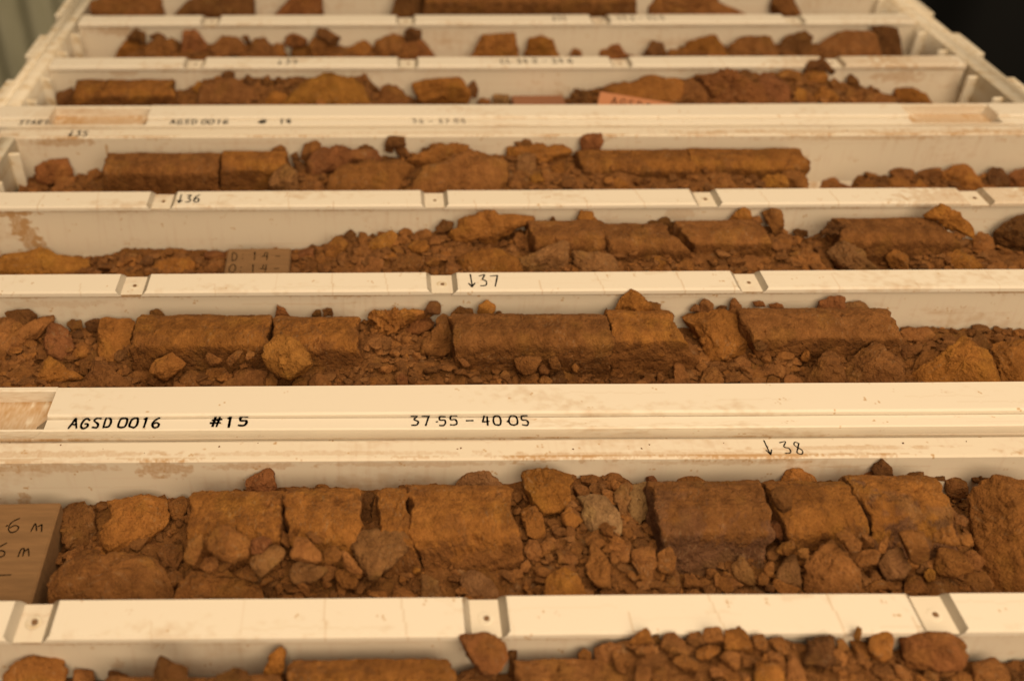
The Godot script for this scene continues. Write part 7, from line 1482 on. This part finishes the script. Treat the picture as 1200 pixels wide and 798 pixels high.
	rock("rock", "rounded brown stone right of the ochre topped core in row 38", "", "b", false, Vector3(0.3508, 0.0590, -0.4508), 42, -38, 4.3, 450, [-7.5, -0.2, -3, 4.4, 3.9, 5.3, 8.8, -4.3, 2.2, -8.7, -3.4, -7.8])
	rock("stone_chip", "small dark brown stone chip right of the ochre topped core in row 38", "", "d", true, Vector3(0.3648, 0.0620, -0.4532), 42, -39, 1.8, 451, [-6.2, -1, -0.2, 2, 7.1, 4.4, 5.7, 0.1, 0.4, -4.4, -3.5, -5.1])
	rock("stone_chip", "small brown stone chip right of the four cornered brown rock", "", "b", false, Vector3(0.3204, 0.0850, -0.3974), 48, -39, 3.2, 452, [-4.6, 1.3, -0.9, 3.8, 3.7, 1.7, 3.7, -2.8, -1.8, -3.4])
	rock("stone_chip", "small brown stone chip above the broad brown slab", "", "b", false, Vector3(0.3186, 0.0827, -0.3846), 49, -40, 3.2, 453, [-4.4, 0.4, 0.3, 4.6, 3.9, 0.5, 2.6, -3, -1.2, -4])
	rock("rock", "four cornered brown rock under the purple grey faced core", "", "b", false, Vector3(0.2899, 0.0810, -0.3813), 50, -37, 7.8, 454, [-11.4, 3.5, -6.8, 7.5, 0.9, 9.7, 5.3, 3.2, 10.1, -4.1, 6.5, -9.3, 0.7, -9, -5.3, -3.3])
	rock("rock", "rounded brown stone above the big pyramid shaped brown boulder", "", "b", false, Vector3(0.2517, 0.0864, -0.3806), 51, -33, 5.3, 455, [-7.9, 2.8, -4.1, 5.6, 5.8, 1.6, 6.6, -3.4, 1.9, -6.1, -4.6, -1])
	rock("rock", "rounded brown stone left of the grey brown lump", "", "b", false, Vector3(0.2655, 0.0726, -0.3809), 51, -35, 4.8, 456, [-6, -5.4, -4.7, 2.9, 1.5, 6.9, 5.8, 5.7, 5.4, -1, -0.9, -7.3])
	rock("rock", "grey brown lump between the pyramid boulder and the four cornered rock", "", "g", false, Vector3(0.2821, 0.0666, -0.3811), 51, -37, 8.1, 457, [-8.6, -3.6, -4.3, 10.3, -0.5, 10.6, 8.6, 1.9, 7.5, -5.3, -0.2, -10.3])
	rock("stone_chip", "small brown stone chip above the grey brown lump", "chips", "b", false, Vector3(0.2755, 0.0755, -0.3871), 50, -35, 1.6, 458, [-2.4, -0.3, -1, 6.4, 1.1, 5.8, 2.6, -3.4, -1.1, -6.3])
	rock("stone_chip", "small brown stone chip below the grey brown lump", "", "b", false, Vector3(0.2735, 0.0599, -0.3725), 72, -36, 2.0, 459, [-6.4, -4.3, -4.1, 1.4, 4.5, 4.5, 8.7, 0.8, -5.4, -7.4])
	rock("rock", "long brown stone left of the small bright yellow pebble in row 38", "", "b", false, Vector3(0.2919, 0.0614, -0.3729), 71, -38, 3.8, 460, [-5.1, -2.9, -4.2, 5.2, 2, 3.9, 9.7, -1.7, -2.7, -9.4])
	rock("rock", "small bright yellow pebble near the front divider at the right of row 38", "", "y", false, Vector3(0.3027, 0.0607, -0.3787), 71, -39, 2.8, 461, [-3.4, 0.2, -1.6, 4.5, 2.1, 3.6, 3.4, -1.3, 0.8, -4.8, -2.3, -2.9])
	rock("rock", "broad brown slab right of the bright yellow pebble", "", "b", false, Vector3(0.3150, 0.0662, -0.3824), 50, -39, 6.9, 462, [-6.7, -9.4, -9.8, 4.8, -3.5, 8.2, 4.2, 8, 10.3, 2.3, 12.6, 1.4, 4.6, -6.5, -2, -9.1])
	rock("rock", "flat brown stone below the broad brown slab", "", "b", false, Vector3(0.3309, 0.0520, -0.3809), 70, -41, 2.0, 463, [-11.4, -8.9, -1.8, 4, 2.4, 10.7, 12.3, -0.4, -9, -14.7])
	rock("rock", "crumbly brown stone right of the four cornered brown rock", "", "b", true, Vector3(0.3058, 0.0876, -0.3832), 49, -39, 6.4, 464, [-8.1, -1.9, 0.2, 10.1, 6.1, 2.3, 9.1, -2.7, 1.1, -5.9, -5.8, -7.3])
	rock("rock", "angular brown stone right of the broad brown slab", "", "b", false, Vector3(0.3386, 0.0530, -0.3964), 69, -41, 5.0, 465, [-6.6, 1.1, -2.2, 7.8, 5.4, 0.8, 5, -6, 0.3, -6.4])
	rock("stone_chip", "small brown stone chip above the grey brown lump", "chips", "b", false, Vector3(0.2627, 0.0851, -0.3825), 50, -34, 3.2, 466, [-4.6, 2.7, -2.6, 2.5, 3.2, 2, 4.1, -2.9, -2.9, -1.9])

func lay_nearest_compartment():
	rock("rock", "large ochre block in the front bottom left corner", "", "o", false, Vector3(-0.1812, 0.0592, -0.3146), 59, 30, 7.7, 128, [-21.6, 0.9, -16.4, 4.5, -9.9, 9.6, -0.3, 11, 15.7, 3.4, 16.6, -4.2, 9.3, -13.2])
	rock("rock", "angular brown stone left of the barely visible core in the front row", "", "b", false, Vector3(-0.1579, 0.0525, -0.3172), 60, 26, 4.5, 129, [-6.8, -2.5, -3.1, 7.3, 5.8, 2.9, 4.6, -7.1])
	rock("rock", "dark brown stone right of the ochre corner block in the front row", "", "d", false, Vector3(-0.1072, 0.0812, -0.3007), 61, 20, 6.0, 130, [-9, -3.7, -5.5, 9.3, -2, 9.1, 9.7, -0.3, 7.1, -8.3])
	rock("rock", "crumbly dark brown stone at the wall behind the barely visible core in the front row", "", "d", true, Vector3(-0.1397, 0.0542, -0.3172), 57, 24, 3.8, 131, [-6.8, -5.3, -4.5, 6.5, 6.1, 1.9, 4, -9.2])
	core("barely visible core along the bottom left edge", -0.1404, -0.1418, -0.0521, -0.0527, 0.0400, -0.2760, 0.0360, 0.01, 132, 0.1)
	rock("rock", "dark thin stone left of the first front core", "", "d", false, Vector3(-0.0763, 0.0798, -0.2989), 62, 14, 4.3, 133, [-8.4, 3.6, 1.4, 5, 8.3, 2.4, 8.9, -3.3, -0.2, -5.2, -9.2, -1.7])
	rock("rock", "ochre pointed stone at the left end of the front ochre core", "", "o", false, Vector3(-0.0576, 0.0698, -0.3164), 58, 10, 5.6, 134, [-8.9, -7.6, -2, 3.3, 3.5, 7.3, 6.1, 4.5, 3.3, -8.7, -2.6, -10.2])
	core("ochre core in the front row, left of centre", -0.0499, -0.0501, 0.0316, 0.0308, 0.0433, -0.2845, 0.0360, 0.01, 135, 0.1)
	rock("rock", "large reddish block leaning on the front divider under the middle socket", "", "r", false, Vector3(0.0482, 0.0767, -0.3157), 62, -9, 8.9, 136, [-15.3, 7.9, 1.5, 10.3, 9.3, 6, 11.5, -0.9, 10.7, -9.7, -0.6, -11.1, -5, -7.7, -9.7, -2])
	rock("rock", "upright dark brown stone right of the large reddish block in the front row", "", "d", true, Vector3(0.0637, 0.0613, -0.3209), 62, -11, 2.7, 137, [-4.1, 7.2, 1.6, 8.9, 4.4, -7.1, -2.2, -8.2])
	rock("rock", "brown rounded rock at the bottom edge below the large reddish block", "", "b", false, Vector3(0.0445, 0.0558, -0.3136), 83, -8, 5.8, 138, [-11.8, -1.3, -9, 4.7, 0.9, 8.8, 9.5, 7.1, 11.5, 1.8, 10.3, -5.5, -10.3, -8.2])
	core("brown flat topped core in the front row, right of the reddish block", 0.0644, 0.0650, 0.1181, 0.1193, 0.0400, -0.2834, 0.0360, 0.01, 139, 0.1)
	rock("stone_chip", "small brown stone chip left of the brown lump", "", "b", false, Vector3(0.1000, 0.0682, -0.3206), 57, -17, 2.7, 140, [-4, -0.6, -1.4, 3.4, 3, 2, 4.2, -4.1, -1.5, -5.1])
	rock("rock", "brown lump on the wall side of the flat topped front core", "", "b", false, Vector3(0.1106, 0.0724, -0.3195), 56, -19, 4.0, 141, [-6.1, -9, -6.8, 0.1, -0.3, 5.2, 6.3, 5.3, 7.4, -4.4, 0.7, -7.9])
	rock("stone_chip", "small brown stone chip right of the brown lump", "", "b", false, Vector3(0.1212, 0.0663, -0.3214), 56, -21, 2.0, 142, [-3, -1.6, -1.3, 2.2, 2.2, 1.6, 2.9, -3.3])
	rock("rock", "ochre peak at the left of the big rubble heap in the front row", "", "o", false, Vector3(0.1269, 0.0820, -0.3207), 59, -22, 3.7, 143, [-6, -4.8, -2.9, 1.2, 0.6, 5.8, 4, 3.3, 5, -1, -1.6, -4.3])
	rock("stone_chip", "small brown stone chip below the ochre peak in the front row", "", "b", false, Vector3(0.1282, 0.0777, -0.3168), 80, -22, 2.7, 144, [-4.8, -4.4, -4.2, 0.5, 3.1, 5, 5.3, 2, 0.7, -3.4])
	rock("stone_chip", "small dark brown stone chip right of the ochre peak in the front row", "", "d", false, Vector3(0.1352, 0.0785, -0.3227), 59, -23, 1.7, 145, [-2.4, 1.1, 0.5, 2.9, 2.4, -1.6, -0.7, -2.6])
	rock("rock", "brown wedge right of the ochre peak in the front row", "", "b", false, Vector3(0.1427, 0.0809, -0.3176), 79, -24, 5.0, 146, [-7.2, -4.1, -5.9, 4.1, -1.5, 6.7, 4.2, 3.3, 8.3, -0.7, 8.2, -3.6, -2.1, -4.9])
	rock("rock", "larger angular brown stone right of the brown flat topped core", "", "b", false, Vector3(0.1241, 0.0795, -0.3027), 81, -22, 3.9, 147, [-2.6, -8.8, -5.2, 6.6, 0.8, 8.8, 4.5, 2.8, 4.8, -6.1])
	rock("rock", "smaller angular brown stone right of the brown flat topped core", "", "b", false, Vector3(0.1318, 0.0788, -0.3002), 81, -24, 3.6, 148, [-2.8, -6.1, -4.3, 3.4, 1.4, 6.6, 5.2, -2.9])
	rock("rock", "angular brown stone below the brown wedge", "", "b", false, Vector3(0.1465, 0.0796, -0.3073), 80, -25, 3.9, 149, [-7.4, -1.3, -2.4, 4.6, 6.4, 1.8, 5.9, -3, -3.6, -3.4])
	rock("rock", "angular dark brown stone left of the square brown stone", "", "d", false, Vector3(0.1544, 0.0800, -0.3213), 58, -26, 3.7, 150, [-4.6, -3, -4.4, 2.2, 0.6, 4.9, 6, 0.1, 0.7, -4.4])
	rock("stone_chip", "small brown stone chip left of the square brown stone", "", "b", false, Vector3(0.1543, 0.0802, -0.3221), 58, -26, 2.7, 151, [-2.8, -3.1, -3.3, 1.4, 1.2, 3.8, 4.4, 0.4, -1.1, -4])
	rock("rock", "square brown stone on top of the front rubble heap", "", "b", false, Vector3(0.1624, 0.0834, -0.3215), 58, -27, 3.3, 152, [-4.2, -4.5, -5.4, 2.1, 3.3, 5.5, 6, -1.3, -2.5, -5.4])
	rock("rock", "ochre stone crowning the front rubble heap, right of the square one", "", "o", false, Vector3(0.1741, 0.0816, -0.3194), 78, -29, 4.8, 153, [-5.8, -3.3, -7.2, 4.1, 0.8, 7.8, 5.8, 3, 9.4, -2.2, 2.7, -4.5, -3.6, -8.4])
	rock("rock", "long ochre stone below the square brown stone", "", "o", false, Vector3(0.1589, 0.0795, -0.3142), 79, -27, 3.3, 154, [-6, -2.4, -4.7, 0.9, 4.9, 6.8, 5.5, 1.9, 1.2, -4.3, -3.7, -5.6])
	rock("rock", "rounded brown stone below the ochre stone in the front row", "", "b", false, Vector3(0.1691, 0.0806, -0.3087), 79, -29, 4.2, 155, [-6.1, -1.1, -3.1, 3.8, 2.3, 5.5, 4.9, -1, 3.8, -5, -2.4, -3.7])
	rock("stone_chip", "small brown stone chip left of the ochre notched block in the front row", "chips", "b", false, Vector3(0.1762, 0.0786, -0.3095), 78, -30, 1.9, 156, [-2.7, 1.9, -0.9, 3.3, 2.6, 0.2, 2.1, -2.2, -0.5, -3.1])
	rock("stone_chip", "small brown stone chip right of the ochre stone in the front row", "", "b", false, Vector3(0.1858, 0.0802, -0.3192), 77, -30, 3.6, 157, [-5.3, 2.6, -0.2, 5.6, 4.1, 1, 4.5, -3.1, -0.6, -5.7])
	rock("rock", "angular brown stone left of the dark crumbly mass in the front row", "", "b", false, Vector3(0.1967, 0.0783, -0.3193), 77, -32, 3.9, 158, [-6.6, 0.4, -0.7, 5.4, 3.7, 3.1, 4.9, -3.4, 1.1, -5.4])
	rock("stone_chip", "small brown stone chip above the ochre notched block in the front row", "", "b", false, Vector3(0.1911, 0.0788, -0.3116), 78, -32, 2.7, 159, [-3.5, 0, -2, 3.4, 3, 1.6, 3.9, -1.4, -1.4, -3.3])
	rock("rock", "ochre notched block low in the front rubble heap", "", "o", false, Vector3(0.1842, 0.0826, -0.2990), 79, -32, 5.6, 160, [-4.4, -9.1, -8.2, 5.3, -2.3, 5, 4.5, 8.6, 8.4, -2.2])
	rock("rock", "slab like brown stone right of the ochre notched block in the front row", "", "b", false, Vector3(0.2000, 0.0768, -0.3039), 78, -33, 2.0, 161, [-1.4, -8.5, -5.1, 1.8, -5.3, 7.9, -2.6, 8.6, 3.5, 3.1, 7.1, -3.6])
	rock("stone_chip", "small brown stone chip below the brown wedge", "", "b", false, Vector3(0.1482, 0.0788, -0.3066), 80, -26, 2.7, 162, [-2.7, -4.4, -4.5, 2.5, 2.8, 3, 5.7, 0])
	rock("stone_chip", "small brown stone chip below the ochre stone in the front row", "", "b", false, Vector3(0.1600, 0.0789, -0.3028), 80, -28, 2.6, 163, [-3.6, -1.1, -2.5, 2.8, 3.3, 3, 4.1, -0.1, -1.3, -4.3])
	rock("rock", "dark crumbly mass at the right end of the front rubble heap", "", "d", true, Vector3(0.2160, 0.0776, -0.3156), 77, -34, 7.9, 164, [-5.6, -12.1, -9.2, 0.4, -4.8, 9.5, 1.9, 13.8, 5.1, 8.7, 10.2, -2.8, 4.9, -8.6])
	rock("stone_chip", "small brown stone chip right of the dark crumbly mass in the front row", "", "b", false, Vector3(0.2302, 0.0733, -0.3223), 56, -36, 3.1, 165, [-3.8, 1.5, -1, 3.8, 4, 0.6, 0.1, -4.8])
	rock("stone_chip", "small brown stone chip left of the ochre notched block in the front row", "chips", "b", false, Vector3(0.1734, 0.0794, -0.2981), 79, -30, 2.6, 166, [-1.4, -4.1, -3.2, 1.9, -0.3, 4.3, 4.2, -1.2])
	rock("rock", "egg shaped ochre stone left of the big block in the front right", "", "o", false, Vector3(0.2490, 0.0759, -0.3205), 55, -38, 5.8, 167, [-5.3, -5.5, -6.4, 0.7, -4.8, 5.8, 1.1, 9.5, 3.8, 6.5, 6.5, -2.9, 4.3, -7.4, -0.6, -7.8])
	rock("rock", "big reddish brown block leaning on the wall in the front right", "", "r", false, Vector3(0.2755, 0.0739, -0.3183), 54, -41, 8.5, 168, [-16.7, -1.5, -11.1, 4.2, -2.7, 10.2, 6, 13.5, 10.8, 12.2, 14.3, 4.2, 15.2, -1.2, 7.7, -6.8, -0.5, -11.2, -6.6, -14.2, -12.2, -10])
	rock("rock", "brown rock right of the big block in the front right corner", "", "b", false, Vector3(0.3055, 0.0621, -0.3140), 74, -44, 6.0, 169, [-8.9, -1.5, -8.1, 2.6, -3.1, 8.1, -1.6, 9.7, 7.2, 6.1, 10.5, -0.1, -3.5, -11.2])
	rock("rock", "crumbly dark brown stone right of the brown rock", "", "d", true, Vector3(0.3205, 0.0593, -0.3129), 73, -46, 3.4, 170, [-5.1, 1, -0.1, 6.1, 6.1, 0.1, -1.8, -6.4])
	rock("rock", "rounded brown stone below the big reddish brown block", "", "b", false, Vector3(0.2730, 0.0663, -0.3105), 75, -41, 3.6, 171, [-3.3, -3.3, -3.4, 2.4, -0.9, 7.2, 2.6, 3.9, 4.4, -2.5, -1.2, -6.6])
	rock("rock", "flat brown stone left of the brown rock", "", "b", false, Vector3(0.2913, 0.0592, -0.3124), 75, -43, 3.1, 172, [-6.5, -1.2, -2.1, 4.1, 4.7, 5.4, 7.7, 1.7, -3.9, -7.2])
	rock("stone_chip", "small brown stone chip left of the big reddish brown block", "", "b", false, Vector3(0.2565, 0.0693, -0.3086), 76, -40, 3.9, 173, [-6.4, 2, -2.3, 2.9, 5.7, 1, 4.8, -2.4, -2.3, -2.7])
	rock("stone_chip", "small brown stone chip left of the egg shaped ochre stone in the front row", "", "b", false, Vector3(0.2363, 0.0814, -0.3231), 55, -36, 2.1, 174, [-1.6, -2.3, -1.9, 4.1, 1, 4.1, 2.2, -2.7, 0.1, -4.7])
